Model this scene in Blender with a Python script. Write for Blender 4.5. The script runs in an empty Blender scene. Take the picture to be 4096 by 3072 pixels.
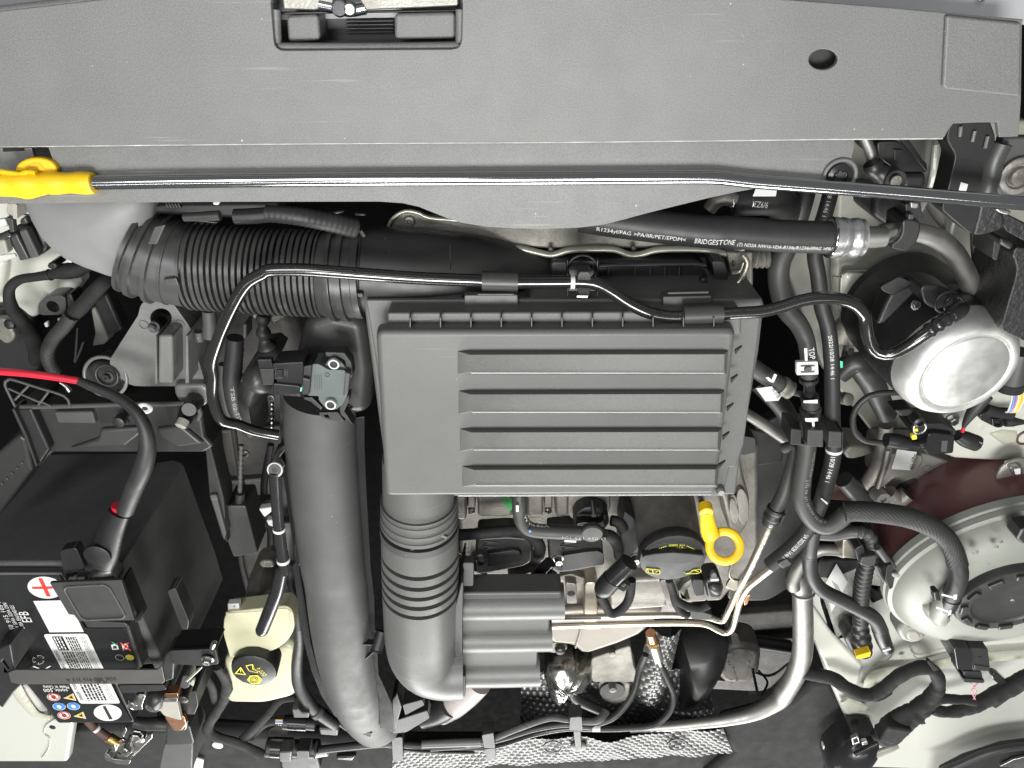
import bpy, bmesh, math, random
from mathutils import Vector, Matrix, noise as mnoise
from mathutils.geometry import delaunay_2d_cdt
random.seed(7)
SC = bpy.context.scene
# ---------------------------------------------------------------- camera
TH = math.radians(31); CZ = .52; CY = CZ * math.tan(TH); FPX = 2963.0
cam_d = bpy.data.cameras.new('camera'); cam = bpy.data.objects.new('camera', cam_d)
SC.collection.objects.link(cam); SC.camera = cam
cam_d.sensor_width = 36; cam_d.lens = FPX / 4096 * 36; cam_d.clip_start = .01; cam_d.clip_end = 50
cam.location = (0, CY, CZ)
cam.rotation_euler = (-TH, 0, 0)
CAM = Vector((0, CY, CZ))
# ---------------------------------------------------------------- room light
w = bpy.data.worlds.new('World'); SC.world = w; w.use_nodes = True
w.node_tree.nodes['Background'].inputs[0].default_value = (.93, .97, .95, 1)
w.node_tree.nodes['Background'].inputs[1].default_value = .19
def area(name, loc, tgt, sx, sy, power, col=(1, 1, 1)):
    d = bpy.data.lights.new(name, 'AREA'); d.shape = 'RECTANGLE'; d.size = sx; d.size_y = sy
    d.energy = power; d.color = col
    o = bpy.data.objects.new(name, d); SC.collection.objects.link(o); o.location = loc
    o.rotation_euler = (Vector(tgt) - Vector(loc)).to_track_quat('-Z', 'Y').to_euler()
    return o
area('wall_lamp_rear', (.1, -3.0, .75), (0, -.1, -.05), 2.4, .9, 132, (1, .995, .97))
area('ceiling_lamp_middle', (0, -.35, 2.1), (0, -.1, 0), 1.0, .55, 52, (1, 1, .98))
area('ceiling_lamp_front', (-.7, .75, 1.9), (-.1, -.1, 0), 1.0, .6, 17, (.97, .99, 1))
area('ceiling_tube', (0, -.75, 1.9), (0, 0, 0), 3.0, .07, 9, (1, 1, .99))
vs = SC.view_settings; vs.view_transform = 'Standard'; vs.look = 'None'; vs.gamma = 1; vs.exposure = 0
# ---------------------------------------------------------------- survey: photo point + height -> place
class Fr:
    """A point noted on the photograph plus the height z it stands at gives the point in the engine bay."""
    def __init__(s, ox, oy, k): s.ox, s.oy, s.k = ox, oy, k
    def p(s, x, y, z):
        a = (s.ox + x * s.k - 2048) / FPX; b = (1536 - s.oy - y * s.k) / FPX
        dz = -math.cos(TH) - b * math.sin(TH); t = (z - CZ) / dz
        return Vector((a * t, CY + (-math.sin(TH) + b * math.cos(TH)) * t, z))
    def __call__(s, z, *pts):
        return [s.p(q[0], q[1], z + (q[2] if len(q) > 2 else 0)) for q in pts]
F = Fr(0, 0, 4096 / 2212)
A1 = Fr(0, 0, .63291); A2 = Fr(1000, 0, .63291); A3 = Fr(2900, 0, .54069)
A4 = Fr(0, 700, .49729); A5 = Fr(900, 700, .49729); A6 = Fr(1900, 700, .49729)
A7 = Fr(2900, 500, .54069); A8 = Fr(2900, 1200, .54069)
B1 = Fr(0, 1400, .49729); B2 = Fr(0, 2200, .52556); B3 = Fr(900, 1400, .54241); B4 = Fr(900, 2200, .52556)
B5 = Fr(1800, 1800, .36166); B6 = Fr(2300, 1800, .42194); B7 = Fr(1900, 2400, .58770); B8 = Fr(3100, 1900, .70638)
C1 = Fr(0, 2250, .42200); C2 = Fr(0, 780, .43411); C3 = Fr(850, 1200, .30143); C4 = Fr(2850, 1700, .36166)
C5 = Fr(3500, 2000, .42180); C6 = Fr(3600, 500, .48202); C7 = Fr(2700, 2500, .36166); C8 = Fr(3250, 2600, .38246)
# ---------------------------------------------------------------- materials
MATS = {}
def M(name, col, rough=.5, metal=0, var=.12, vs=25, bump=.05, bs=900, coat=0, dust=0, rv=.12, trans=0, sss=0, spec=.5, wear=0, wearcol=(.5, .5, .46), ws=9, scratch=0, grain=0):
    m = bpy.data.materials.new(name); m.use_nodes = True; nt = m.node_tree; N = nt.nodes; L = nt.links
    b = N['Principled BSDF']; tc = N.new('ShaderNodeTexCoord')
    def noise(scale, det=4, r=.55):
        n = N.new('ShaderNodeTexNoise'); n.inputs['Scale'].default_value = scale; n.inputs['Detail'].default_value = det
        n.inputs['Roughness'].default_value = r; L.new(tc.outputs['Object'], n.inputs['Vector']); return n
    n1 = noise(vs)
    mr = N.new('ShaderNodeMapRange'); mr.inputs[1].default_value = .25; mr.inputs[2].default_value = .75
    mr.inputs[3].default_value = 1 - var; mr.inputs[4].default_value = 1 + var; L.new(n1.outputs['Fac'], mr.inputs[0])
    mx = N.new('ShaderNodeMix'); mx.data_type = 'RGBA'; mx.blend_type = 'MULTIPLY'; mx.inputs[0].default_value = 1
    mx.inputs[6].default_value = (*col, 1); L.new(mr.outputs[0], mx.inputs[7]); cout = mx.outputs[2]
    if grain:
        ng = noise(1100, 2); rg = N.new('ShaderNodeMapRange'); rg.inputs[1].default_value = .3; rg.inputs[2].default_value = .7; rg.inputs[3].default_value = 1 - grain; rg.inputs[4].default_value = 1 + grain
        L.new(ng.outputs['Fac'], rg.inputs[0]); mg = N.new('ShaderNodeMix'); mg.data_type = 'RGBA'; mg.blend_type = 'MULTIPLY'; mg.inputs[0].default_value = 1; L.new(cout, mg.inputs[6]); L.new(rg.outputs[0], mg.inputs[7]); cout = mg.outputs[2]
    if wear:
        n3 = noise(ws, 8, .7); r3 = N.new('ShaderNodeMapRange'); r3.inputs[1].default_value = .5; r3.inputs[2].default_value = .72
        r3.inputs[4].default_value = wear; L.new(n3.outputs['Fac'], r3.inputs[0])
        m3 = N.new('ShaderNodeMix'); m3.data_type = 'RGBA'; L.new(r3.outputs[0], m3.inputs[0]); L.new(cout, m3.inputs[6])
        m3.inputs[7].default_value = (*wearcol, 1); cout = m3.outputs[2]
    if scratch:
        for ang_, sc_ in ((.5, (14, 420, 14)), (-.9, (10, 300, 10))):
            mp = N.new('ShaderNodeMapping'); mp.inputs['Rotation'].default_value = (0, 0, ang_); mp.inputs['Scale'].default_value = sc_; L.new(tc.outputs['Object'], mp.inputs[0])
            ns = N.new('ShaderNodeTexNoise'); ns.inputs['Scale'].default_value = 1; ns.inputs['Detail'].default_value = 5; L.new(mp.outputs[0], ns.inputs['Vector'])
            big = noise(9, 2); rs_ = N.new('ShaderNodeMapRange'); rs_.inputs[1].default_value = .66; rs_.inputs[2].default_value = .72; rs_.inputs[4].default_value = scratch; L.new(ns.outputs['Fac'], rs_.inputs[0])
            rb_ = N.new('ShaderNodeMapRange'); rb_.inputs[1].default_value = .5; rb_.inputs[2].default_value = .65; L.new(big.outputs['Fac'], rb_.inputs[0])
            mm = N.new('ShaderNodeMath'); mm.operation = 'MULTIPLY'; L.new(rs_.outputs[0], mm.inputs[0]); L.new(rb_.outputs[0], mm.inputs[1])
            m4 = N.new('ShaderNodeMix'); m4.data_type = 'RGBA'; L.new(mm.outputs[0], m4.inputs[0]); L.new(cout, m4.inputs[6]); m4.inputs[7].default_value = (.34, .34, .33, 1); cout = m4.outputs[2]
    if dust:
        vo = N.new('ShaderNodeTexVoronoi'); vo.inputs['Scale'].default_value = 170; L.new(tc.outputs['Object'], vo.inputs['Vector'])
        vo.inputs['Randomness'].default_value = 1
        wn = N.new('ShaderNodeTexWhiteNoise'); L.new(vo.outputs['Position'], wn.inputs['Vector'])
        th = N.new('ShaderNodeMath'); th.operation = 'MULTIPLY'; th.inputs[1].default_value = .10; 
        pw = N.new('ShaderNodeMath'); pw.operation = 'POWER'; pw.inputs[1].default_value = 9; L.new(wn.outputs['Value'], pw.inputs[0]); L.new(pw.outputs[0], th.inputs[0])
        lt = N.new('ShaderNodeMath'); lt.operation = 'LESS_THAN'; L.new(vo.outputs['Distance'], lt.inputs[0]); L.new(th.outputs[0], lt.inputs[1])
        ml = N.new('ShaderNodeMath'); ml.operation = 'MULTIPLY'; ml.inputs[1].default_value = dust; L.new(lt.outputs[0], ml.inputs[0])
        m2 = N.new('ShaderNodeMix'); m2.data_type = 'RGBA'; L.new(ml.outputs[0], m2.inputs[0]); L.new(cout, m2.inputs[6])
        m2.inputs[7].default_value = (.55, .54, .5, 1); cout = m2.outputs[2]
    L.new(cout, b.inputs['Base Color'])
    n2 = noise(vs * 2.3, 6); rr = N.new('ShaderNodeMapRange'); rr.inputs[1].default_value = .3; rr.inputs[2].default_value = .7
    rr.inputs[3].default_value = max(.02, rough - rv * rough); rr.inputs[4].default_value = min(1, rough + rv * rough)
    L.new(n2.outputs['Fac'], rr.inputs[0]); L.new(rr.outputs[0], b.inputs['Roughness'])
    b.inputs['Metallic'].default_value = metal; b.inputs['Coat Weight'].default_value = coat; b.inputs['Coat Roughness'].default_value = .08
    b.inputs['Specular IOR Level'].default_value = spec
    if trans: b.inputs['Transmission Weight'].default_value = trans
    if sss:
        b.inputs['Subsurface Weight'].default_value = sss; b.inputs['Subsurface Radius'].default_value = (.01, .01, .008)
    if bump:
        nb = noise(bs, 3); bp = N.new('ShaderNodeBump'); bp.inputs['Strength'].default_value = bump; bp.inputs['Distance'].default_value = .001
        L.new(nb.outputs['Fac'], bp.inputs['Height']); L.new(bp.outputs[0], b.inputs['Normal'])
    MATS[name] = m
    return m
PANEL = M('panel_plastic', (.148, .149, .144), .47, bump=.16, bs=1500, var=.05, rv=.05, grain=.22, dust=.8, wear=.38, wearcol=(.215, .215, .21), ws=4.5, scratch=.45)
GREY = M('grey_plastic', (.115, .115, .110), .42, bump=.10, bs=1800, var=.05, rv=.06, grain=.16, dust=.5, wear=.28, wearcol=(.165, .165, .16), ws=9, scratch=.5)
GREY2 = M('satin_grey_plastic', (.066, .066, .064), .56, bump=.05, bs=1200, dust=.6, wear=.25, wearcol=(.10, .10, .098), ws=9, scratch=.35)
DUCT = M('dark_duct_plastic', (.030, .030, .029), .40, bump=.06, bs=1200, dust=.25, wear=.08, wearcol=(.12, .12, .11))
BLACK = M('black_plastic', (.017, .017, .017), .42, bump=.06, bs=1200, wear=.25, wearcol=(.05, .05, .048))
GLOSS = M('gloss_black_plastic', (.020, .020, .021), .20, bump=.02, wear=.1, wearcol=(.05, .05, .05))
PIPE = M('black_lacquered_pipe', (.11, .11, .108), .15, .88, bump=0, var=.05, rv=0)
MATT = M('matt_black_fleece', (.105, .105, .104), .85, bump=.35, bs=700, spec=.25, wear=.2, wearcol=(.035, .035, .034), ws=30)
RUB = M('black_rubber', (.024, .024, .024), .5, bump=.10, bs=900, wear=.35, wearcol=(.07, .07, .067), ws=22)
RUBG = M('greyed_rubber', (.046, .046, .043), .5, bump=.10, bs=900, wear=.3, wearcol=(.10, .10, .09), ws=22)
TAPE = M('cloth_tape', (.018, .0175, .0175), .75, bump=.45, bs=350, wear=.3, wearcol=(.05, .048, .046), ws=40, spec=.3)
BRAID = M('braided_sleeve', (.028, .028, .027), .6, bump=.3, bs=500)
CHROME = M('bright_steel', (.50, .50, .515), .13, 1, var=.04, bump=0, rv=0)
STEEL = M('zinc_steel', (.44, .43, .41), .32, 1, var=.15, vs=60, bump=.06, bs=400)
ALU = M('aluminium_tube', (.33, .32, .30), .54, 1, var=.10, vs=35, bump=.004, bs=60, rv=.12)
CAST = M('cast_aluminium', (.235, .22, .195), .52, .55, var=.3, vs=40, bump=.5, bs=500, wear=.6, wearcol=(.115, .118, .09), ws=18)
CASTL = M('light_cast_aluminium', (.29, .275, .25), .45, .6, var=.2, vs=30, bump=.4, bs=500, wear=.4, wearcol=(.25, .22, .18), ws=20)
BRASS = M('brass', (.75, .52, .2), .3, 1, var=.2, vs=90)
COPPER = M('copper', (.62, .33, .2), .35, 1, var=.2, vs=90)
FUEL = M('fuel_pipe_metal', (.48, .44, .37), .36, .85, var=.12, vs=60, bump=.08, bs=200)
FOIL = M('dimpled_foil', (.15, .15, .148), .48, .75, var=.1, bump=0)
FOILD = M('dark_dimpled_foil', (.30, .30, .295), .42, .8, var=.15, bump=0)
TINY = M('heat_foil', (.55, .54, .50), .22, 1, var=.2, vs=50, bump=.5, bs=90)
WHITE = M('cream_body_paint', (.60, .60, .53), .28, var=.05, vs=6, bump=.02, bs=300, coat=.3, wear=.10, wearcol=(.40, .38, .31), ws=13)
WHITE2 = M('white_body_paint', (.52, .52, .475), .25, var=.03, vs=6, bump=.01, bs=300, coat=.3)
SEAL = M('seam_sealer', (.46, .455, .37), .4, bump=.9, bs=160, var=.06)
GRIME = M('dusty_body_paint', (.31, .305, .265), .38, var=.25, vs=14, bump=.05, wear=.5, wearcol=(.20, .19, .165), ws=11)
BUMPER = M('silver_bumper_paint', (.36, .36, .37), .35, var=.05)
YEL = M('yellow_plastic', (.90, .56, .012), .40, bump=.03, var=.07, vs=45, wear=.3, wearcol=(.62, .36, .012), ws=35)
YELP = M('yellow_print', (.75, .68, .05), .5, bump=0, var=.03)
RED = M('red_cable_sheath', (.62, .022, .045), .30, bump=.02, var=.06)
REDP = M('red_print', (.70, .04, .03), .5, bump=0)
BLUEP = M('blue_print', (.05, .22, .62), .5, bump=0)
ORANGEP = M('orange_print', (.82, .42, .03), .5, bump=0)
GREENP = M('green_paint', (.05, .33, .09), .5, bump=0)
WPRINT = M('white_print', (.72, .72, .69), .5, bump=0, var=.06)
GPRINT = M('grey_print', (.30, .30, .28), .5, bump=0, var=.1)
KPRINT = M('black_print', (.012, .012, .012), .5, bump=0)
PAPER = M('white_sticker', (.62, .62, .60), .45, bump=.02, var=.03)
CREAM = M('cream_reservoir_plastic', (.56, .54, .37), .35, bump=.03, var=.05, vs=12, sss=.25)
TANK = M('translucent_tank_plastic', (.27, .277, .245), .48, bump=.05, var=.12, vs=12, sss=.15, wear=.25, wearcol=(.36, .37, .32), ws=10)
COOL = M('tank_plastic_with_pink_coolant', (.135, .055, .055), .32, var=.15, vs=12, bump=.03, sss=.1)
BEIGE = M('beige_heat_shield', (.28, .255, .22), .42, .3, var=.12, vs=20, bump=.06)
IVORY = M('ivory_plastic', (.36, .345, .30), .4, bump=.03)
SENSOR = M('greenish_grey_plastic', (.085, .105, .10), .5, bump=.08, wear=.4, wearcol=(.15, .17, .165), ws=40)
PINKW = M('pale_pink_plastic', (.50, .455, .43), .4, bump=.03)
BROWN = M('brown_cable_sheath', (.10, .055, .045), .42, bump=.03)
PINK = M('pink_wire', (.55, .16, .25), .4, bump=0)
BLUEW = M('blue_wire', (.12, .35, .75), .4, bump=0)
HOSE = M('hose_plastic', (.055, .055, .053), .33, bump=.04, dust=.2)
BRACKET = M('silver_grey_plastic', (.17, .17, .163), .28, var=.2, vs=20, bump=.03)
JET = M('jet_black_plastic', (.008, .008, .008), .45, bump=.04)
SHEEN = M('edge_highlight_plastic', (.24, .24, .235), .22, bump=.02)  # lighter than the lid grey: edge highlight put into the colour
FELT = M('black_felt', (.034, .034, .034), .9, bump=.5, bs=500, spec=.2, wear=.35, wearcol=(.06, .06, .06), ws=25)
STRAP = M('bronzed_black_steel', (.10, .095, .09), .36, .2, var=.15, vs=18, bump=.03)
CAPM = M('cap_plastic', (.026, .026, .026), .55, bump=.05)
SCOOP = M('lit_grey_duct', (.21, .21, .207), .42, var=.06, bump=.05, wear=.2, wearcol=(.28, .27, .26), ws=8)  # lighter copy of the panel grey, light on the scoop put into the colour
PLATE = M('pale_pressed_steel', (.52, .51, .43), .36, .55, var=.15, vs=30, bump=.1, bs=200, wear=.3, wearcol=(.3, .29, .23), ws=20)
CRIMP = M('crimped_aluminium', (.68, .68, .68), .34, .9, var=.1, vs=50, bump=.05, bs=200)
GBOX = M('dark_dirty_casting', (.075, .072, .066), .55, .3, var=.3, vs=30, bump=.4, bs=300, wear=.5, wearcol=(.13, .125, .11), ws=16)
GREY_WORN = M('worn_plastic_edge', (.42, .42, .40), .6, var=.5, vs=60)
DARK = M('underbody_black', (.004, .004, .004), .9, bump=.1, spec=.05)
LOUVRE = M('graphite_plastic', (.048, .048, .047), .40, bump=.05, dust=.2)
# ---------------------------------------------------------------- objects
COL = SC.collection
def tag(o, label=None, cat=None, group=None, kind=None):
    if label: o['label'] = label
    if cat: o['category'] = cat
    if group: o['group'] = group
    if kind: o['kind'] = kind
    return o
def thing(name, label, cat, group=None):
    o = bpy.data.objects.new(name, None); COL.objects.link(o); o.empty_display_size = .02
    return tag(o, label, cat, group)
def mesh_obj(name, par, verts, faces, mat, smooth=40, bev=0, seg=2):
    me = bpy.data.meshes.new(name); me.from_pydata([tuple(v) for v in verts], [], faces); me.validate()
    bm = bmesh.new(); bm.from_mesh(me); bmesh.ops.remove_doubles(bm, verts=bm.verts, dist=1e-6)
    bmesh.ops.recalc_face_normals(bm, faces=bm.faces); bm.to_mesh(me); bm.free()
    if mat: me.materials.append(mat)
    if smooth:
        me.shade_smooth()
        if smooth < 180: me.set_sharp_from_angle(angle=math.radians(smooth))
    o = bpy.data.objects.new(name, me); COL.objects.link(o)
    if par is not None: o.parent = par
    if bev:
        md = o.modifiers.new('bevel', 'BEVEL'); md.width = bev; md.segments = seg; md.limit_method = 'ANGLE'
        md.angle_limit = math.radians(32); md.harden_normals = True; md.use_clamp_overlap = True
        me.shade_smooth(); me.set_sharp_from_angle(angle=math.radians(60))
    return o
def ccw(p):
    a = sum(p[i].x * p[(i + 1) % len(p)].y - p[(i + 1) % len(p)].x * p[i].y for i in range(len(p)))
    return p if a > 0 else p[::-1]
def slab(name, par, pts, mat, d=.01, bev=.001, seg=2, holes=(), grow=0, zb=None):
    """outline with a height at each corner, extruded down by d; grow spreads the foot outwards"""
    loops = [ccw(list(pts))] + [ccw(list(h))[::-1] for h in holes]
    V = []; fs = []; base = []
    c = sum(loops[0], Vector()) / len(loops[0])
    for l in loops: base.append(len(V)); V += l
    n = len(V)
    for q in list(V):
        e = Vector((q.x - c.x, q.y - c.y, 0)); e = e.normalized() * grow if e.length > 0 else e
        V.append(Vector((q.x + e.x, q.y + e.y, (q.z - d) if zb is None else zb)))
    if holes:
        faces_in = []; 
        for b_, l in zip(base, loops): faces_in.append(list(range(b_, b_ + len(l))))
        res = delaunay_2d_cdt([q.to_2d() for q in V[:n]], [], faces_in, 1, 1e-7)
        def inside(p, l):
            c_ = False
            for i in range(len(l)):
                a, b2 = l[i], l[i - 1]
                if (a.y > p.y) != (b2.y > p.y) and p.x < (b2.x - a.x) * (p.y - a.y) / (b2.y - a.y) + a.x: c_ = not c_
            return c_
        om = [x[0] for x in res[3]]
        for t in res[2]:
            t = [om[i] for i in t]; m_ = (V[t[0]] + V[t[1]] + V[t[2]]) / 3
            if any(inside(m_, l) for l in loops[1:]): continue
            fs.append(tuple(t)); fs.append(tuple(i + n for i in reversed(t)))
    else:
        fs.append(tuple(range(n))); fs.append(tuple(range(2 * n - 1, n - 1, -1)))
    for b, l in zip(base, loops):
        k = len(l)
        for i in range(k):
            j = (i + 1) % k; fs.append((b + i, b + i + n, b + j + n, b + j))
    return mesh_obj(name, par, V, fs, mat, 40, bev, seg)
def resample(pts, step, rad=None):
    P = [Vector(p) for p in pts]; n = len(P)
    if rad is None or isinstance(rad, (int, float)): rad = [rad or 0] * n
    out = []; rr = []
    for i in range(n - 1):
        p0 = P[i - 1] if i else P[0] * 2 - P[1]; p1 = P[i]; p2 = P[i + 1]; p3 = P[i + 2] if i + 2 < n else P[i + 1] * 2 - P[i]
        k = max(2, int((p2 - p1).length / step))
        for j in range(k):
            t = j / k
            out.append(.5 * ((2 * p1) + (-p0 + p2) * t + (2 * p0 - 5 * p1 + 4 * p2 - p3) * t * t + (-p0 + 3 * p1 - 3 * p2 + p3) * t ** 3))
            rr.append(rad[i] + (rad[i + 1] - rad[i]) * t)
    out.append(P[-1]); rr.append(rad[-1])
    return out, rr
PATH = {}
VIEW = Vector((0, -math.sin(TH), -math.cos(TH)))
def rF(p, w):
    """radius in metres of something that measures w survey units across at place p"""
    return w * (4096 / 2212) / 2 / FPX * (Vector(p) - CAM).dot(VIEW)
def tube(name, par, pts, r, mat, seg=14, step=.003, rf=None, flat=1, cap=True, round_end=False, weave=0):
    if isinstance(r, (int, float)): r = [r] * len(pts)
    r = [rF(p, q) if q >= 1 else q for p, q in zip(pts, r)]
    C, R = resample(pts, step, r); s = [0]
    for i in range(1, len(C)): s.append(s[-1] + (C[i] - C[i - 1]).length)
    Tn = [(C[min(i + 1, len(C) - 1)] - C[max(i - 1, 0)]).normalized() for i in range(len(C))]
    up = Vector((0, 0, 1)) if abs(Tn[0].z) < .9 else Vector((0, 1, 0))
    V = []; fs = []; n = (up - Tn[0] * up.dot(Tn[0])).normalized()
    for i in range(len(C)):
        n = (n - Tn[i] * n.dot(Tn[i])).normalized(); b = Tn[i].cross(n)
        rr = R[i]
        if rf: rr = rf(s[i], s[-1], rr)
        if round_end:
            e = min(s[-1] - s[i], 1); 
            if e < rr: rr = max(rr * .12, math.sqrt(max(0, rr * rr - (rr - e) ** 2)))
        for k in range(seg):
            a = 2 * math.pi * k / seg
            q_ = rr + (weave * ((i // 2 + k // 2) % 2) if weave else 0)
            V.append(C[i] + n * (math.cos(a) * q_ * flat) + b * (math.sin(a) * q_))
    for i in range(len(C) - 1):
        for k in range(seg):
            k2 = (k + 1) % seg; fs.append((i * seg + k, i * seg + k2, (i + 1) * seg + k2, (i + 1) * seg + k))
    if cap:
        fs.append(tuple(range(seg - 1, -1, -1))); fs.append(tuple((len(C) - 1) * seg + k for k in range(seg)))
    o = mesh_obj(name, par, V, fs, mat, 45)
    PATH[o.name] = (C, R, s, Tn)
    return o
def lump(amp, f=70):
    """uneven thickness of wrapped or worn round things"""
    return lambda s, L, r: r * (1 + amp * mnoise.noise(Vector((s * f, L * 37, r * 900))) + amp * .5 * mnoise.noise(Vector((s * f * 2.7, 5 + L * 11, r))))
def lathe(name, par, c, axis, prof, mat, seg=32, smooth=35, wob=None, w=None):
    """profile of (radius, height along axis) turned about the axis through c"""
    if w:
        f = rF(c, w) / max(q[0] for q in prof); prof = [(q[0] * f, q[1] * f) for q in prof]
    z = Vector(axis).normalized(); x = z.orthogonal().normalized(); y = z.cross(x); V = []; fs = []; c = Vector(c)
    for (r, h) in prof:
        for k in range(seg):
            a = 2 * math.pi * k / seg; rr = r * (wob(a) if wob else 1)
            V.append(c + z * h + (x * math.cos(a) + y * math.sin(a)) * rr)
    for i in range(len(prof) - 1):
        for k in range(seg):
            k2 = (k + 1) % seg; fs.append((i * seg + k, i * seg + k2, (i + 1) * seg + k2, (i + 1) * seg + k))
    if prof[0][0] > 1e-6: fs.append(tuple(range(seg)))
    if prof[-1][0] > 1e-6: fs.append(tuple((len(prof) - 1) * seg + k for k in range(seg)))
    return mesh_obj(name, par, V, fs, mat, smooth)
def ring(name, par, c, axis, R, r, mat, seg=32, ss=10, h=1, w=None):
    if w: f = rF(c, w) / (R + r); R *= f; r *= f
    prof = [(R + r * math.cos(2 * math.pi * k / ss), h * r * math.sin(2 * math.pi * k / ss)) for k in range(ss + 1)]
    z = Vector(axis).normalized(); x = z.orthogonal().normalized(); y = z.cross(x); V = []; fs = []; c = Vector(c)
    for (rr, hh) in prof[:-1]:
        for k in range(seg):
            a = 2 * math.pi * k / seg; V.append(c + z * hh + (x * math.cos(a) + y * math.sin(a)) * rr)
    for i in range(ss):
        for k in range(seg):
            k2 = (k + 1) % seg; i2 = (i + 1) % ss
            fs.append((i * seg + k, i * seg + k2, i2 * seg + k2, i2 * seg + k))
    return mesh_obj(name, par, V, fs, mat, 60)
def box(name, par, c, size, mat, rz=0, bev=.001, axes=None):
    c = Vector(c); 
    if axes is None: axes = (Vector((math.cos(rz), math.sin(rz), 0)), Vector((-math.sin(rz), math.cos(rz), 0)), Vector((0, 0, 1)))
    V = []
    for i in (-.5, .5):
        for j in (-.5, .5):
            for k in (-.5, .5): V.append(c + axes[0] * size[0] * i + axes[1] * size[1] * j + axes[2] * size[2] * k)
    return mesh_obj(name, par, V, [(0, 1, 3, 2), (4, 6, 7, 5), (0, 4, 5, 1), (2, 3, 7, 6), (0, 2, 6, 4), (1, 5, 7, 3)], mat, 40, bev)
def pillow(name, par, pts, mat, bulge=.02, d=.03, rings=7, power=.5, c=None):
    """smooth domed skin over an outline, with a skirt below"""
    pts = ccw(list(pts)); n = len(pts); cc = sum(pts, Vector()) / n if c is None else Vector(c)
    V = [Vector((p.x, p.y, p.z - d)) for p in pts]; fs = []
    for k in range(rings):
        t = k / rings; s = 1 - t ** 1.5 * .999 if k else 1; s = math.cos(t * math.pi / 2); h = math.sin(t * math.pi / 2)
        for p in pts: V.append(Vector((cc.x + (p.x - cc.x) * s, cc.y + (p.y - cc.y) * s, (p.z * s + cc.z * (1 - s)) + bulge * h ** (1 / power / 2))))
    top = len(V); V.append(Vector((cc.x, cc.y, cc.z + bulge)))
    for k in range(rings):
        for i in range(n): j = (i + 1) % n; fs.append((k * n + i, k * n + j, (k + 1) * n + j, (k + 1) * n + i))
    for i in range(n): fs.append((rings * n + i, rings * n + (i + 1) % n, top))
    return mesh_obj(name, par, V, fs, mat, 50)
def smoothloop(pts, step=.006):
    P = [Vector(p) for p in pts]; n = len(P); out = []
    for i in range(n):
        p0, p1, p2, p3 = P[i - 1], P[i], P[(i + 1) % n], P[(i + 2) % n]; k = max(1, int((p2 - p1).length / step))
        for j in range(k):
            t = j / k
            out.append(.5 * ((2 * p1) + (-p0 + p2) * t + (2 * p0 - 5 * p1 + 4 * p2 - p3) * t * t + (-p0 + 3 * p1 - 3 * p2 + p3) * t ** 3))
    return out
def rounded(pts, r, k=4):
    """corner rounding of an outline"""
    P = [Vector(p) for p in pts]; n = len(P); out = []
    for i in range(n):
        a, b, c = P[i - 1], P[i], P[(i + 1) % n]
        u = a - b; v = c - b; q = min(r, u.length * .45, v.length * .45)
        s = b + u.normalized() * q; e = b + v.normalized() * q
        for j in range(k + 1):
            t = j / k; out.append(s * (1 - t) ** 2 + b * 2 * t * (1 - t) + e * t * t)
    return out
def ellipse(c, ax, ay, n=24): return [Vector(c) + Vector(ax) * math.cos(2 * math.pi * i / n) + Vector(ay) * math.sin(2 * math.pi * i / n) for i in range(n)]
def circ(c, r, n=24): return ellipse(c, (r, 0, 0), (0, r, 0), n)
def on_ground_ellipse(fr, z, cx, cy, rx, ry, n=24, rot=0):
    ca, sa = math.cos(rot), math.sin(rot)
    return [fr.p(cx + rx * math.cos(t) * ca - ry * math.sin(t) * sa, cy + rx * math.cos(t) * sa + ry * math.sin(t) * ca, z) for t in [2 * math.pi * i / n for i in range(n)]]
def bolt(name, par, c, axis, r, mat=None, washer=1.5, hex_h=1.0, deep=0):
    if r >= 1: r = rF(c, r) / washer
    mat = mat or STEEL; z = Vector(axis).normalized(); c = Vector(c)
    o = lathe(name, par, c, z, [(r * washer, -deep), (r * washer, .0), (r * washer * .97, r * .25), (r * 1.05, r * .32)], mat, 24)
    h = lathe('hex_head', o, c + z * (r * .3), z, [(r, 0), (r, r * hex_h * .8), (r * .86, r * hex_h)], mat, 6, 20)
    lathe('socket', o, c + z * (r * (.3 + hex_h) + .0001), z, [(r * .5, 0), (r * .42, -.0000), (r * .3, -r * .0)], mat, 12)
    return o
def on_plane(fr, x, y, p0, n):
    a_ = fr.p(x, y, 0); d_ = a_ - CAM; return CAM + d_ * ((Vector(p0) - CAM).dot(n) / d_.dot(n))
# ---------------------------------------------------------------- lettering
GLY = {}
def load_glyphs(chars):
    tmp = []
    for c in chars:
        for s in (c, 'H' + c + 'H'):
            cu = bpy.data.curves.new('t', 'FONT'); cu.body = s; cu.size = 1; cu.resolution_u = 2
            o = bpy.data.objects.new('t', cu); COL.objects.link(o); tmp.append((c, s, o, cu))
    cu = bpy.data.curves.new('t', 'FONT'); cu.body = 'HH'; cu.size = 1; hh = bpy.data.objects.new('t', cu); COL.objects.link(hh); 
    dg = bpy.context.evaluated_depsgraph_get(); dg.update()
    def ext(o): 
        me = o.evaluated_get(dg).to_mesh(); xs = [v.co.x for v in me.vertices]; o.evaluated_get(dg).to_mesh_clear(); return (max(xs) if xs else 0)
    w2 = ext(hh)
    for c, s, o, cu2 in tmp:
        if s == c:
            me = o.evaluated_get(dg).to_mesh()
            GLY[c] = [[(v.co.x, v.co.y) for v in me.vertices], [tuple(p.vertices) for p in me.polygons], .3]
            o.evaluated_get(dg).to_mesh_clear()
        else: GLY[c][2] = ext(o) - w2
    for c, s, o, cu2 in tmp: bpy.data.objects.remove(o); bpy.data.curves.remove(cu2)
    bpy.data.objects.remove(hh); bpy.data.curves.remove(cu)
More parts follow.
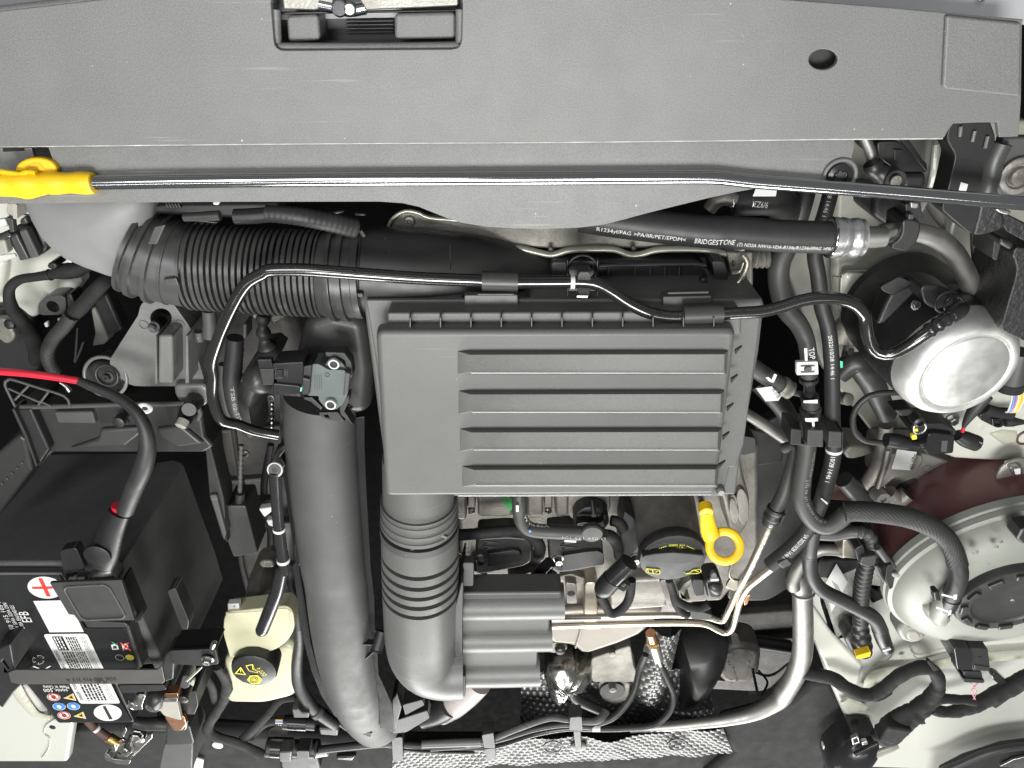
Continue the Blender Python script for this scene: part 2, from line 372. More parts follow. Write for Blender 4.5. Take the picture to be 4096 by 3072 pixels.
load_glyphs("ABCDEGFHIJKLMNOPQRSTUVWXYZabcdefghijklmnopqrstuvwxyz0123456789/:-+<>().,")
def textmesh(s, sp=1.0):
    V = []; Fs = []; x = 0
    for ch in s:
        if ch == ' ': x += .33 * sp; continue
        g = GLY[ch]; b = len(V); V += [(x + a, c) for a, c in g[0]]; Fs += [tuple(i + b for i in f) for f in g[1]]; x += g[2] * sp
    return V, Fs, x
def ftext(par, s, o, e, h, mat, n=(0, 0, 1), flip=False, name='lettering', lift=.0004):
    """flat lettering running from o to e (world points), letter height h"""
    V, Fs, wd = textmesh(s); o = Vector(o); e = Vector(e); n = Vector(n).normalized(); d = e - o; y = n.cross(d.normalized()) * (-1 if flip else 1)
    return mesh_obj(name, par, [o + d * (x / wd) + y * (h * yy / .72) + n * lift for x, yy in V], Fs, mat, 0)
def ttext(par, tb, s, s0, s1, h, ang, mat, flip=False, name='lettering', lift=.00035):
    """lettering wrapped on a tube between arc lengths s0 and s1, turned by ang from the side facing up"""
    C, R, S, T = PATH[tb.name]; V, Fs, wd = textmesh(s); out = []
    for x, y in V:
        t = s0 + (s1 - s0) * x / wd; i = 0
        lo, hi = 0, len(S) - 2
        while lo < hi:
            m = (lo + hi + 1) // 2
            if S[m] <= t: lo = m
            else: hi = m - 1
        i = lo; f = (t - S[i]) / max(1e-9, S[i + 1] - S[i]); c = C[i].lerp(C[i + 1], f); tn = T[i].lerp(T[i + 1], f).normalized(); r = R[i]
        u = CAM - c; n0 = (u - tn * u.dot(tn)).normalized(); b = n0.cross(tn)
        if s1 < s0: b = -b
        a = ang + (h * (y - .36) / .72) / r * (-1 if flip else 1)
        out.append(c + (n0 * math.cos(a) + b * math.sin(a)) * (r + lift))
    return mesh_obj(name, par, out, Fs, mat, 0)
def band(par, tb, t0, t1, mat, grow=.0006, name='band'):
    """a sleeve on a tube between two fractions of its length"""
    C, R, S, T = PATH[tb.name]; L = S[-1]; pts = []; rr = []
    ids = [i for i in range(len(S)) if t0 * L <= S[i] <= t1 * L]
    if len(ids) < 2:
        i = min(range(len(S)), key=lambda q: abs(S[q] - t0 * L)); ids = [i, min(i + 1, len(S) - 1)]
    return tube(name, par, [C[i] for i in ids], [R[i] + grow for i in ids], mat, 18, .004)
def finalize():
    for o in [o for o in COL.objects if o.parent is None and o.type in ('EMPTY', 'MESH')]:
        pts = []
        def walk(q):
            if q.type == 'MESH': pts.extend(v.co for v in q.data.vertices)
            for ch in q.children: walk(ch)
        walk(o)
        if not pts: continue
        xs = [p.x for p in pts]; ys = [p.y for p in pts]; zs = [p.z for p in pts]
        loc = Vector(((min(xs) + max(xs)) / 2, (min(ys) + max(ys)) / 2, min(zs)))
        T = Matrix.Translation(-loc)
        if o.type == 'MESH': o.data.transform(T)
        o.location = loc
        for ch in o.children: ch.matrix_parent_inverse = T
# ================================================================ SETTING
UP = Vector((0, 0, 1))
tag(slab('undertray', None, [Vector((-1.3, -1.5, -.56)), Vector((1.3, -1.5, -.56)), Vector((1.3, .7, -.56)), Vector((-1.3, .7, -.56))], DARK, .02, 0), kind='structure')
# bulkhead at the windscreen side, dark insulation
bulk = tag(slab('bulkhead', None, F(-.20, (-60, 1575), (300, 1572), (900, 1610), (1560, 1610), (1800, 1540), (2000, 1620), (2300, 1640), (2300, 1800), (-60, 1800)), FELT, .03, .012, 3), kind='structure')
# left body side
lb = tag(slab('left_body_side', None, C2(-.17, (-700, -80), (300, -80), (640, 560), (760, 800), (640, 960), (420, 920), (350, 1120), (120, 1180), (-100, 1350), (-700, 1350)), WHITE, .02, .004), kind='structure')
slab('left_strut_tower', lb, C2(-.16, (-700, 560), (60, 600), (20, 860), (-60, 1000), (-700, 1100)), WHITE, .02, .006)
lw = tag(slab('left_wing_panel', None, C1(-.16, (-600, 1000), (60, 1080), (260, 1190), (470, 1480), (700, 1500), (640, 1900), (-600, 1900)), WHITE2, .02, .006), kind='structure')
tube('seam_sealer', lw, C1(-.157, (-40, 700), (40, 900), (150, 1180), (260, 1350), (350, 1440), (480, 1470)), [30, 30, 28, 24, 20, 14], SEAL, 12, .004, flat=.5)
lathe('drain_hole', lw, C1.p(498, 1563, -.1598), UP, [(.0075, 0), (.007, .0003)], KPRINT, 20, w=14)
tube('panel_seam', lw, C1(-.1595, (520, 1480), (440, 1540), (420, 1620), (470, 1660), (460, 1760), (400, 1850)), .0012, GRIME, 8)
# right body side: the inner wing rises beside the engine
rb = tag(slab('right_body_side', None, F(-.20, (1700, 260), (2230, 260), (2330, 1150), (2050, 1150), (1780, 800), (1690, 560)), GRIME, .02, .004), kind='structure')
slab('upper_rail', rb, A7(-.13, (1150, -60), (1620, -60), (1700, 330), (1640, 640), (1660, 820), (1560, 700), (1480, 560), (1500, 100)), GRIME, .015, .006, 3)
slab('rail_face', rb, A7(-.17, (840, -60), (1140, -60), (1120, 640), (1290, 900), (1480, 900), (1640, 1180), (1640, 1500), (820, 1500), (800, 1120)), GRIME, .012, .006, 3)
slab('strut_shelf', rb, A7(-.155, (880, 1090), (1330, 1090), (1260, 1220), (1120, 1480), (980, 1560), (860, 1400)), WHITE, .012, .008, 3)
tube('panel_seam', rb, A7(-.151, (800, 1120), (860, 1125), (900, 1090), (1300, 1090)), .0012, CAST, 8)
tube('rail_flange', rb, A7(-.122, (1560, 140), (1530, 420), (1440, 640)), .003, WHITE, 8)
tube('door_seal_flange', rb, A7(-.12, (1690, 720), (1660, 830)), .002, WHITE, 8)
rs = tag(slab('right_wing_shelf', None, B8(-.17, (140, 540), (330, 560), (640, 420), (1500, 420), (1600, 1700), (420, 1660), (450, 1500), (310, 1180), (160, 760)), WHITE2, .02, .008, 3), kind='structure')
slab('lower_flange', rs, B8(-.164, (210, 730), (330, 900), (500, 1080), (470, 1220), (320, 1170), (200, 900)), WHITE, .01, .006)
tube('seam_sealer', rs, C8(-.158, (560, 420), (640, 270), (820, 220), (1100, 200), (1400, 130), (1850, 70), (2400, 30)), [20, 27, 27, 27, 28, 30, 30], SEAL, 12, .004, flat=.45)
tube('seam_sealer', rs, C8(-.160, (330, 520), (450, 590), (560, 610)), [20, 35, 18], SEAL, 12, .004, flat=.4)
tube('panel_seam', rs, C8(-.162, (860, -10), (800, 90), (620, 200)), .001, GRIME, 8)
tube('panel_seam', rs, C8(-.162, (1030, 0), (1100, 90), (1250, 60), (1480, 10)), .001, GRIME, 8)
lathe('plug', rs, C8.p(945, 75, -.163), UP, [(.008, 0), (.007, .001), (0, .0012)], WHITE2, 20, w=12)
ad = thing('tailgate_seal', 'black rubber seal curving across the white wing at the lower right corner', 'seal')
tube('lip', ad, C8(-.13, (1320, 1280), (1500, 1210), (1750, 1100), (2000, 1030), (2350, 985)), 16, RUB, 12)
slab('flap', ad, C8(-.131, (1350, 1270), (1600, 1140), (2000, 1010), (2400, 960), (2500, 1500), (1300, 1500)), JET, .01, .002)
slab('metal_edge', ad, C8(-.126, (1960, 1220), (2100, 1150), (2260, 1110), (2300, 1260)), STEEL, .004, .001)
bm_ = tag(slab('bumper', None, F(.0, (-200, -300), (2500, -300), (2500, 60), (1200, 30), (-200, 60)), BUMPER, .02, 0), kind='structure')
tag(lathe('bumper_screw', None, F.p(2120, -6, .006), UP, [(.006, 0), (.005, .003), (.003, .004)], STEEL, 20, w=20), 'round steel screw head on the pale bumper at the top right edge', 'screw')

# ================================================================ FRONT PANEL
fp = thing('front_panel', 'wide dusty grey plastic front panel across the top with latch opening', 'panel')
ztop = .03
front = F(ztop, (-150, 318), (170, 315), (400, 312.5), (760, 309.5), (1200, 307), (1560, 303.5), (1760, 301), (2036, 299))
notch = A3(ztop, (1625, 1016), (1655, 960), (1690, 915), (1850, 908), (2015, 905), (2028, 1016), (2100, 1014), (2172, 1010), (2182, 900), (2192, 745), (2200, 160))
back = F(ztop, (2212, 42), (2130, 36), (2039, 27), (1940, 18), (1820, 8), (1660, -4), (1400, -18), (1000, -24))
back += F(ztop, (600, -22), (400, -14), (210, 0), (0, 24), (-150, 44))
hole_l = rounded(F(ztop, (583, -17), (1000, -19), (997, 106), (593, 109)), .006)
hole_o = on_ground_ellipse(A3, ztop, 727, 440, 107, 76, 28, -.05)
slab('main_sheet', fp, front[1:] and [front[0]] + front[1:] + notch + back, PANEL, .004, .0016, 3, holes=[hole_l, hole_o])
tube('worn_edge', fp, F(ztop - .0008, (-150, 318), (170, 315), (400, 312.5), (760, 309.5), (1200, 307), (1560, 303.5), (1760, 301), (2036, 299)), .0005, GREY_WORN, 6, .01)
tube('rolled_front_edge', fp, F(ztop - .004, (-150, 46), (0, 26), (210, 2), (400, -12)), .0035, PANEL, 10)
slab('raised_pad', fp, A3(ztop + .0035, (1640, 112), (1612, 640), (1640, 660), (2186, 716), (2196, 170), (1900, 140)), PANEL, .0033, .0015, 3)
slab('oval_hole_backing', fp, on_ground_ellipse(A3, .018, 735, 440, 150, 110), BLACK, .002, 0)
# latch pocket: walls, floor with bosses
ol = hole_l; il = rounded(F(ztop - .03, (600, -10), (985, -12), (985, 84), (612, 88)), .005)
V = [Vector(v) for v in ccw(ol)] ; W2 = [Vector(v) for v in ccw(il)]
for v in V: v.z -= .0042
n = len(V)
mesh_obj('pocket_wall', fp, V + W2, [(i, (i + 1) % n, n + (i + 1) % n, n + i) for i in range(n)], PANEL, 60)
tube('pocket_lip', fp, F(ztop - .006, (596, 20), (600, 90), (612, 102), (980, 100), (992, 90), (994, 20)), .0028, PANEL, 10)
slab('pocket_floor', fp, F(-.004, (560, -60), (1030, -60), (1030, 110), (560, 110)), BLACK, .003, 0)
slab('boss', fp, rounded(F(.019, (618, 34), (688, 30), (692, 88), (622, 92)), .003), PANEL, .022, .0025, 3)
slab('boss', fp, rounded(F(.019, (852, 29), (984, 26), (984, 84), (852, 86)), .003), PANEL, .022, .0025, 3)
for yy in (44, 52, 60, 68): slab('slot_bar', fp, F(.002, (745, yy), (850, yy - 1), (850, yy + 3), (745, yy + 4)), LOUVRE, .004, .0005)
lk = thing('bonnet_lock', 'galvanised steel bonnet lock plate inside the front panel opening', 'lock')
slab('lock_plate', lk, F(.020, (606, -30), (720, -30), (720, 14), (680, 22), (612, 20)), CASTL, .003, .001)
slab('lock_plate', lk, F(.020, (760, -30), (990, -30), (990, 13), (880, 18), (790, 22)), CASTL, .003, .001)
tube('latch_hook', lk, F(.018, (690, 10), (730, 18), (755, 24), (790, 18)), .0035, CHROME, 10)
lathe('pivot_pin', lk, F.p(734, 18, .021), UP, [(.005, -.004), (.005, .001), (.004, .002)], CHROME, 16)
lathe('pivot_pin', lk, F.p(756, 20, .021), UP, [(.004, -.004), (.004, .001), (.003, .002)], STEEL, 16)
slab('spring_bar', lk, F(.017, (600, 26), (990, 20), (990, 25), (600, 32)), BLACK, .004, .001)

# ================================================================ LOWER COVER
lc = thing('radiator_cover', 'smooth grey plastic cover strip with a rounded bulge hanging under the front panel', 'cover')
zc = .0225
low = F(zc, (-60, 441), (200, 438), (500, 436), (820, 435.5), (870, 439), (905, 447), (935, 459), (965, 471), (1000, 482), (1050, 490), (1110, 494), (1180, 494.5), (1250, 492), (1300, 486), (1345, 475), (1400, 460), (1460, 445), (1530, 428), (1590, 415), (1640, 406), (1720, 400), (1790, 398))
right = A7(zc, (760, 430), (905, 440), (912, 380), (905, 330), (890, 312), (912, 300), (928, 280), (950, 190), (958, 60))
top = F(zc, (1842, 285), (108, 290), (104, 318), (130, 388), (-60, 392))
slab('sheet', lc, low + right + top, PANEL, .0035, .0012, 3)
c = A7.p(845, 372, zc)
ring('screw_seat', lc, c + UP * .001, UP, .0105, .0014, PANEL, 28)
s_ = lathe('torx_screw', lc, c, UP, [(.0085, 0), (.0082, .0022), (.005, .0026), (.0046, .0008), (0, .0008)], GLOSS, 24)
lathe('drive_star', s_, c + UP * .0012, UP, [(.0045, 0), (.004, .0008), (.0, .0009)], DUCT, 24, wob=lambda a: .8 + .2 * math.cos(6 * a))
# ================================================================ PROP ROD
pr = thing('bonnet_prop_rod', 'polished steel bonnet prop rod lying across the bay with yellow grip', 'prop rod')
tube('rod', pr, F(.030, (188, 395), (400, 391), (700, 388), (1000, 386), (1300, 384), (1500, 382.5), (1560, 384), (1620, 391), (1750, 401), (2000, 421), (2290, 446)), .0047, CHROME, 40, .02)
g = tube('grip', pr, F(.030, (-20, 397), (40, 397), (90, 396), (150, 395), (192, 395), (203, 395)), [.0075, .0074, .0072, .0071, .0072, .0070], YEL, 20, .002, rf=lambda s, L, r: r + .00035 * math.sin(s * 330))
slab('finger_disc', g, on_ground_ellipse(F, .027, 77, 369, 46, 28, 24), YEL, .006, .002, 3)
slab('disc_mark', g, F(.0275, (52, 368), (66, 352), (84, 352), (100, 368), (76, 360)), ORANGEP, .001, .0004)
tube('clip_wave', g, F(.032, (2, 371), (30, 374), (46, 376), (58, 371), (78, 373)), .0017, YEL, 8, .002)
slab('thumb_tab', g, rounded(F(.028, (-20, 410), (88, 408), (118, 416), (60, 432), (36, 426), (-20, 424)), .004), YEL, .004, .0015, 3)
rc = thing('rod_clip_mount', 'light metal catch plate showing behind the yellow grip at the left', 'catch')
slab('plate', rc, F(-.004, (-30, 316), (70, 316), (86, 370), (40, 392), (-30, 392)), STEEL, .004, .002)
slab('slot', rc, F(-.0035, (6, 320), (50, 320), (52, 326), (6, 328)), BLACK, .001, 0)
slab('rim', rc, F(0, (70, 314), (106, 314), (130, 392), (96, 392)), BLACK, .006, .001)

# ================================================================ INTAKE SCOOP
sc = thing('intake_scoop', 'large smooth grey air intake scoop at the upper left behind the cover', 'air duct')
out = smoothloop(A4(-.056, (160, 40), (225, 240), (262, 340), (330, 465), (430, 578), (545, 665), (700, 735), (880, 800), (1040, 850), (1140, 850), (1190, 640), (1230, 380), (1200, 100), (700, 0)), .012)
pillow('shell', sc, out, SCOOP, .020, .03, 14, .5)


# ================================================================ BELLOWS HOSE
bh = thing('bellows_hose', 'fat black corrugated air hose running from the scoop to the air duct', 'hose')
zb = -.066
def ribs(s, L, r):
    a = (s / L * 22.5) % 1
    return r if .12 < a < .80 else r - .0062
tube('corrugation', bh, [A4.p(1540, 735, zb), A4.p(1900, 758, zb), A5.p(380, 778, zb), A5.p(790, 798, zb)], .0368, HOSE, 48, .00058, rf=ribs)
def coll(s, L, r):
    t = s / L
    for a, b, q in ((.0, .07, .003), (.16, .25, .0035), (.42, .50, .0032), (.66, .70, .001)):
        if a <= t <= b: return r + q
    return r
tube('inlet_collar', bh, [A4.p(1090, 580, zb), A4.p(1200, 628, zb), A4.p(1340, 680, zb), A4.p(1560, 736, zb)], [190, 192, 188, 180], HOSE, 48, .0006, rf=coll)
slab('snap_hook', bh, A4(-.018, (1180, 560, -.012), (1240, 420, 0), (1330, 400, 0), (1260, 560, -.01)), HOSE, .003, .001)
slab('lock_block', bh, rounded(A4(-.052, (1070, 690), (1175, 712), (1165, 830), (1150, 945), (1090, 930), (1065, 840)), .002), GREY2, .02, .002)
slab('latch_band', bh, A4(-.042, (1232, 660), (1292, 672), (1262, 980, -.012), (1200, 980, -.012)), GREY2, .006, .0012)
slab('latch_tip', bh, A4(-.060, (1148, 950), (1250, 975), (1255, 1005), (1140, 975)), GREY2, .008, .0015)
box('moulded_tag', bh, A4.p(1385, 848, -.030), (.011, .006, .006), HOSE, .1)
for q in ((1468, 775), (1458, 960)):
    c = A4.p(*q, -.035 if q[1] < 900 else -.045); nrm = (c - A4.p(1468, 720, zb)).normalized()
    ring('date_stamp', bh, c, nrm + Vector((0, 0, .3)), .0062, .0004, GREY2, 24, 6)
tube('outlet_collar', bh, [A5.p(770, 798, zb), A5.p(900, 803, zb), A5.p(1120, 806, zb)], [.0345, .037, .036], HOSE, 48, .0006, rf=lambda s, L, r: r + (.0028 if .28 < s / L < .40 or .52 < s / L < .66 else (.001 if s / L > .86 else 0)))
slab('latch_band', bh, A5(-.040, (905, 875, .01), (968, 872, .01), (1010, 1130, -.012), (925, 1130, -.012)), GREY2, .006, .0012)
slab('latch_tip', bh, A5(-.066, (905, 1128), (1018, 1130), (1015, 1155), (905, 1150)), GREY2, .008, .0015)
box('moulded_tag', bh, A5.p(812, 935, -.036), (.012, .004, .006), HOSE, -.2)
box('moulded_tag', bh, A5.p(1065, 955, -.036), (.010, .004, .006), HOSE, -.1)
# intake duct behind the air box
idt = thing('intake_duct', 'dark smooth intake duct going from the corrugated hose behind the air box', 'air duct')
tube('pipe', idt, [A5.p(1090, 760, -.075), A5.p(1600, 790, -.078), A5.p(2000, 820, -.088), A6.p(300, 830, -.10), A6.p(760, 880, -.115)], [.0375, .0375, .037, .032, .022], DUCT, 40, .005)
ring('end_ring', idt, A5.p(1110, 762, -.075), A5.p(1600, 790, -.078) - A5.p(1090, 760, -.075), .0376, .0014, DUCT, 40)
tube('mould_seam', idt, A5(-.036, (1810, 560, -.006), (1812, 660), (1815, 760)), .0005, DUCT, 6)
# ================================================================ AIR BOX
ab = thing('air_filter_box', 'big grey rectangular air filter box with four raised bars at the centre', 'air filter box')
slab('lower_case', ab, F(-.040, (783, 644), (1000, 643), (1005, 660), (1140, 660), (1145, 643), (1640, 640), (1652, 655), (1640, 760), (1602, 980), (1590, 1070), (840, 1075), (800, 770)), GREY, .09, .003, 2)
slab('flange', ab, F(-.034, (790, 648), (1648, 645), (1634, 760), (1607, 960), (1590, 1010), (1576, 1010), (1562, 1072), (850, 1072), (812, 780)), GREY, .0055, .0015, 2)
slab('step', ab, F(-.015, (836, 676), (1602, 673), (1602, 722), (836, 722)), GREY, .022, .002, 2)
lid = slab('lid', ab, rounded(F(0, (812, 716), (1590, 714), (1546, 1069), (833, 1073)), .006), GREY, .0165, .006, 5, grow=.0015)
for i, (yn, ys, xl, xr) in enumerate(((757, 806, 988, 1570), (843, 891, 990, 1562), (925, 972, 993, 1556), (1006, 1049, 998, 1550))):
    zt = .0068
    a = F(.0002, (xl, yn + 1), (xr + 4, yn - 1), (xr, ys + 4), (xl, ys + 3)); b = F(zt, (xl + 26, yn + 9), (xr - 4, yn + 8), (xr - 6, ys - 2), (xl + 30, ys - 2))
    mesh_obj('lid_bar', ab, a + b, [(0, 1, 2, 3), (4, 5, 6, 7), (0, 1, 5, 4), (1, 2, 6, 5), (2, 3, 7, 6), (3, 0, 4, 7)], GREY, 30, .0006, 2)
    tube('bar_highlight', ab, F(zt - .0004, (xl + 30, ys - 1.5), ((xl + xr) / 2, ys - 1.5), (xr - 8, ys - 1.5)), .0011, SHEEN, 10, .05)  # bead added to draw the bright highlight along the bar
tube('lid_highlight', ab, F(-.0018, (990, 1069), (1250, 1068), (1535, 1066)), .0016, SHEEN, 10, .05)  # same highlight bead along the rear edge of the lid
for i in range(11):
    x = 886 + 65.6 * i
    mesh_obj('rib', ab, F(-.0152, (x - 2, 670), (x + 2, 670), (x + 2, 712), (x - 2, 712)) + F(-.006, (x - 1.6, 686), (x + 1.6, 686), (x + 1.6, 716), (x - 1.6, 716)), [(0, 1, 2, 3), (4, 5, 6, 7), (0, 1, 5, 4), (1, 2, 6, 5), (2, 3, 7, 6), (3, 0, 4, 7)], GREY, 30, .0004, 1)
for i in range(5):
    p = F(-.014, (1589 - i * 9, 757 + i * 62), (1604 - i * 9, 748 + i * 62, -.008), (1589 - i * 9, 766 + i * 62))
    slab('side_rib', ab, p, GREY2, .003, .0003)
slab('clip_recess', ab, F(-.030, (1003, 638), (1118, 637), (1120, 664), (1003, 665)), GREY, .008, .001)
slab('clip_tongue', ab, F(-.022, (1030, 634), (1112, 634), (1112, 640), (1030, 640)), LOUVRE, .004, .001)
slab('clip_bridge', ab, F(-.026, (1432, 641), (1537, 639), (1540, 662), (1432, 664)), GREY2, .012, .001)
slab('clip_tongue', ab, F(-.020, (1442, 631), (1532, 629), (1532, 635), (1442, 637)), LOUVRE, .004, .001)
lathe('corner_stud', ab, F.p(1556, 1060, -.03), UP, [(.0045, -.02), (.0045, .002), (.003, .004)], ALU, 16)
sl = slab('pipe_holder_plate', ab, A6(-.040, (740, 690), (1000, 690), (985, 940), (745, 940)), BLACK, .006, .001)
ring('round_boss', sl, A6.p(862, 760, -.038), UP, .012, .0012, BLACK, 28)
for x in (745, 985): slab('holder_fin', sl, A6(-.034, (x - 6, 688), (x + 6, 688), (x + 4, 975), (x - 4, 975)), BLACK, .008, .0004)
# outlet snout of the air box
tube('outlet_snout', ab, [F.p(901, 985, -.0385), F.p(903, 1030, -.0385), F.p(904, 1060, -.0385), F.p(905, 1084, -.039)], [150, 153, 154, 154], GREY, 48, .003)
# ================================================================ LACQUERED PIPE
vp = thing('vacuum_pipe', 'thin glossy black steel pipe looping over the hose and the air box', 'pipe')
zp = -.016
pts = [B3.p(395, 628, -.052), B3.p(320, 615, -.05), B3.p(200, 590, -.046), B3.p(80, 545, -.040), B1.p(1790, 570, -.034), B1.p(1735, 470, -.03), B1.p(1708, 350, -.028), B1.p(1712, 200, -.025),
       A4.p(1700, 1500, -.022), A4.p(1760, 1310, -.019), A4.p(1850, 1100, -.016), A4.p(1930, 950, -.015), A4.p(2010, 850, -.014), A4.p(2120, 790, -.014), A5.p(360, 765, -.014), A5.p(600, 762, -.014), A5.p(850, 778, -.015), A5.p(1200, 805, -.017), A5.p(1600, 832, -.018), A5.p(2050, 850, -.018),
       A6.p(200, 862, -.018), A6.p(600, 862, -.018), A6.p(870, 860, -.018), A6.p(990, 882, -.018), A6.p(1090, 935, -.018), A6.p(1240, 1035, -.017), A6.p(1390, 1105, -.016), A6.p(1530, 1135, -.016), A6.p(1700, 1138, -.016), A6.p(2000, 1118, -.016),
       A7.p(100, 1390, -.016), A7.p(270, 1380, -.016), A7.p(420, 1345, -.016), A7.p(560, 1300, -.016), A7.p(700, 1278, -.016), A7.p(850, 1288, -.017), A7.p(960, 1325, -.018), A7.p(1025, 1390, -.019), A8.p(1040, 130, -.020), A8.p(1048, 220, -.020), A8.p(1075, 320, -.019), A8.p(1130, 390, -.017), A8.p(1230, 400, -.014), A8.p(1350, 340, -.010), A8.p(1480, 250, -.008), A8.p(1600, 165, -.010), A8.p(1690, 110, -.014), A8.p(1745, 70, -.02)]
vt = tube('pipe', vp, pts, .0050, PIPE, 28, .005)
def sleeve(fr, a, b, za, r, mat, name='foam_sleeve'): return tube(name, vp, [fr.p(a[0], a[1], za), fr.p((a[0] + b[0]) / 2, (a[1] + b[1]) / 2, za), fr.p(b[0], b[1], za)], r, mat, 24)
s1 = sleeve(A6, (58, 850), (345, 856), -.018, .0078, LOUVRE)
s2 = sleeve(A6, (1672, 1125), (1985, 1113), -.016, .0082, LOUVRE)
sleeve(A6, (768, 862), (802, 862), -.018, .0054, WPRINT, 'paint_band')
slab('steel_clip', vp, A6(-.011, (835, 778), (928, 778), (932, 830), (922, 985, -.014), (830, 985, -.014), (826, 830)), LOUVRE, .010, .0015)
slab('clip_end', vp, A6(-.020, (815, 968), (915, 968), (910, 995), (812, 990)), STEEL, .004, .0008)
slab('clip_top', vp, A6(-.024, (832, 740), (930, 742), (925, 775), (835, 770)), LOUVRE, .006, .0012)
tube('crimped_end', vp, A8(-.0085, (1500, 232), (1600, 165, -.002), (1670, 122, -.005)), .0058, GLOSS, 18, .001, rf=lambda s, L, r: r + .0006 * math.sin(s * 900))
tube('end_boot', vp, A8(-.014, (1668, 120), (1720, 85, -.004), (1745, 60, -.014)), [.0065, .007, .0065], BLACK, 18)
# ================================================================ CHARGE DUCT
cd = thing('charge_air_duct', 'long thick grey plastic duct running down left of the air box', 'air duct')
tube('pipe', cd, [B3.p(705, 330, -.062), B3.p(702, 600, -.062), B3.p(722, 900, -.062), B3.p(752, 1200, -.063), B3.p(792, 1560, -.064), B4.p(845, 250, -.066), B4.p(885, 600, -.068), B4.p(930, 880, -.072), B4.p(1000, 1110, -.08), B4.p(1080, 1260, -.098), B4.p(1150, 1340, -.125)], [152, 154, 151, 145, 138, 134, 130, 122, 116, 110, 104], GREY2, 40, .006, flat=.82)
slab('upper_neck', cd, F(-.052, (655, 690), (712, 672), (790, 690), (806, 800), (798, 900), (628, 900), (632, 790)), DUCT, .05, .012, 4)
tube('band', cd, [B3.p(705, 330, -.062), B3.p(704, 342, -.062)], 157, GREY2, 40)
# seam flanges either side
L1 = B3(-.062, (405, 340), (398, 520), (412, 700), (418, 880), (446, 1050), (480, 1300), (520, 1560)); L2 = B4(-.066, (512, 120), (555, 420), (600, 700), (655, 920), (730, 1110), (830, 1260), (950, 1370), (1110, 1430))
R1 = B3(-.062, (448, 340), (448, 520), (452, 700), (470, 880), (490, 1050), (530, 1300), (575, 1560)); R2 = B4(-.066, (562, 120), (610, 420), (650, 700), (708, 920), (780, 1110), (870, 1250), (970, 1340), (1120, 1395))
slab('seam_flange', cd, L1 + L2 + (R1 + R2)[::-1], GLOSS, .004, .0008)
L1 = B3(-.062, (962, 500), (960, 700), (972, 1000), (1000, 1350), (1020, 1640)) + B4(-.067, (1070, 350), (1092, 660), (1108, 800), (1120, 950), (1170, 1120), (1180, 1360))
R1 = B3(-.062, (1030, 490), (1030, 700), (1042, 1000), (1062, 1350), (1075, 1600)) + B4(-.067, (1136, 350), (1146, 660), (1160, 800), (1170, 950), (1270, 1170), (1290, 1390))
slab('seam_flange', cd, L1 + R1[::-1], GLOSS, .004, .0008)
c = B4.p(1152, 765, -.05)
lathe('stud_tube', cd, c, B4.p(1152, 765, -.05) - B4.p(1190, 640, -.062), [(.0075, -.022), (.0065, -.001), (.0072, 0), (.0072, .0015), (.003, .0015), (.003, -.004)], BLACK, 24)
slab('stud_fin', cd, B4(-.05, (1010, 718), (1130, 722), (1130, 730), (1010, 724)), BLACK, .008, .0004)
slab('stud_fin', cd, B4(-.052, (1065, 830), (1130, 775), (1138, 782), (1070, 836)), BLACK, .006, .0004)
slab('end_lug', cd, B4(-.085, (1270, 1140), (1310, 1090), (1345, 1200), (1290, 1400), (1270, 1400)), DUCT, .03, .002)
slab('end_hook', cd, rounded(B4(-.08, (1350, 1180), (1500, 1140), (1520, 1180), (1370, 1260)), .003), DUCT, .02, .002)
slab('end_hook', cd, rounded(B4(-.10, (1290, 1300), (1540, 1220), (1560, 1280), (1380, 1390), (1280, 1400)), .004), DUCT, .02, .003)
# pinch strap running beside the duct
pi = thing('pale_pink_pipe_end', 'pale pinkish plastic pipe end under the throttle elbow', 'pipe end')
tube('pipe', pi, B4(-.16, (1640, 1240), (1740, 1170), (1850, 1080), (1930, 1000)), [52, 62, 62, 60], PINKW, 24)
tube('dark_neck', pi, B4(-.155, (1500, 1260), (1620, 1220), (1700, 1170)), [56, 58, 60], BLACK, 24)
# ================================================================ PRESSURE SENSOR
ms = thing('pressure_sensor', 'square greenish grey pressure sensor screwed on top of the left duct', 'sensor')
zs = -.012
slab('body', ms, rounded(B3(zs, (640, 105), (690, 103), (765, 146), (880, 148), (898, 175), (872, 346), (612, 338)), .0015), SENSOR, .02, .0012)
slab('mount_plate', ms, rounded(B3(zs - .004, (740, 110), (765, 70), (805, 58), (850, 80), (905, 150), (938, 190), (905, 240), (900, 340), (868, 400), (820, 440), (750, 440), (690, 370), (690, 340), (650, 340), (650, 100)), .0015), SENSOR, .006, .001)
for q in ((803, 104), (780, 403)):
    c = B3.p(*q, zs - .0005)
    lathe('bush', ms, c, UP, [(.0072, -.004), (.0072, .001), (.0066, .0016), (.0052, .0016), (.0050, -.003)], PAPER, 28, w=24)  # white instead of metal, the ring's bright reflection put into the colour
    lathe('screw_hole', ms, c + UP * .0004, UP, [(.0052, 0), (0, .0001)], KPRINT, 20, w=16)
slab('bracket_arm', ms, B3(zs - .006, (735, 15), (880, 20), (930, 90), (945, 190), (905, 190), (880, 80), (850, 60), (740, 50)), DUCT, .012, .001)
slab('bracket_arm', ms, B3(zs - .006, (575, 350), (640, 348), (720, 425), (705, 445), (630, 385), (580, 365)), DUCT, .012, .001)
slab('bracket_arm', ms, B3(zs - .006, (840, 430), (880, 360), (915, 330), (915, 380), (880, 450), (950, 560), (850, 480)), DUCT, .012, .001)
slab('bracket_foot', ms, rounded(B3(zs - .01, (695, 462), (830, 458), (885, 530), (760, 515), (700, 488)), .001), DUCT, .004, .001, holes=[B3(zs - .01, (725, 478), (760, 476), (775, 502), (740, 498))])
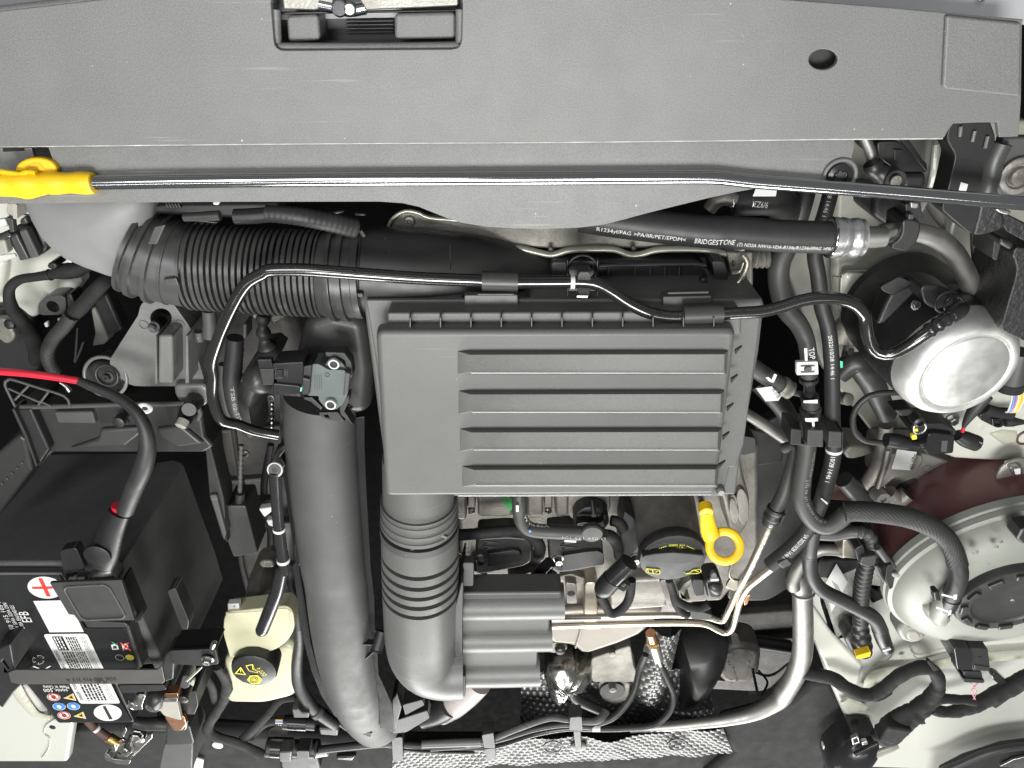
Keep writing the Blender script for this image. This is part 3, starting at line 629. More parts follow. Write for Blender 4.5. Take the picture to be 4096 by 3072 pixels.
slab('edge_pad', ms, B3(zs + .002, (885, 165), (922, 175), (905, 330), (872, 345)), GREY2, .010, .001)
for i in range(4): slab('moulded_mark', ms, B3(zs + .0004, (660 + i * 16, 190), (664 + i * 16, 190), (664 + i * 16, 290), (660 + i * 16, 290)), GREY2, .0003, 0)
ring('moulded_mark', ms, B3.p(755, 185, zs + .0002), UP, .0018, .0003, GREY2, 16, 6)
pc = thing('sensor_plug', 'glossy black plug with pointed rubber boot pushed into the pressure sensor', 'plug')
slab('housing', pc, rounded(B3(-.006, (350, 100), (575, 88), (580, 150), (560, 345), (350, 335)), .0015), GLOSS, .022, .0018, 3)
slab('rounded_top', pc, rounded(B3(-.003, (350, 245), (555, 265), (550, 338), (348, 325)), .002), GLOSS, .012, .003, 4)
slab('release_window', pc, B3(-.0055, (368, 135), (430, 130), (428, 215), (366, 215)), BLACK, .0004, 0)
slab('release_tab', pc, B3(-.0035, (376, 150), (424, 147), (422, 205), (375, 206)), GLOSS, .003, .0006)
for i in range(4): ring('moulded_ring', pc, B3.p(452, 150 + i * 13, -.0054), UP, .0014, .0003, GREY2, 14, 6)
slab('neck', pc, B3(-.008, (570, 120), (640, 110), (620, 335), (560, 325)), BLACK, .02, .001)
slab('neck_bar', pc, B3(-.004, (575, 205), (622, 218), (620, 230), (575, 218)), GREY2, .004, .0005)
slab('green_tab', pc, B3(-.004, (556, 275), (568, 278), (562, 310), (550, 306)), M('mint_plastic', (.25, .62, .48), .4), .006, .0005)
pillow('boot', pc, smoothloop(B3(-.020, (130, 215), (175, 140), (240, 95), (320, 130), (345, 200), (335, 300), (240, 300), (180, 260)), .004), DUCT, .014, .012, 8)
box('boot_catch', pc, B3.p(305, 100, -.010), (.012, .011, .006), GLOSS, 0)
box('boot_tongue', pc, B3.p(330, 190, -.008), (.014, .016, .004), BLACK, 0)
tube('boot_tip', pc, B3(-.022, (130, 210), (150, 225), (190, 265)), .0028, GREY2, 10)
# ================================================================ SIDE TUBE
stt = thing('drain_tube', 'short black tube with white rimmed open top standing beside the left duct', 'tube')
st = tube('tube', stt, [B3.p(368, 890, -.030), B3.p(378, 1060, -.032), B3.p(392, 1260, -.034), B3.p(418, 1480, -.036), B3.p(445, 1640, -.037), B4.p(440, 130, -.037), B4.p(395, 320, -.036), B4.p(330, 490, -.036), B4.p(270, 640, -.036)], [28, 25, 24, 25, 27, 28, 29, 30, 28], GLOSS, 20, .003, round_end=True)
c = B3.p(368, 884, -.028); ax = (c - B3.p(378, 1060, -.032)).normalized() * .35 + UP
lathe('open_rim', stt, c, ax, [(.0125, -.004), (.0128, 0), (.012, .001), (.0052, .0005), (.0048, -.004)], PAPER, 32, w=34)
lathe('rim_face', stt, c + ax.normalized() * .0009, ax, [(.0100, 0), (.0100, .0004), (.005, .0004)], GREY2, 32, w=27)
lathe('bore', stt, c + ax.normalized() * .0012, ax, [(.0050, 0), (0, .0001)], KPRINT, 20, w=12)
band(stt, st, .30, .315, PAPER); band(stt, st, .47, .485, PAPER)
slab('bracket', stt, B3(-.05, (372, 740), (440, 700), (450, 740), (410, 790), (450, 850), (420, 900), (330, 850)), BLACK, .012, .002)
# ================================================================ OUTLET HOSE
oh = thing('throttle_hose', 'thick grey corrugated elbow hose below the air box outlet', 'hose')
def oh_r(s, L, r):
    t = s / L
    g = [(.17, .188), (.365, .385), (.446, .466), (.52, .54), (.593, .613), (.667, .687)]
    for a, b in g:
        if a - .003 < t < b + .005: return r - .0075
    if .03 <= t <= .05 or .085 <= t <= .105 or .135 <= t <= .15: return r + .0012
    if t < .012: return r + .0012
    return r
P0 = [F.p(905, 1078, -.039), F.p(906, 1120, -.040), F.p(907, 1170, -.041), F.p(908, 1230, -.042), F.p(909, 1290, -.043), F.p(910, 1350, -.044)]
tube('corrugated_body', oh, P0, [160, 163, 166, 167, 164, 160], GREY, 48, .0006, rf=lambda s, L, r: oh_r(s, L, r))
tube('elbow', oh, [F.p(910, 1338, -.044), F.p(911, 1375, -.045), F.p(918, 1405, -.046), F.p(935, 1424, -.047), F.p(965, 1432, -.048), F.p(1000, 1432, -.049)], [160, 158, 158, 156, 152, 150], GREY, 48, .004)
lathe('mould_mark', oh, F.p(904, 1470, -.012), (0, .2, 1), [(.0016, 0), (.001, .0005)], GREY2, 10)
tube('mould_seam', oh, B4(0, (1570, 480, -.008), (1578, 640, -.008), (1585, 800, -.009), (1588, 940, -.014)), .0004, DUCT, 6)
c1 = F.p(906, 1140, -.041); axh = (F.p(908, 1230, -.042) - c1).normalized()
tube('spring_clamp', oh, [c1 - axh * .004, c1 + axh * .004], 169, GREY2, 48, .003)
slab('clamp_ear', oh, B3(-.004, (1360, 1355), (1388, 1355), (1395, 1480), (1366, 1480)), GREY2, .004, .0006)
slab('clamp_ear', oh, B3(-.006, (1590, 1355, -.004), (1640, 1380, -.008), (1630, 1410, -.008), (1575, 1370, -.004)), GREY2, .004, .0006)
slab('index_tab', oh, B3(-.006, (1374, 1198), (1392, 1198), (1392, 1258), (1374, 1258)), GREY, .004, .0006)
# noise chamber
nc = thing('noise_chamber', 'grey three lobed plastic chamber on the right of the throttle elbow', 'air chamber')
zl = -.062
for i, (y, x1, r) in enumerate(((1298, 1218, .026), (1368, 1192, .0255), (1440, 1166, .0265))):
    tube('lobe', nc, [F.p(985, y + 3, zl - i * .002), F.p(1080, y + 2, zl - i * .002), F.p(x1, y, zl - i * .002)], [(78, 76, 82)[i]] * 3, GREY, 28, .01)
slab('back_plate', nc, F(zl + .011, (985, 1282), (1214, 1280), (1212, 1330), (1188, 1332), (1186, 1402), (1162, 1404), (1160, 1470), (985, 1474)), GREY, .03, .003, 3)
slab('flange_plate', nc, B4(-.030, (1752, 440), (1800, 250), (1812, 250), (1806, 600), (1800, 980), (1790, 1020), (1745, 1020)), GREY2, .06, .002)
slab('lug', nc, B4(-.035, (1755, 960), (1830, 960), (1828, 1120), (1755, 1122)), GREY2, .012, .0012)
slab('lug', nc, rounded(B5(-.050, (140, 1250), (265, 1250), (258, 1510), (140, 1510)), .003), GREY2, .012, .0015)
# ================================================================ BRAKE FLUID RESERVOIR
rv = thing('brake_fluid_reservoir', 'cream brake fluid reservoir at the lower left of the duct', 'reservoir')
zr = -.085
slab('upper_tank', rv, rounded(B4(zr + .012, (-10, 520), (20, 470), (110, 465), (280, 445), (480, 425), (520, 480), (530, 600), (480, 690), (390, 760), (280, 790), (100, 790), (40, 830), (-15, 640)), .008), CREAM, .022, .008, 4)
slab('lower_tank', rv, rounded(B4(zr - .02, (-10, 830), (350, 700), (540, 720), (560, 900), (545, 1120), (300, 1180), (10, 1175), (-30, 1000)), .012), CREAM, .03, .012, 4)
slab('filler_lug', rv, B4(zr + .008, (18, 412), (105, 408), (112, 462), (22, 462)), PAPER, .008, .001, holes=[B4(zr + .008, (62, 425), (76, 425), (74, 440), (62, 440))])
tube('weld_seam', rv, B4(zr + .0115, (10, 480), (250, 466), (470, 446), (500, 520), (512, 600)), .0015, CREAM, 8)
c = B4.p(217, 925, -.0585); axc = UP
cap = lathe('screw_cap', rv, c - axc * .0090, axc, [(.031, -.022), (.032, -.006), (.0325, .006), (.031, .0095), (.029, .0105), (.0, .0105)], BLACK, 60, 35, w=98, wob=lambda a: 1 + .018 * (1 if math.sin(14 * a) > .75 else 0))
def cm(x, y): return B4.p(x, y, -.0580)
def mark(poly, mat=YELP, lift=0): return mesh_obj('cap_symbol', cap, [p + UP * lift for p in poly], [tuple(range(len(poly)))], mat, 0)
def outline(polyfn, w, lift=.0004, mat=YELP):
    n = len(polyfn); c_ = sum(polyfn, Vector()) / n
    inner = [c_ + (p - c_) * (1 - w) for p in polyfn]
    return mesh_obj('cap_symbol', cap, [p + UP * lift for p in polyfn + inner], [(i, (i + 1) % n, n + (i + 1) % n, n + i) for i in range(n)], mat, 0)
outline([cm(74, 940), cm(120, 888), cm(162, 950)], .3)
mark([cm(116, 908), cm(124, 908), cm(122, 932), cm(118, 932)])
outline([cm(158, 878), cm(212, 866), cm(228, 905), cm(250, 920), cm(248, 935), cm(180, 918)], .16)
mark([cm(205, 875), cm(211, 873), cm(218, 912), cm(211, 914)])
mark([cm(225, 905), cm(240, 912), cm(238, 918), cm(224, 912)])
mark([cm(190, 955), cm(250, 952), cm(282, 985), cm(262, 1018), cm(205, 1022), cm(168, 988)])
outline([cm(222 + 34 * math.cos(t / 18 * 6.283), 986 + 26 * math.sin(t / 18 * 6.283)) for t in range(18)], .18, .0007, KPRINT)
outline([cm(222 + 20 * math.cos(t / 18 * 6.283), 986 + 15 * math.sin(t / 18 * 6.283)) for t in range(18)], .25, .0007, KPRINT)
ftext(cap, 'DOT 4', cm(322, 950), cm(268, 892), .0058, YELP)
# ================================================================ BATTERY
bt = thing('car_battery', 'black car battery with white warning labels and plus minus marks', 'battery')
zt = -.06
slab('case', bt, C1(zt, (-620, 100), (590, 100), (800, 560), (1180, 590), (1330, 1010), (1110, 1160), (1270, 1520), (550, 1528)), BLACK, .17, .0025)
slab('cover_top', bt, C1(zt + .003, (-600, 128), (560, 120), (600, 190), (790, 600), (810, 625), (1190, 628), (1320, 1000), (1000, 1160), (1120, 1290), (1250, 1510), (556, 1522), (400, 1280)), GLOSS, .003, .001)
slab('front_rim', bt, C1(zt + .006, (-620, 96), (580, 96), (600, 150), (580, 118), (-620, 124)), GREY2, .008, .001)
slab('terminal_wall', bt, C1(zt + .004, (790, 555), (1180, 575), (1215, 600), (1350, 1000), (1310, 1000), (1185, 622), (820, 622)), LOUVRE, .02, .002)
slab('negative_well', bt, C1(zt - .02, (1110, 1160), (1420, 1160), (1500, 1500), (1270, 1520)), BLACK, .1, .002)
def bl(z, *q): return C1(zt + .0034 + z, *q)
def decal(name, pts, mat, par=bt): return mesh_obj(name, par, pts, [tuple(range(len(pts)))], mat, 0)
decal('plus_disc', on_ground_ellipse(C1, zt + .0035, 430, 238, 170, 103, 40, .12), PAPER)
decal('plus_bar', bl(.0004, (298, 232), (495, 228), (500, 250), (310, 252)), REDP)
decal('plus_bar', bl(.0006, (362, 153), (398, 152), (480, 322), (444, 324)), REDP)
decal('minus_disc', on_ground_ellipse(C1, zt + .0035, 1021, 1424, 133, 78, 40, .05), PAPER)
decal('minus_bar', bl(.0004, (972, 1364), (1000, 1363), (1068, 1486), (1036, 1488)), KPRINT)
decal('barcode_sticker', bl(.0003, (314, 365), (600, 358), (660, 490), (720, 500), (795, 658), (470, 662)), PAPER)
lab = decal('warning_label', rounded(bl(.0003, (410, 680), (822, 674), (1142, 1336), (758, 1338)), .004), PAPER)
random.seed(3)
def lerp2(u, v, lift):   # point on the warning label; u along its long side, v across
    a = (440 + (740 - 410) * u * 1.02, 692 + 636 * u); b = (805 + (1112 - 822) * u * 1.05, 686 + 640 * u)
    return C1.p(a[0] + (b[0] - a[0]) * v, a[1] + (b[1] - a[1]) * v, zt + .0039 + lift)
def blocks(rows, u0, u1, v0, v1, mat, fill=.72, lift=.0, name='label_print', longu=True):
    V = []; fs = []
    for r in range(rows):
        va = v0 + (v1 - v0) * r / rows; vb = va + (v1 - v0) / rows * fill; u = u0
        while u < u1:
            k = random.uniform(.012, .05); e = min(u + k, u1); b = len(V)
            V += [lerp2(u, va, lift), lerp2(e, va, lift), lerp2(e, vb, lift), lerp2(u, vb, lift)]; fs.append((b, b + 1, b + 2, b + 3)); u = e + random.uniform(.006, .014)
    return mesh_obj(name, lab, V, fs, mat, 0)
blocks(3, .02, .2, .14, .38, KPRINT, .8); blocks(5, .03, .23, .46, .76, KPRINT, .62); blocks(5, .25, .66, .16, .5, KPRINT, .66); blocks(5, .25, .66, .52, .80, KPRINT, .55); blocks(3, .03, .97, .84, .98, GPRINT, .5)
blocks(6, .70, .97, .20, .78, KPRINT, .62)
decal('label_panel', [lerp2(.015, .12, -.0002), lerp2(.225, .12, -.0002), lerp2(.225, .40, -.0002), lerp2(.015, .40, -.0002)], KPRINT, lab)
blocks(3, .03, .21, .15, .38, WPRINT, .45, .0002)
ftext(lab, 'INFO / VENENO', lerp2(.52, .07, 0), lerp2(.22, .07, 0), .0042, KPRINT)
ftext(lab, 'DANGER / POISON', lerp2(.965, .09, 0), lerp2(.68, .09, 0), .0042, KPRINT)
def bt_text(s, a, b, h, mat=WPRINT): return ftext(bt, s, C1.p(*a, zt + .0034), C1.p(*b, zt + .0034), h, mat)
bt_text('EFB', (312, 568), (262, 462), .0115)
bt_text('640A EN/SAE/GS', (240, 625), (128, 402), .0045)
bt_text('12V 59Ah 320A DIN', (200, 645), (60, 378), .0047)
bt_text('1S0 915 105 A', (158, 660), (-8, 345), .0055)
bt_text('Made in China', (650, 1166), (405, 1164), .0058)
bt_text('sonic 500', (640, 1196), (405, 1194), .0065)
def sign(cx, cy, rx, ry, col, inner, shape=0):
    if shape == 0:
        d = decal('safety_sign', on_ground_ellipse(C1, zt + .0036, cx, cy, rx, ry, 26, .1), PAPER)
        decal('sign_field', on_ground_ellipse(C1, zt + .0039, cx, cy, rx * .92, ry * .92, 26, .1), col, d)
        if col is REDP: decal('sign_face', on_ground_ellipse(C1, zt + .0042, cx, cy, rx * .74, ry * .72, 26, .1), PAPER, d)
        decal('sign_picture', on_ground_ellipse(C1, zt + .0045, cx, cy + 2, rx * .42, ry * .45, 7, .5), inner, d)
        if col is REDP: decal('sign_bar', C1(zt + .0047, (cx - rx * .6, cy - ry * .55), (cx - rx * .5, cy - ry * .65), (cx + rx * .6, cy + ry * .5), (cx + rx * .5, cy + ry * .62)), REDP, d)
    else:
        d = decal('safety_sign', C1(zt + .0036, (cx - rx, cy + ry * .3), (cx + rx * .5, cy - ry), (cx + rx, cy + ry)), PAPER)
        decal('sign_field', C1(zt + .0039, (cx - rx * .8, cy + ry * .25), (cx + rx * .42, cy - ry * .8), (cx + rx * .8, cy + ry * .8)), ORANGEP, d)
        decal('sign_picture', C1(zt + .0042, (cx - rx * .2, cy + ry * .25), (cx + rx * .3, cy - ry * .35), (cx + rx * .5, cy + ry * .5)), inner, d)
sign(508, 1275, 64, 37, REDP, KPRINT); sign(560, 1365, 62, 36, BLUEP, PAPER); sign(607, 1448, 62, 37, REDP, KPRINT); sign(696, 1362, 62, 36, BLUEP, PAPER)
sign(662, 1275, 62, 36, ORANGEP, KPRINT, 1); sign(757, 1448, 60, 34, ORANGEP, KPRINT, 1)
decal('indicator_eye', on_ground_ellipse(C1, zt + .0036, 1230, 900, 42, 26, 26, .2), YELP)
ring('indicator_ring', bt, C1.p(1135, 900, zt + .0036), UP, .0125, .0010, PAPER, 30, 6, w=19)
decal('book_symbol', C1(zt + .0036, (1052, 780), (1110, 770), (1128, 825), (1066, 828)), PAPER)
decal('book_symbol', C1(zt + .0039, (1070, 795), (1100, 790), (1110, 815), (1074, 818)), KPRINT)
decal('book_symbol', C1(zt + .0042, (1055, 754), (1068, 752), (1116, 782), (1106, 788)), M('green_print', (.03, .35, .15), .5))
decal('bin_symbol', C1(zt + .0036, (1152, 772), (1205, 768), (1222, 820), (1165, 824)), PAPER)
for q in (((1135, 762), (1150, 758), (1245, 832), (1232, 838)), ((1210, 758), (1224, 758), (1172, 838), (1158, 836))): decal('bin_cross', C1(zt + .0042, *q), REDP)
# recycling arrows
for a0 in range(3):
    a = a0 * 2.094 + .3; q = [(366 + 62 * math.cos(a + t) * .95, 922 + 44 * math.sin(a + t)) for t in (0, .5, 1.0, 1.4)]; r = [(366 + 38 * math.cos(a + t) * .95, 922 + 27 * math.sin(a + t)) for t in (1.4, 1.0, .5, 0)]
    pts = C1(zt + .0037, *(q + r)); pi_ = [p.lerp(sum(pts, Vector()) / 8, .24) for p in pts]
    mesh_obj('recycling_arrow', bt, pts + pi_, [(i, (i + 1) % 8, 8 + (i + 1) % 8, 8 + i) for i in range(8)], WPRINT, 0)
for q in (((300, 985), (320, 982), (400, 1010), (385, 1014)), ((470, 980), (484, 984), (430, 1014), (415, 1012))): decal('bin_cross', C1(zt + .0037, *q), WPRINT)
# jacket round the battery
jk = thing('battery_jacket', 'matt black padded sleeve wrapped around the battery', 'battery sleeve')
P_o = C1(zt - .012, (-640, 60), (820, 20), (1010, 40), (1100, 120), (1180, 300), (1530, 950)); P_b = C1(zt - .012, (1440, 980), (1180, 560), (800, 90), (-640, 92))
slab('front_wall', jk, C1(zt - .004, (-640, 10), (600, 0), (760, 40), (740, 92), (590, 92), (-640, 92)), MATT, .20, .006, 3)
slab('side_wall', jk, C1(zt - .014, (760, 40), (1010, 10), (1120, 40), (1220, 260), (1540, 960), (1640, 1220), (1560, 1240), (1440, 980), (1200, 560), (1000, 90), (800, 92)), MATT, .19, .008, 3)
slab('inner_shelf', jk, C1(zt - .02, (600, 70), (1100, 80), (1500, 960), (1300, 980), (1190, 560), (780, 540)), BLACK, .15, .003)
slab('grey_tab', jk, rounded(C1(zt - .028, (1580, 270), (1660, 240), (1790, 560), (1780, 640), (1720, 640)), .004), LOUVRE, .02, .002)
# plus terminal
tp = thing('plus_terminal_clamp', 'bright metal clamp with bolt on the plus pole of the battery', 'terminal clamp')
pillow('clamp', tp, smoothloop(C1(zt + .012, (800, 178), (860, 130), (960, 70), (1060, 60), (1110, 120), (1120, 180), (960, 190)), .006), ALU, .006, .014, 6)
lathe('clamp_bolt', tp, C1.p(700, 160, zt + .016), C1.p(700, 160, zt + .016) - C1.p(800, 160, zt + .016), [(.009, -.03), (.009, -.012), (.0125, -.012), (.0125, -.004), (.0085, -.003), (.0085, .008), (.007, .009)], STEEL, 24, w=22)
tcv = thing('plus_terminal_cover', 'smoky black hinged plastic lid over the battery plus pole', 'terminal cover')
slab('lid', tcv, C1(zt + .026, (468, 195), (1148, 168), (1275, 550), (745, 560), (700, 500), (650, 495)), LOUVRE, .004, .001)
pp = rounded(C1(zt + .0264, (590, 232), (1020, 208), (1200, 525), (780, 545)), .008)
tube('lid_bead', tcv, pp + [pp[0]], .0012, GREY2, 8)
slab('hinge_tongue', tcv, rounded(C1(zt + .010, (560, -110), (720, -140), (800, 40), (780, 70), (660, 110), (600, 90)), .004), BLACK, .012, .002)
lathe('pull_disc', tcv, B2.p(740, 45, zt + .032), (0, 0, 1), [(.025, -.004), (.025, .001), (.023, .002), (0, .002)], JET, 30, w=57)
slab('hinge_wall', tcv, C1(zt + .014, (1148, 168), (1170, 170), (1330, 560), (1275, 556)), BLACK, .02, .001)
lathe('hinge_peg', tcv, C1.p(1300, 540, zt + .022), UP, [(.008, -.02), (.006, 0), (.001, .008)], LOUVRE, 12, w=15)
# hold down bracket
hb = thing('battery_hold_down', 'black metal strap bolted across the battery', 'bracket')
slab('strap', hb, B2(-.028, (60, 935), (110, 915), (1190, 915), (1210, 900), (1230, 885), (1255, 1000), (1235, 1020), (150, 1025), (80, 1010)), STRAP, .003, .001)
slab('left_hook', hb, B2(-.030, (-60, 780), (30, 735), (75, 720), (110, 915), (60, 935), (100, 930), (160, 1030), (100, 1090), (20, 1205), (-60, 1150)), BLACK, .05, .003, holes=[B2(-.03, (10, 850), (25, 835), (70, 905), (60, 915))])
slab('right_riser', hb, B2(-.012, (1230, 890), (1250, 810), (1275, 780), (1310, 768), (1330, 800), (1320, 985), (1250, 1010)), BLACK, .022, .002)
slab('right_ear', hb, rounded(B2(-.010, (1290, 768), (1500, 760), (1640, 755), (1650, 800), (1665, 870), (1560, 885), (1310, 870)), .003), BLACK, .004, .001)
slab('ear_wall', hb, B2(-.012, (1300, 775), (1640, 760), (1645, 775), (1300, 790)), BLACK, .03, .001)
bo = bolt('hold_down_bolt', hb, B2.p(1582, 828, -.009), (0, -.25, 1), 28, STEEL, 1.5)
lathe('threaded_end', hb, B2.p(1622, 725, -.004), B2.p(1650, 655, .004) - B2.p(1622, 725, -.004), [(.0055, -.01), (.0055, .014), (.0045, .016)], STEEL, 16, w=12)
ftext(hb, '5GK 000 915 313 A', B2.p(880, 968, -.0279), B2.p(500, 978, -.0279), .006, KPRINT)
ftext(hb, '79 AC', B2.p(815, 990, -.0279), B2.p(715, 992, -.0279), .0055, KPRINT)
# minus terminal
mt = thing('minus_terminal_clamp', 'metal clamp and shunt on the minus pole beside the battery strap', 'terminal clamp')
bolt('clamp_bolt', mt, B2.p(1015, 1165, -.045), (-.5, -.5, 1), 23, STEEL, 1.3)
slab('clamp_jaw', mt, rounded(B2(-.05, (1000, 1205), (1020, 1130), (1050, 1100), (1110, 1105), (1080, 1190), (1090, 1215), (1010, 1225)), .003), STEEL, .012, .002)
lathe('pole_ring', mt, B2.p(1165, 1195, -.05), UP, [(.022, -.02), (.022, .002), (.020, .004), (.0145, .004), (.0145, -.002), (0, -.002)], STEEL, 32, w=32)
pillow('strap_arch', mt, smoothloop(B2(-.046, (1110, 1120), (1180, 1070), (1250, 1090), (1250, 1180), (1200, 1200), (1160, 1150)), .006), BLACK, .012, .02, 6)
slab('shunt_plate', mt, rounded(B2(-.042, (1205, 1210), (1240, 1160), (1250, 1130), (1350, 1155), (1380, 1300), (1250, 1265)), .003), IVORY, .006, .0012)
slab('copper_foot', mt, rounded(B2(-.048, (1250, 1270), (1400, 1265), (1420, 1330), (1380, 1375), (1310, 1365), (1260, 1290)), .003), COPPER, .006, .0012)
slab('steel_tail', mt, rounded(B2(-.05, (1300, 1330), (1425, 1320), (1415, 1370), (1350, 1382), (1310, 1370)), .003), STEEL, .005, .0012)
slab('copper_top', mt, rounded(B2(-.034, (1250, 1095), (1355, 1092), (1352, 1135), (1248, 1140)), .002), COPPER, .012, .002)
slab('copper_sleeve', mt, rounded(B2(-.032, (1245, 1130), (1352, 1128), (1350, 1158), (1245, 1160)), .002), STEEL, .008, .002)
bs_ = thing('battery_sensor', 'small black sensor with two thin wires clipped to the minus clamp', 'sensor')
slab('block', bs_, rounded(B2(-.055, (1355, 1080), (1490, 1075), (1510, 1180), (1480, 1255), (1380, 1250)), .003), BLACK, .05, .003)
lathe('stem', bs_, B2.p(1415, 1090, -.045), UP, [(.010, -.02), (.010, .012), (.012, .012), (.012, .018), (.009, .02)], BLACK, 20, w=22)
slab('socket', bs_, rounded(B2(-.022, (1365, 1040), (1390, 960), (1430, 955), (1445, 1000), (1440, 1045), (1400, 1060)), .003), LOUVRE, .02, .002)
tube('green_wire', bs_, B2(-.018, (1410, 1000, -.002), (1430, 975), (1480, 930, .004), (1520, 895, .002)), 2.4, M('olive_wire', (.10, .14, .05), .4), 8)
tube('white_wire', bs_, B2(-.018, (1425, 1000, -.002), (1450, 975), (1500, 930, .004), (1540, 890, .002)), 3, PAPER, 8)
slab('latch_bit', bs_, B2(-.02, (1440, 1020), (1470, 985), (1480, 1000), (1470, 1040)), IVORY, .004, .0006)
slab('mounting_bar', bs_, rounded(B2(-.034, (905, 1035), (920, 1030), (1250, 1030), (1270, 1065), (1200, 1075), (920, 1090)), .003), BLACK, .01, .0015)
# cable boots below minus pole
bo2 = thing('minus_cable_boot', 'dark rubber earth cable boot bending down from the minus clamp', 'cable boot')
tube('boot', bo2, B2(-.075, (1020, 1310), (1100, 1325), (1200, 1325), (1280, 1330)), [20, 26, 28, 26], DUCT, 16)
slab('boot_foot', bo2, rounded(B2(-.10, (1290, 1400), (1420, 1380), (1470, 1480), (1460, 1700), (1200, 1700), (1240, 1500)), .008), GREY2, .05, .014, 4)
slab('boot_head', bo2, rounded(B2(-.092, (1270, 1330), (1440, 1330), (1480, 1480), (1260, 1490)), .006), DUCT, .04, .008, 4)
er = thing('earth_cable_lug', 'brown earth cable with brass crimp bolted to the body stud', 'cable')
tube('brown_cable', er, B2(-.12, (660, 1290), (720, 1350), (770, 1390), (830, 1430)), 17, BROWN, 16)
tube('white_mark', er, B2(-.1195, (728, 1352), (745, 1365)), 18, PAPER, 16)
tube('brass_crimp', er, B2(-.119, (825, 1425), (900, 1470)), [21, 20], BRASS, 16)
slab('lug', er, rounded(B2(-.118, (880, 1470), (930, 1440), (990, 1480), (1010, 1540), (960, 1580), (920, 1560)), .003), STEEL, .004, .001)
bolt('stud_nut', er, B2.p(968, 1500, -.115), (.1, .2, 1), 31, STEEL, 1.5)
lathe('stud', er, B2.p(968, 1480, -.10), UP, [(.005, -.02), (.005, .012), (.004, .013)], STEEL, 16, w=11)
slab('base_hook', er, rounded(B2(-.125, (790, 1560), (820, 1550), (850, 1590), (930, 1600), (1000, 1600), (980, 1635), (880, 1630), (800, 1600)), .003), STEEL, .008, .002)
slab('upright_tab', er, B2(-.112, (840, 1490), (875, 1480), (885, 1530), (855, 1545)), STEEL, .01, .001)
slab('body_plate', er, B2(-.135, (880, 1520), (1010, 1450), (1160, 1400), (1160, 1430), (1060, 1530), (940, 1640)), STEEL, .006, .001)
g2 = thing('earth_stud_post', 'upright zinc stud with large nut behind the earth cable lug', 'stud')
lathe('nut', g2, B2.p(1045, 1400, -.110), UP, [(.022, -.01), (.022, .002), (.018, .004), (.018, .016), (.015, .018)], STEEL, 6, 20, w=28)
lathe('collar', g2, B2.p(1045, 1430, -.12), UP, [(.026, -.02), (.026, .004), (.022, .006)], STEEL, 28, w=32)
slab('upright_tab', g2, B2(-.105, (920, 1400), (955, 1350), (965, 1370), (940, 1430)), STEEL, .008, .001)
# plus cable
pcb = thing('plus_cable', 'thick battery cable, red sheath at left and black tube over the jacket', 'cable')
tube('red_sheath', pcb, B1(-.06, (-160, 155), (0, 172), (200, 188), (420, 215), (650, 250)), 16, RED, 18)
bc = tube('black_sheath', pcb, B1(-.058, (640, 248), (720, 285, .002), (880, 350, .006), (1020, 430, .012), (1120, 530, .018), (1175, 660, .022), (1185, 800, .024), (1150, 950, .026), (1080, 1110, .026), (1010, 1290, .022)), [18, 21, 23, 24, 26, 31, 36, 40, 39, 37], RUB, 22, .004)
tube('tape_wrap', pcb, B1(-.059, (635, 248), (690, 270)), 19, TAPE, 18)
tube('red_core', pcb, B1(-.042, (950, 1250), (945, 1330)), 26, RED, 18)
tube('lower_grip', pcb, B1(-.038, (960, 1310), (900, 1450), (850, 1620), (810, 1720)), [46, 54, 60, 58], JET, 20, .004, flat=.6)
tube('copper_fray', pcb, B1(-.066, (480, 262), (530, 290), (560, 330)), [5, 9, 11], STEEL, 10)
# ================================================================ CYLINDER HEAD
eh = thing('cylinder_head', 'grey brown cast aluminium engine head seen below the air box', 'engine')
zh = -.15
slab('head_casting', eh, F(zh - .025, (980, 960), (1640, 960), (1640, 1200), (1560, 1300), (1240, 1320), (1000, 1300)), CAST, .12, .006, 3)
for q in (((60, 420), (180, 420), (185, 780), (70, 780)), ((300, 420), (690, 420), (690, 745), (305, 745)), ((845, 420), (1030, 420), (1035, 740), (850, 745)), ((1165, 420), (1320, 420), (1310, 745), (1165, 745)), ((1600, 420), (1905, 420), (1900, 700), (1700, 740))):
    slab('cover_pad', eh, rounded(B5(zh, *q), .006), CAST, .03, .004, 3)
slab('dome_pad', eh, rounded(B5(zh + .006, (1310, 420), (1760, 420), (1780, 640), (1720, 760), (1640, 690), (1540, 680), (1430, 720), (1350, 780), (1300, 700)), .006), CAST, .03, .005, 3)
for x in (238, 1085): 
    slab('pad_channel', eh, B5(zh - .012, (x - 45, 480), (x + 45, 480), (x + 45, 640), (x - 45, 640)), CAST, .02, .002)
    lathe('cover_screw', eh, B5.p(x, 670, zh - .016), UP, [(.010, -.02), (.010, .004), (.006, .007), (.004, .004), (0, .004)], STEEL, 20, w=16)
decal2 = mesh_obj('green_paint_mark', eh, B5(zh + .0008, (560, 535), (690, 535), (690, 660), (650, 670)), [(0, 1, 2, 3)], GREENP, 0)
slab('lower_ledge', eh, F(zh - .03, (1000, 1180), (1480, 1170), (1500, 1330), (1000, 1330)), CASTL, .05, .006, 3)
for q in (((640, 1380), (760, 1400), (840, 1360), (1020, 1330), (990, 1430), (640, 1460)), ((1200, 1400), (1340, 1370), (1480, 1420), (1600, 1360), (1640, 1480), (1280, 1480)), ((200, 1300), (420, 1400), (380, 1480), (200, 1480))):
    slab('casting_web', eh, rounded(B5(zh - .012, *q), .004), CAST, .03, .004, 3)
slab('manifold_lug', eh, rounded(B5(-.150, (1276, 1465), (1400, 1480), (1410, 1700), (1290, 1700)), .004), CASTL, .03, .003)
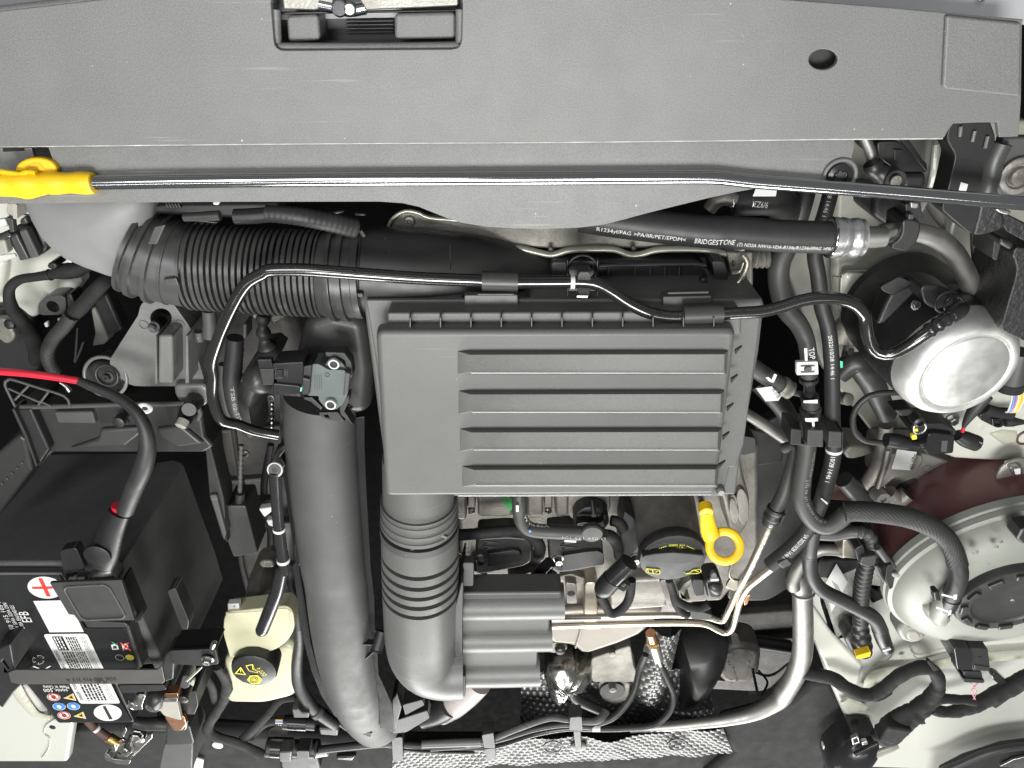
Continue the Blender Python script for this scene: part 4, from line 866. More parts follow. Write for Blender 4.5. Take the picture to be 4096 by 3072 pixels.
lathe('lug_hole', eh, B5.p(1340, 1590, -.1495), UP, [(.012, 0), (.011, .0004), (0, .0004)], KPRINT, 20, w=17)
slab('brass_plate', eh, rounded(B5(-.146, (1490, 1470), (1620, 1460), (1640, 1900), (1480, 1920)), .006), FUEL, .03, .003)
slab('bright_cover', eh, rounded(B6(-.155, (330, 1240), (860, 1215), (890, 1250), (880, 1500), (330, 1540)), .008), CASTL, .04, .008, 4)
slab('bright_block', eh, rounded(B6(-.15, (800, 1240), (1010, 1215), (980, 1330), (1010, 1500), (890, 1530)), .004), CASTL, .04, .004, 3)
slab('rail_bracket', eh, B6(-.14, (975, 1340), (1040, 1270), (1120, 1215), (1110, 1260), (1060, 1330), (1030, 1400), (1100, 1420), (1030, 1450)), CASTL, .02, .002)
slab('timing_cover', eh, rounded(B6(-.13, (1480, 0), (1560, 20), (1600, 260), (1660, 460), (1650, 700), (1560, 820), (1480, 820), (1400, 460), (1330, 300), (1400, 120)), .01), CAST, .08, .006, 3)
for q in ((1590, 540, 60, 170), (1510, 560, 45, 140)):
    slab('timing_rim', eh, on_ground_ellipse(B6, -.122, *q, 24, -.1), CASTL, .02, .003, 3)
slab('timing_face', eh, on_ground_ellipse(B6, -.119, 1500, 540, 30, 80, 24, -.15), CAST, .02, .003, 3)
# engine bracket with hole plate, dark side cover
dc = thing('dark_side_cover', 'large plain dark grey cover plate beside the engine under the hoses', 'cover')
slab('plate', dc, rounded(F(-.20, (1600, 940), (1720, 880), (1760, 1000), (1740, 1250), (1660, 1300), (1570, 1300), (1590, 1180)), .012), DUCT, .02, .004)
slab('plate_fold', dc, F(-.196, (1600, 925), (1700, 940), (1690, 1000), (1620, 1010)), DUCT, .01, .003)
slab('hook', dc, rounded(A8(-.10, (85, 1000), (225, 1020), (230, 1060), (230, 1130), (120, 1155), (100, 1070)), .003), DUCT, .02, .003)
# ignition coils
def coil(name, label, pts, lidp, zz, bolt_at, chev):
    t = thing(name, label, 'ignition coil', 'ignition coils on the engine')
    slab('housing', t, rounded(B5(zz, *pts), .004), BLACK, .035, .003, 3)
    slab('step_face', t, rounded(B5(zz + .006, *lidp), .002), LOUVRE, .008, .0015)
    for y in chev:
        slab('moulded_arrow', t, B5(zz + .0015, (bolt_at[0] + 20, y), (bolt_at[0] + 210, y + 22), (bolt_at[0] + 40, y + 42), (bolt_at[0] + 90, y + 24)), LOUVRE, .003, .0004)
    bolt('bolt', t, B5.p(*bolt_at, zz + .008), (.1, -.1, 1), 25, STEEL, 1.35, 1.4)
    return t
coil('ignition_coil', 'black ignition coil next to the corrugated elbow hose', ((300, 980), (640, 960), (860, 980), (920, 1060), (900, 1240), (820, 1290), (420, 1370), (300, 1380), (270, 1240)), ((420, 1150), (700, 1110), (760, 1120), (790, 1160), (790, 1240), (420, 1300)), -.118, (335, 1195), (1005, 1060))
coil('ignition_coil', 'black ignition coil under the breather hose with cap above', ((1080, 960), (1400, 930), (1680, 950), (1710, 1280), (1340, 1350), (1200, 1360), (1090, 1260)), ((1250, 1170), (1500, 1130), (1640, 1120), (1700, 1150), (1700, 1270), (1320, 1330), (1230, 1340)), -.118, (1195, 1195), (965, 1005, 1060))
c3 = thing('ignition_coil', 'black ignition coil half hidden left of the oil filler cap', 'ignition coil', 'ignition coils on the engine')
slab('housing', c3, rounded(B5(-.112, (1890, 860), (1930, 680), (2040, 760), (2090, 1060), (2000, 1180), (1880, 1150)), .003), BLACK, .035, .003)
bolt('bolt', c3, B5.p(2045, 1180, -.105), (.1, -.1, 1), 26, STEEL, 1.35, 1.4)
# plugs on the coils
def plug(label, a, b, c, zz, r):
    t = thing('coil_plug', label, 'plug', 'round black plugs on the ignition coils')
    A, B, Cc = (B5.p(*q, zz) for q in (a, b, c))
    tube('barrel', t, [A, A.lerp(B, .5), B], [r * .95, r, r], GLOSS, 24)
    tube('body', t, [B, B.lerp(Cc, .5), Cc], [r * 1.06, r * 1.06, r * .8], BLACK, 24, .002, round_end=True)
    return t
t = plug('black round plug lying at an angle between the two left coils', (1110, 1240), (960, 1400), (900, 1470), -.10, 28)
box('clip', t, B5.p(1130, 1370, -.095), (.010, .007, .007), BLACK, -.7)
t = plug('black round plug with bent cable left of the oil cap', (1985, 1240), (1800, 1420), (1640, 1600), -.085, 43)
box('clip', t, B5.p(1920, 1490, -.080), (.009, .012, .009), GLOSS, -.6)
box('clip_hole', t, B5.p(1925, 1490, -.0752), (.004, .006, .002), KPRINT, -.6)
tube('bent_cable', t, [B5.p(1660, 1600, -.09)] + B6(-.092, (300, 1490), (335, 1545), (400, 1540), (480, 1470), (520, 1380), (530, 1300), (535, 1230)), 20, TAPE, 14)
# breather hose
br = thing('breather_hose', 'grey rubber breather hose bent below the middle of the air box', 'hose')
bt_ = tube('hose', br, B5(-.07, (765, 430, -.005), (765, 560), (772, 700), (800, 800), (870, 870), (980, 895), (1150, 905), (1330, 915), (1450, 920)), 32, RUBG, 20)
mesh_obj('white_mark', br, [p + UP * .0117 for p in B5(-.07, (728, 530), (760, 530), (760, 600), (730, 602))], [(0, 1, 2, 3)], PAPER, 0)
mesh_obj('white_mark', br, [p + UP * .0095 for p in B5(-.07, (1262, 928), (1390, 934), (1388, 955), (1260, 948))], [(0, 1, 2, 3)], PAPER, 0)
ttext(br, bt_, 'VV VV0.8SA', .028, .075, .0034, .75, WPRINT)
ttext(br, bt_, 'D 059 133 104', .135, .088, .0034, .7, GPRINT)
lathe('blue_dot', br, B5.p(885, 898, -.0600), (0, .5, 1), [(.002, 0), (.0015, .0008)], BLUEW, 12, w=7)
lathe('end_cap', br, B5.p(1570, 925, -.068), Vector((0, -.1, 1)), [(.0205, -.010), (.021, 0), (.019, .003), (0, .0035)], RUBG, 32, w=49)
vc = thing('vent_valve', 'ribbed black round vent valve in the engine head behind the breather hose', 'valve')
lathe('ribbed_ring', vc, B5.p(1560, 760, -.128), UP, [(.030, -.03), (.030, .004), (.027, .006), (.026, -.004), (0, -.004)], BLACK, 48, 35, w=76, wob=lambda a: 1 + .02 * (1 if math.sin(12 * a) > .6 else 0))
slab('bar', vc, B5(-.112, (1400, 815), (1480, 800), (1660, 810), (1700, 770), (1720, 850), (1600, 850), (1400, 835)), BLACK, .012, .001)
slab('grey_tongue', vc, B5(-.116, (1570, 685), (1620, 680), (1618, 750), (1560, 745)), LOUVRE, .012, .001)
tube('stalk', vc, B5(-.115, (1570, 540), (1580, 620), (1590, 700)), 10, BLACK, 10)
# taped harness behind coils
h1 = thing('coil_harness', 'taped black wiring harness running above the left coil', 'wiring harness')
tube('bundle', h1, B5(-.10, (60, 940), (250, 930), (500, 905), (750, 890), (900, 950), (990, 1060, -.01), (980, 1160, -.02)), 26, TAPE, 16, .003, rf=lump(.14, 80))
h2 = thing('coil_harness', 'taped black wiring harness squeezed between breather cap and oil filler', 'wiring harness')
tube('bundle', h2, B5(-.105, (1700, 930, .02), (1790, 960, .012), (1850, 1060), (1870, 1180, -.01)), [24, 26, 24, 22], TAPE, 14)
tube('branch', h2, B5(-.11, (1780, 780), (1860, 800), (1920, 880)), 24, TAPE, 14)
tube('orange_wire', h2, B5(-.13, (95, 1130), (140, 1155), (180, 1175)), 4, COPPER, 8)
# oil filler
of = thing('oil_filler', 'cast oil filler neck with large black round cap and yellow symbols', 'oil filler')
oc = B6.p(930, 1030, -.070); ON = Vector((.02, -.10, 1)).normalized(); orad = rF(oc, 146)
def oq(x, y, h): return on_plane(B6, x, y, oc + ON * h, ON)
lathe('neck', of, oc, Vector((0, -.06, 1)), [(.043, -.13), (.041, -.10), (.038, -.055), (.0355, -.030), (.0345, -.012)], CAST, 48)
cap = lathe('cap', of, oc, ON, [(orad * .97, -.014), (orad, -.011), (orad, -.003), (orad * .975, -.0006), (orad * .92, 0), (0, 0)], CAPM, 72, 30, wob=lambda a: 1 + .006 * math.cos(18 * a))
slab('grip_bar', cap, rounded([oq(x, y, .008) for x, y in ((632, 1010), (760, 985), (930, 972), (1110, 985), (1235, 1000), (1200, 1055), (1050, 1080), (930, 1088), (800, 1080), (660, 1060))], .004), CAPM, .010, .003, 3)
tube('rim_line', cap, [oq(x, y, .0003) for x, y in ((645, 995), (720, 930), (820, 890), (930, 878), (1040, 890), (1140, 930), (1225, 995))], .0005, GREY2, 6)
ftext(cap, '0W-20', oq(1025, 912, .0004), oq(900, 932, .0004), .0048, YELP, ON)
ftext(cap, 'VW 50800', oq(1045, 888, .0004), oq(890, 891, .0004), .0036, YELP, ON)
for x0, y0, x1, y1 in ((700, 965, 870, 905), (740, 975, 880, 930), (1060, 905, 1180, 960), (1040, 930, 1150, 975)):
    V = []; fs = []; k = 9
    for i in range(k):
        u = i / k; e = (i + .7) / k; b = len(V)
        V += [oq(*q, .0006) for q in ((x0 + (x1 - x0) * u, y0 + (y1 - y0) * u), (x0 + (x1 - x0) * e, y0 + (y1 - y0) * e), (x0 + (x1 - x0) * e, y0 + (y1 - y0) * e + 8), (x0 + (x1 - x0) * u, y0 + (y1 - y0) * u + 8))]; fs.append((b, b + 1, b + 2, b + 3))
    mesh_obj('small_print', cap, V, fs, YELP, 0)
def capsym(pts, closed=True):
    pts = [oq(x, y, .0007) for x, y in pts]; tube('cap_symbol', cap, pts + ([pts[0]] if closed else []), .0005, YELP, 6, .05)
capsym([(678, 1122), (735, 1130), (800, 1137), (798, 1175), (740, 1168), (678, 1158)]); capsym([(735, 1130), (740, 1168)], False); capsym([(690, 1125), (695, 1158)], False); capsym([(765, 1145), (780, 1150), (762, 1160)], False)
capsym([(1045, 1172), (1095, 1160), (1110, 1142), (1180, 1132), (1195, 1150), (1165, 1168), (1090, 1172)]); capsym([(1135, 1138), (1170, 1155)], False); capsym([(1034, 1156), (1038, 1160)], False)
# ================================================================ DIPSTICK
ds = thing('oil_dipstick', 'yellow plastic dipstick handle with a finger ring', 'dipstick')
rc_ = B6.p(1418, 912, -.055); nn = ((CAM - rc_).normalized() + Vector((.15, -.1, .2))).normalized()
ring('finger_ring', ds, rc_, nn, .0245, .0072, YEL, 48, 14, .55, w=83)
tube('stalk', ds, B6(-.060, (1245, 590), (1252, 660), (1270, 760), (1300, 840, .003)), [29, 31, 37, 36], YEL, 20, flat=.55)
tube('web', ds, B6(-.058, (1262, 720), (1275, 800), (1285, 860)), [20, 26, 20], YEL, 14, flat=.5)
lathe('stalk_top', ds, B6.p(1245, 588, -.0585), (0, -.2, 1), [(.0095, -.012), (.0095, .001), (.008, .0024), (0, .0026)], YEL, 24, w=30)
tube('guide_tube', ds, B6(-.075, (1245, 590, -.002), (1225, 560, -.04), (1200, 500, -.12)), 14, STEEL, 12)
# ================================================================ FUEL PIPES
fl = thing('fuel_pipe_pair', 'two bare metal fuel pipes running right then up to rubber hoses', 'pipe')
zf = -.135
tube('pipe', fl, [B7.p(510, 125, zf), B7.p(900, 112, zf), B7.p(1250, 103, zf), B7.p(1440, 105, zf), B7.p(1580, 118, zf), B7.p(1650, 138, zf), B7.p(1690, 140, zf), B7.p(1720, 85, zf + .01), B6.p(1540, 1340, -.12), B6.p(1620, 1200, -.108), B6.p(1740, 950, -.10), B6.p(1850, 700, -.095)], [13] * 8 + [15, 16, 18, 18], FUEL, 16, .003)
tube('pipe', fl, [B7.p(510, 180, zf), B7.p(900, 166, zf), B7.p(1250, 158, zf), B7.p(1480, 158, zf), B7.p(1580, 170, zf), B7.p(1660, 210, zf), B7.p(1710, 222, zf), B7.p(1755, 185, zf + .006), B6.p(1560, 1450, -.12), B6.p(1640, 1300, -.11), B6.p(1740, 1210, -.104), B6.p(1870, 1105, -.096)], [13] * 8 + [15, 17, 19, 20], FUEL, 16, .003)
slab('spacer', fl, B7(zf + .004, (610, 128), (860, 122), (860, 134), (610, 140)), BLACK, .004, .0005)
slab('pipe_clip', fl, rounded(B7(zf + .010, (1465, 75), (1560, 85), (1620, 105), (1600, 140), (1470, 130)), .003), LOUVRE, .014, .002)
slab('bracket', fl, rounded(B6(-.115, (1440, 1270), (1470, 1230), (1550, 1240), (1590, 1260), (1520, 1340), (1430, 1310)), .003), FUEL, .004, .001)
tube('bracket_rod', fl, B6(-.108, (1490, 1070), (1465, 1150), (1470, 1200), (1510, 1240)), 5, FUEL, 10)
slab('bracket', fl, B6(-.118, (1600, 1400), (1665, 1370), (1640, 1460), (1605, 1480)), COPPER, .003, .001)
# ================================================================ HOSES RIGHT OF THE ENGINE
fh = thing('fuel_hose', 'grey rubber fuel hose ending on the upper metal pipe', 'hose')
t1 = tube('hose', fh, [A8.p(430, 1100, -.11), C4.p(900, 250, -.105), C4.p(860, 500, -.10), C4.p(790, 740, -.096), C4.p(700, 930, -.094), C4.p(625, 1100, -.093)], [24, 24, 26, 29, 31, 33], RUBG, 20)
tube('clamp', fh, C4(-.0935, (705, 920), (640, 1050)), 38, RUB, 20, .001, rf=lambda s, L, r: r + .0005 * math.sin(s * 700))
slab('clamp_ear', fh, C4(-.083, (780, 1010), (815, 1000), (760, 1110), (740, 1110)), RUB, .008, .001)
ttext(fh, t1, '08 097A10 CH', .095, .175, .0038, .3, WPRINT)
# clip block
cb = thing('hose_clip_block', 'dark square plastic clip block holding three hoses together', 'hose clip')
slab('block_left', cb, C4(-.062, (870, 40), (990, 55), (985, 205), (1030, 205), (1030, 235), (860, 215)), BLACK, .03, .001)
slab('block_mid', cb, C4(-.058, (1055, 55), (1230, 58), (1228, 248), (1045, 240)), LOUVRE, .03, .0012)
slab('block_right', cb, C4(-.058, (1290, 70), (1435, 78), (1430, 255), (1280, 248)), LOUVRE, .03, .0012)
slab('block_edge', cb, C4(-.059, (1435, 70), (1452, 72), (1448, 250), (1432, 250)), BLACK, .03, .0006)
# heater hose with date print
hh = thing('heater_hose', 'black rubber hose with white date print running down to the lower metal pipe', 'hose')
hz = -.09
th1 = tube('hose', hh, [A7.p(800, 430, -.10), A7.p(750, 620, -.10), A7.p(690, 820, -.10), A7.p(665, 960, -.10), A7.p(690, 1120, -.098), A8.p(715, 40, -.096), A8.p(760, 200, -.092), A8.p(785, 400, -.088), A8.p(792, 650, -.085), A8.p(795, 900, -.083), C4.p(1345, 160, -.082), C4.p(1330, 380, -.082), C4.p(1265, 640, -.084), C4.p(1190, 880, -.087), C4.p(1060, 1140, -.090), C4.p(890, 1340, -.092), C4.p(640, 1550, -.095)], [33] * 15 + [35, 35], RUB, 22)
L_ = PATH[th1.name][2][-1]
def tsrch(tb, p):
    C, R, S, T = PATH[tb.name]; i = min(range(len(C)), key=lambda q: (C[q] - p).length); return S[i]
def tt(par, tb, s, fa, fb, pa, pb, h, ang, mat, zz): return ttext(par, tb, s, tsrch(tb, fa.p(*pa, zz)), tsrch(tb, fb.p(*pb, zz)), h, ang, mat)
tt(hh, th1, '2022/10/28 14:46 1', A8, A8, (785, 250), (800, 550), .0034, .1, WPRINT, -.088)
tt(hh, th1, '10/28 14:46 1', C4, C4, (1345, 290), (1275, 600), .0042, 0, WPRINT, -.083)
tt(hh, th1, '28 14:46 1', A7, A7, (800, 480), (745, 670), .0034, 0, WPRINT, -.10)
tt(hh, th1, 'U4 2022/10/28 14:46 1', C4, C4, (1000, 1140), (760, 1440), .0045, .35, WPRINT, -.091)
mesh_obj('green_dot', hh, [p + UP * .013 for p in A8(-.088, (812, 400), (832, 405), (832, 450), (815, 452))], [(0, 1, 2, 3)], M('mint_paint', (.08, .6, .38), .4), 0)
tube('white_ring', hh, C4(-.082, (1345, 255), (1342, 285)), 35, PAPER, 22)
tube('white_ring', hh, A8(-.083, (795, 952), (795, 966)), 35, PAPER, 22)
slab('end_clip', hh, C4(-.082, (720, 1540), (830, 1480), (890, 1540), (780, 1600)), RUBG, .012, .002)
mesh_obj('white_mark', hh, [p + UP * .012 for p in C4(-.086, (1150, 735), (1162, 728), (1232, 780), (1222, 800))], [(0, 1, 2, 3)], PAPER, 0)
# coolant hose with TOP mark and mesh sleeve
ch = thing('coolant_hose', 'thick grey coolant hose with mesh sleeve leading to the round tank', 'hose')
tube('upper_hose', ch, [A7.p(610, 430, -.12), A7.p(560, 620, -.12), A7.p(480, 850, -.118), A7.p(405, 1020, -.115), A7.p(400, 1180, -.11), A8.p(450, 60, -.10), A8.p(545, 180, -.09), A8.p(600, 300, -.083), A8.p(620, 450, -.08), A8.p(622, 560, -.08)], [44, 44, 46, 46, 45, 44, 40, 37, 36, 36], RUBG, 22)
tube('coupling', ch, A8(-.08, (620, 560), (622, 620), (624, 730)), [35, 23, 23], GLOSS, 20, .002)
tube('coupling_collar', ch, A8(-.08, (620, 575), (620, 600)), 40, BLACK, 20)
tube('coupling_collar', ch, A8(-.08, (624, 705), (625, 730)), 38, BLACK, 20)
slab('white_spring_clip', ch, rounded(A8(-.0655, (530, 460), (686, 455), (692, 552), (530, 556)), .0015), PAPER, .004, .001, holes=[A8(-.0655, (560, 480), (665, 478), (665, 492), (560, 494)), A8(-.0655, (560, 525), (665, 522), (665, 536), (560, 540))])
lathe('clip_boss', ch, A8.p(612, 508, -.065), UP, [(.0035, 0), (.003, .002)], GREY2, 14)
mesh_obj('white_mark', ch, A8(-.0655, (585, 357), (608, 357), (612, 450), (592, 452)), [(0, 1, 2, 3)], PAPER, 0)
ftext(ch, 'TOP', A8.p(617, 360, -.0655), A8.p(628, 442, -.0655), .005, PAPER)
pl = [A8.p(628, 730, -.08), A8.p(635, 850, -.08), C4.p(1030, 20, -.078), C4.p(1045, 200, -.076), C4.p(1020, 420, -.074), C4.p(985, 640, -.072), C4.p(985, 820, -.070), C4.p(1050, 980, -.068), C4.p(1150, 1090, -.066), C4.p(1270, 1120, -.064), C4.p(1390, 1060, -.062), C4.p(1480, 980, -.060), C4.p(1560, 955, -.058)]
low_h = tube('lower_hose', ch, pl, [37, 38, 38, 39, 39, 39, 38, 37, 37, 37, 38, 38, 38], RUBG, 24)
tube('clamp', ch, A8(-.08, (632, 790), (636, 860)), 42, RUB, 22, .001, rf=lambda s, L, r: r + .0008 * math.sin(s * 500))
mesh_obj('hatch_mark', ch, A8(-.0635, (580, 745), (685, 738), (686, 765), (582, 762)), [(0, 1, 2, 3)], WPRINT, 0)
mesh_obj('hatch_mark', ch, A8(-.0635, (592, 875), (686, 872), (688, 895), (662, 900), (664, 942), (646, 942), (644, 905), (595, 898)), [tuple(range(8))], WPRINT, 0)
tt(ch, low_h, 'SAE J20 R3 AA1647 UT 42 N15', C4, C4, (1280, 1150), (1070, 560), .003, -.55, GPRINT, -.07)
tt(ch, low_h, '42 in 097A10 China', C4, C4, (1040, 620), (1120, 260), .003, -.9, GPRINT, -.075)
ps = B8(-.048, (395, 210, -.006), (470, 205, -.004), (600, 215), (750, 240, .004), (870, 285, .008), (960, 350, .010), (1010, 430, .015), (1035, 510, .018))
def mesh_r(s, L, r): return r + .0006 * math.sin(s * 1300)
tube('mesh_sleeve', ch, ps, [41, 42, 43, 43, 42, 41, 40, 40], BRAID, 72, .0011, weave=.0006)
e_h = tube('end_hose', ch, B8(-.030, (1030, 490), (1042, 560, .003), (1022, 640, .002), (985, 710, -.003), (950, 770, -.010)), [38, 38, 37, 36, 34], RUB, 24)
tube('end_clamp', ch, B8(-.031, (1000, 690), (970, 742, -.004)), 40, BLACK, 24)
slab('clamp_lug', ch, B8(-.024, (898, 665), (930, 660), (945, 720), (905, 715)), BLACK, .01, .002)
for q in (((945, 672), (1012, 690), (1012, 700), (942, 682)), ((1010, 680), (1032, 676), (1028, 705), (1012, 706)), ((914, 745), (985, 772), (982, 782), (912, 755)), ((982, 770), (1000, 765), (996, 792), (980, 795))):
    mesh_obj('hatch_mark', ch, [p for p in B8(-.015, *q)], [(0, 1, 2, 3)], WPRINT, 0)
# other hoses
th = thing('thin_coolant_hose', 'slim black hose curving down to the quick coupler on the white shelf', 'hose')
tube('hose', th, [C4.p(1120, 1150, -.10), C4.p(1080, 1400, -.105), B8.p(195, 450, -.11), B8.p(205, 560, -.112), B8.p(260, 645, -.112), B8.p(380, 710, -.11), B8.p(480, 760, -.108), B8.p(560, 810, -.108), B8.p(600, 880, -.112)], [30, 30, 31, 31, 32, 32, 32, 32, 31], RUB, 22)
tube('coupler', th, B8(-.112, (590, 865), (612, 930), (635, 985)), [33, 32, 28], BLACK, 22)
slab('white_ring', th, B8(-.092, (610, 995), (655, 982), (660, 990), (612, 1003)), PAPER, .003, .0005)
cv = thing('corrugated_tube', 'black corrugated plastic tube dropping to a coupler with yellow end', 'tube')
cvt = tube('upper_arm', cv, [B8.p(250, 335, -.105), B8.p(340, 338, -.10), B8.p(440, 322, -.095), B8.p(520, 335, -.092), B8.p(550, 390, -.092), B8.p(550, 450, -.095)], 27, RUBG, 24, .0008, rf=lambda s, L, r: r + (.0008 * math.sin(s * 900) if s > .04 else 0))
tube('ribbed_part', cv, B8(-.10, (545, 430), (530, 470), (505, 560, -.004), (492, 640, -.008), (485, 730, -.014), (485, 830, -.02)), [25, 29, 32, 32, 31, 28], RUB, 24, .0008, rf=lambda s, L, r: r + .0011 * math.sin(s * 760))
slab('holder', cv, rounded(B8(-.078, (490, 470), (580, 455), (575, 510), (530, 525), (480, 510)), .003), LOUVRE, .03, .002)
slab('holder_block', cv, rounded(B8(-.084, (452, 420), (500, 395), (520, 480), (470, 490)), .003), BLACK, .03, .002)
tube('holder_arm', cv, B8(-.085, (545, 500), (590, 520), (610, 580), (640, 600)), 7, DUCT, 10)
tube('coupler', cv, B8(-.125, (485, 820), (485, 880), (490, 940), (495, 1000)), [29, 33, 40, 40], BLACK, 24, .002, rf=lambda s, L, r: r + (.0012 * math.sin(s * 420) if s < .05 else 0))
slab('yellow_end', cv, rounded(B8(-.104, (460, 1025), (545, 1000), (540, 1030), (465, 1045)), .002), YEL, .01, .002)
slab('coupler_skirt', cv, rounded(B8(-.135, (390, 930), (440, 880), (540, 900), (550, 1010), (500, 1045), (440, 1030)), .01), BLACK, .03, .006)
# white leaflet, dark box behind
db = thing('dark_module', 'black plastic module with a white sticker below the corrugated tube', 'module')
slab('box', db, rounded(B8(-.17, (240, 480), (460, 480), (640, 480), (640, 700), (540, 740), (440, 860), (390, 940), (310, 930), (240, 720)), .01), BLACK, .08, .006)
mesh_obj('sticker', db, B8(-.168, (348, 502), (412, 608), (320, 778), (286, 612)), [(0, 1, 2, 3)], PAPER, 0)
for k in range(3): mesh_obj('sticker_print', db, B8(-.1676, (322 + k * 12, 600 + k * 8), (326 + k * 12, 602 + k * 8), (350 + k * 12, 650 + k * 8), (346 + k * 12, 650 + k * 8)), [(0, 1, 2, 3)], KPRINT, 0)
# silver refrigerant lines
lr = thing('refrigerant_line', 'fat bare aluminium line sweeping down the right of the engine bay', 'pipe')
tube('line', lr, [B8.p(110, 560, -.15), B8.p(150, 640, -.15), B8.p(158, 800, -.152), B8.p(155, 1000, -.155), B8.p(120, 1120, -.16), B8.p(60, 1220, -.165), C7.p(1150, 820, -.168), C7.p(900, 960, -.17), C7.p(600, 1040, -.172), C7.p(250, 1090, -.175), C7.p(-150, 1130, -.178), C7.p(-500, 1150, -.18)], [42, 42, 43, 43, 42, 42, 41, 34, 27, 22, 19, 17], ALU, 24, .008)
ring('collar', lr, B8.p(158, 655, -.150), B8.p(158, 800, -.152) - B8.p(155, 655, -.15), .0305, .003, ALU, 32, w=52)
tube('elbow', lr, B8(-.14, (105, 640), (105, 590), (150, 500), (240, 430), (340, 425), (390, 440)), [28, 28, 27, 26, 25, 24], ALU, 20)
slab('flange_block', lr, rounded(B8(-.12, (385, 370), (480, 360), (500, 400), (470, 480), (380, 470)), .003), FUEL, .03, .003)
# strut and brown hose, label hose left
sb = thing('stay_bar', 'plain grey metal stay bar slanting behind the hose clips', 'bar')
tube('bar', sb, A8(-.15, (60, 780), (300, 930), (520, 1080)), 25, ALU, 16)
bhs = thing('short_brown_hose', 'short worn brownish hose with clamp pointing at the coupling', 'hose')
tube('hose', bhs, A8(-.11, (170, 470), (290, 555), (400, 625), (470, 660)), [38, 38, 38, 37], CAST and RUBG, 20)
tube('clamp', bhs, A8(-.109, (410, 630), (480, 668)), 42, CAST, 20, .002, rf=lambda s, L, r: r + .0008 * math.sin(s * 500))
tube('spigot', bhs, A8(-.108, (490, 680), (570, 700)), 13, GREY2, 14)
mesh_obj('hatch_mark', bhs, A8(-.09, (300, 575), (320, 570), (345, 590), (365, 545), (385, 555), (360, 612), (330, 605)), [tuple(range(7))], WPRINT, 0)
lh = thing('labelled_hose', 'black hose wrapped with a white paper label left of the hose clips', 'hose')
tube('hose', lh, A8(-.125, (230, 600), (340, 700), (430, 800), (480, 900)), [41, 43, 42, 40], RUB, 20)
mesh_obj('label', lh, A8(-.100, (230, 655), (345, 638), (415, 715), (395, 745), (300, 750)), [(0, 1, 2, 3, 4)], PAPER, 0)
ftext(lh, '04C 131 093', A8.p(345, 660, -.0998), A8.p(385, 730, -.0998), .004, KPRINT)
# AC hose
ac = thing('air_conditioning_hose', 'black printed air conditioning hose with crimped aluminium end', 'hose')
za = -.045
ah = tube('hose', ac, [A6.p(850, 330, -.06), A6.p(1100, 370, -.055), A6.p(1500, 420, -.05), A6.p(1900, 460, za), A7.p(50, 795, za), A7.p(400, 820, za), A7.p(860, 835, za)], .0128, RUB, 26)
tt(ac, ah, 'R1234yf/PAG >PA/IIR/PET/EPDM<', A6, A6, (1000, 370), (1680, 440), .0036, -.62, WPRINT, -.05)
tt(ac, ah, 'BRIDGESTONE', A6, A6, (1770, 450), (2060, 478), .0048, -.62, WPRINT, za)
tt(ac, ah, '(T) ND2A NW16-VDA-R134a/R1234yf/PAG >PA/IIR', A7, A7, (80, 797), (800, 832), .0034, -.72, WPRINT, za)
tube('crimp', ac, A7(za, (770, 830), (860, 832), (900, 833), (960, 833), (1010, 832)), [.0152, .0150, .0142, .0148, .0138], CRIMP, 28, .0008, rf=lambda s, L, r: r + (.0009 if (s % .0085) < .0055 else 0))
ring('crimp_rim', ac, A7.p(775, 830, za), A7.p(900, 833, za) - A7.p(770, 830, za), .0152, .0012, CHROME, 32)
tube('stub', ac, A7(za, (1000, 832), (1090, 830), (1180, 825)), [.0085, .0085, .0082], ALU, 22)
tube('stub_end', ac, A7(-.05, (1160, 815), (1230, 790), (1320, 770)), [.0088, .0082, .0080], STEEL, 20)
apn = thing('bent_aluminium_line', 'bent bare aluminium line dropping behind the silver canister', 'pipe')
tube('line', apn, [A7.p(1380, 790, -.052), A7.p(1480, 805, -.053), A7.p(1590, 850, -.056), A7.p(1690, 945, -.060), A7.p(1760, 1060, -.065), A7.p(1810, 1170, -.07), A7.p(1835, 1300, -.078)], [.0075, .0078, .0082, .0085, .0085, .0085, .008], ALU, 20)
ap2 = thing('thin_aluminium_line', 'thin straight aluminium line hanging beside the fuse box', 'pipe')
tube('line', ap2, C6(-.085, (620, 850), (625, 1000), (638, 1150), (648, 1230), (630, 1320), (612, 1400)), 19, ALU, 18)
clp = thing('pipe_clamp', 'black plastic pipe clamp around the aluminium line under the prop rod', 'clamp')
slab('jaw', clp, rounded(A7(-.036, (1310, 715), (1360, 690), (1450, 710), (1450, 790), (1420, 880), (1350, 945), (1235, 915), (1230, 890), (1290, 840), (1310, 790)), .004), BLACK, .03, .003)
slab('upper_block', clp, rounded(A7(-.04, (1330, 580), (1450, 575), (1470, 690), (1350, 700)), .003), BLACK, .03, .002)
slab('ridge', clp, A7(-.034, (1360, 660), (1400, 660), (1400, 700), (1355, 700)), LOUVRE, .006, .001)
slab('metal_tongue', clp, A7(-.034, (1370, 570), (1440, 575), (1430, 620), (1375, 615)), STEEL, .004, .001)
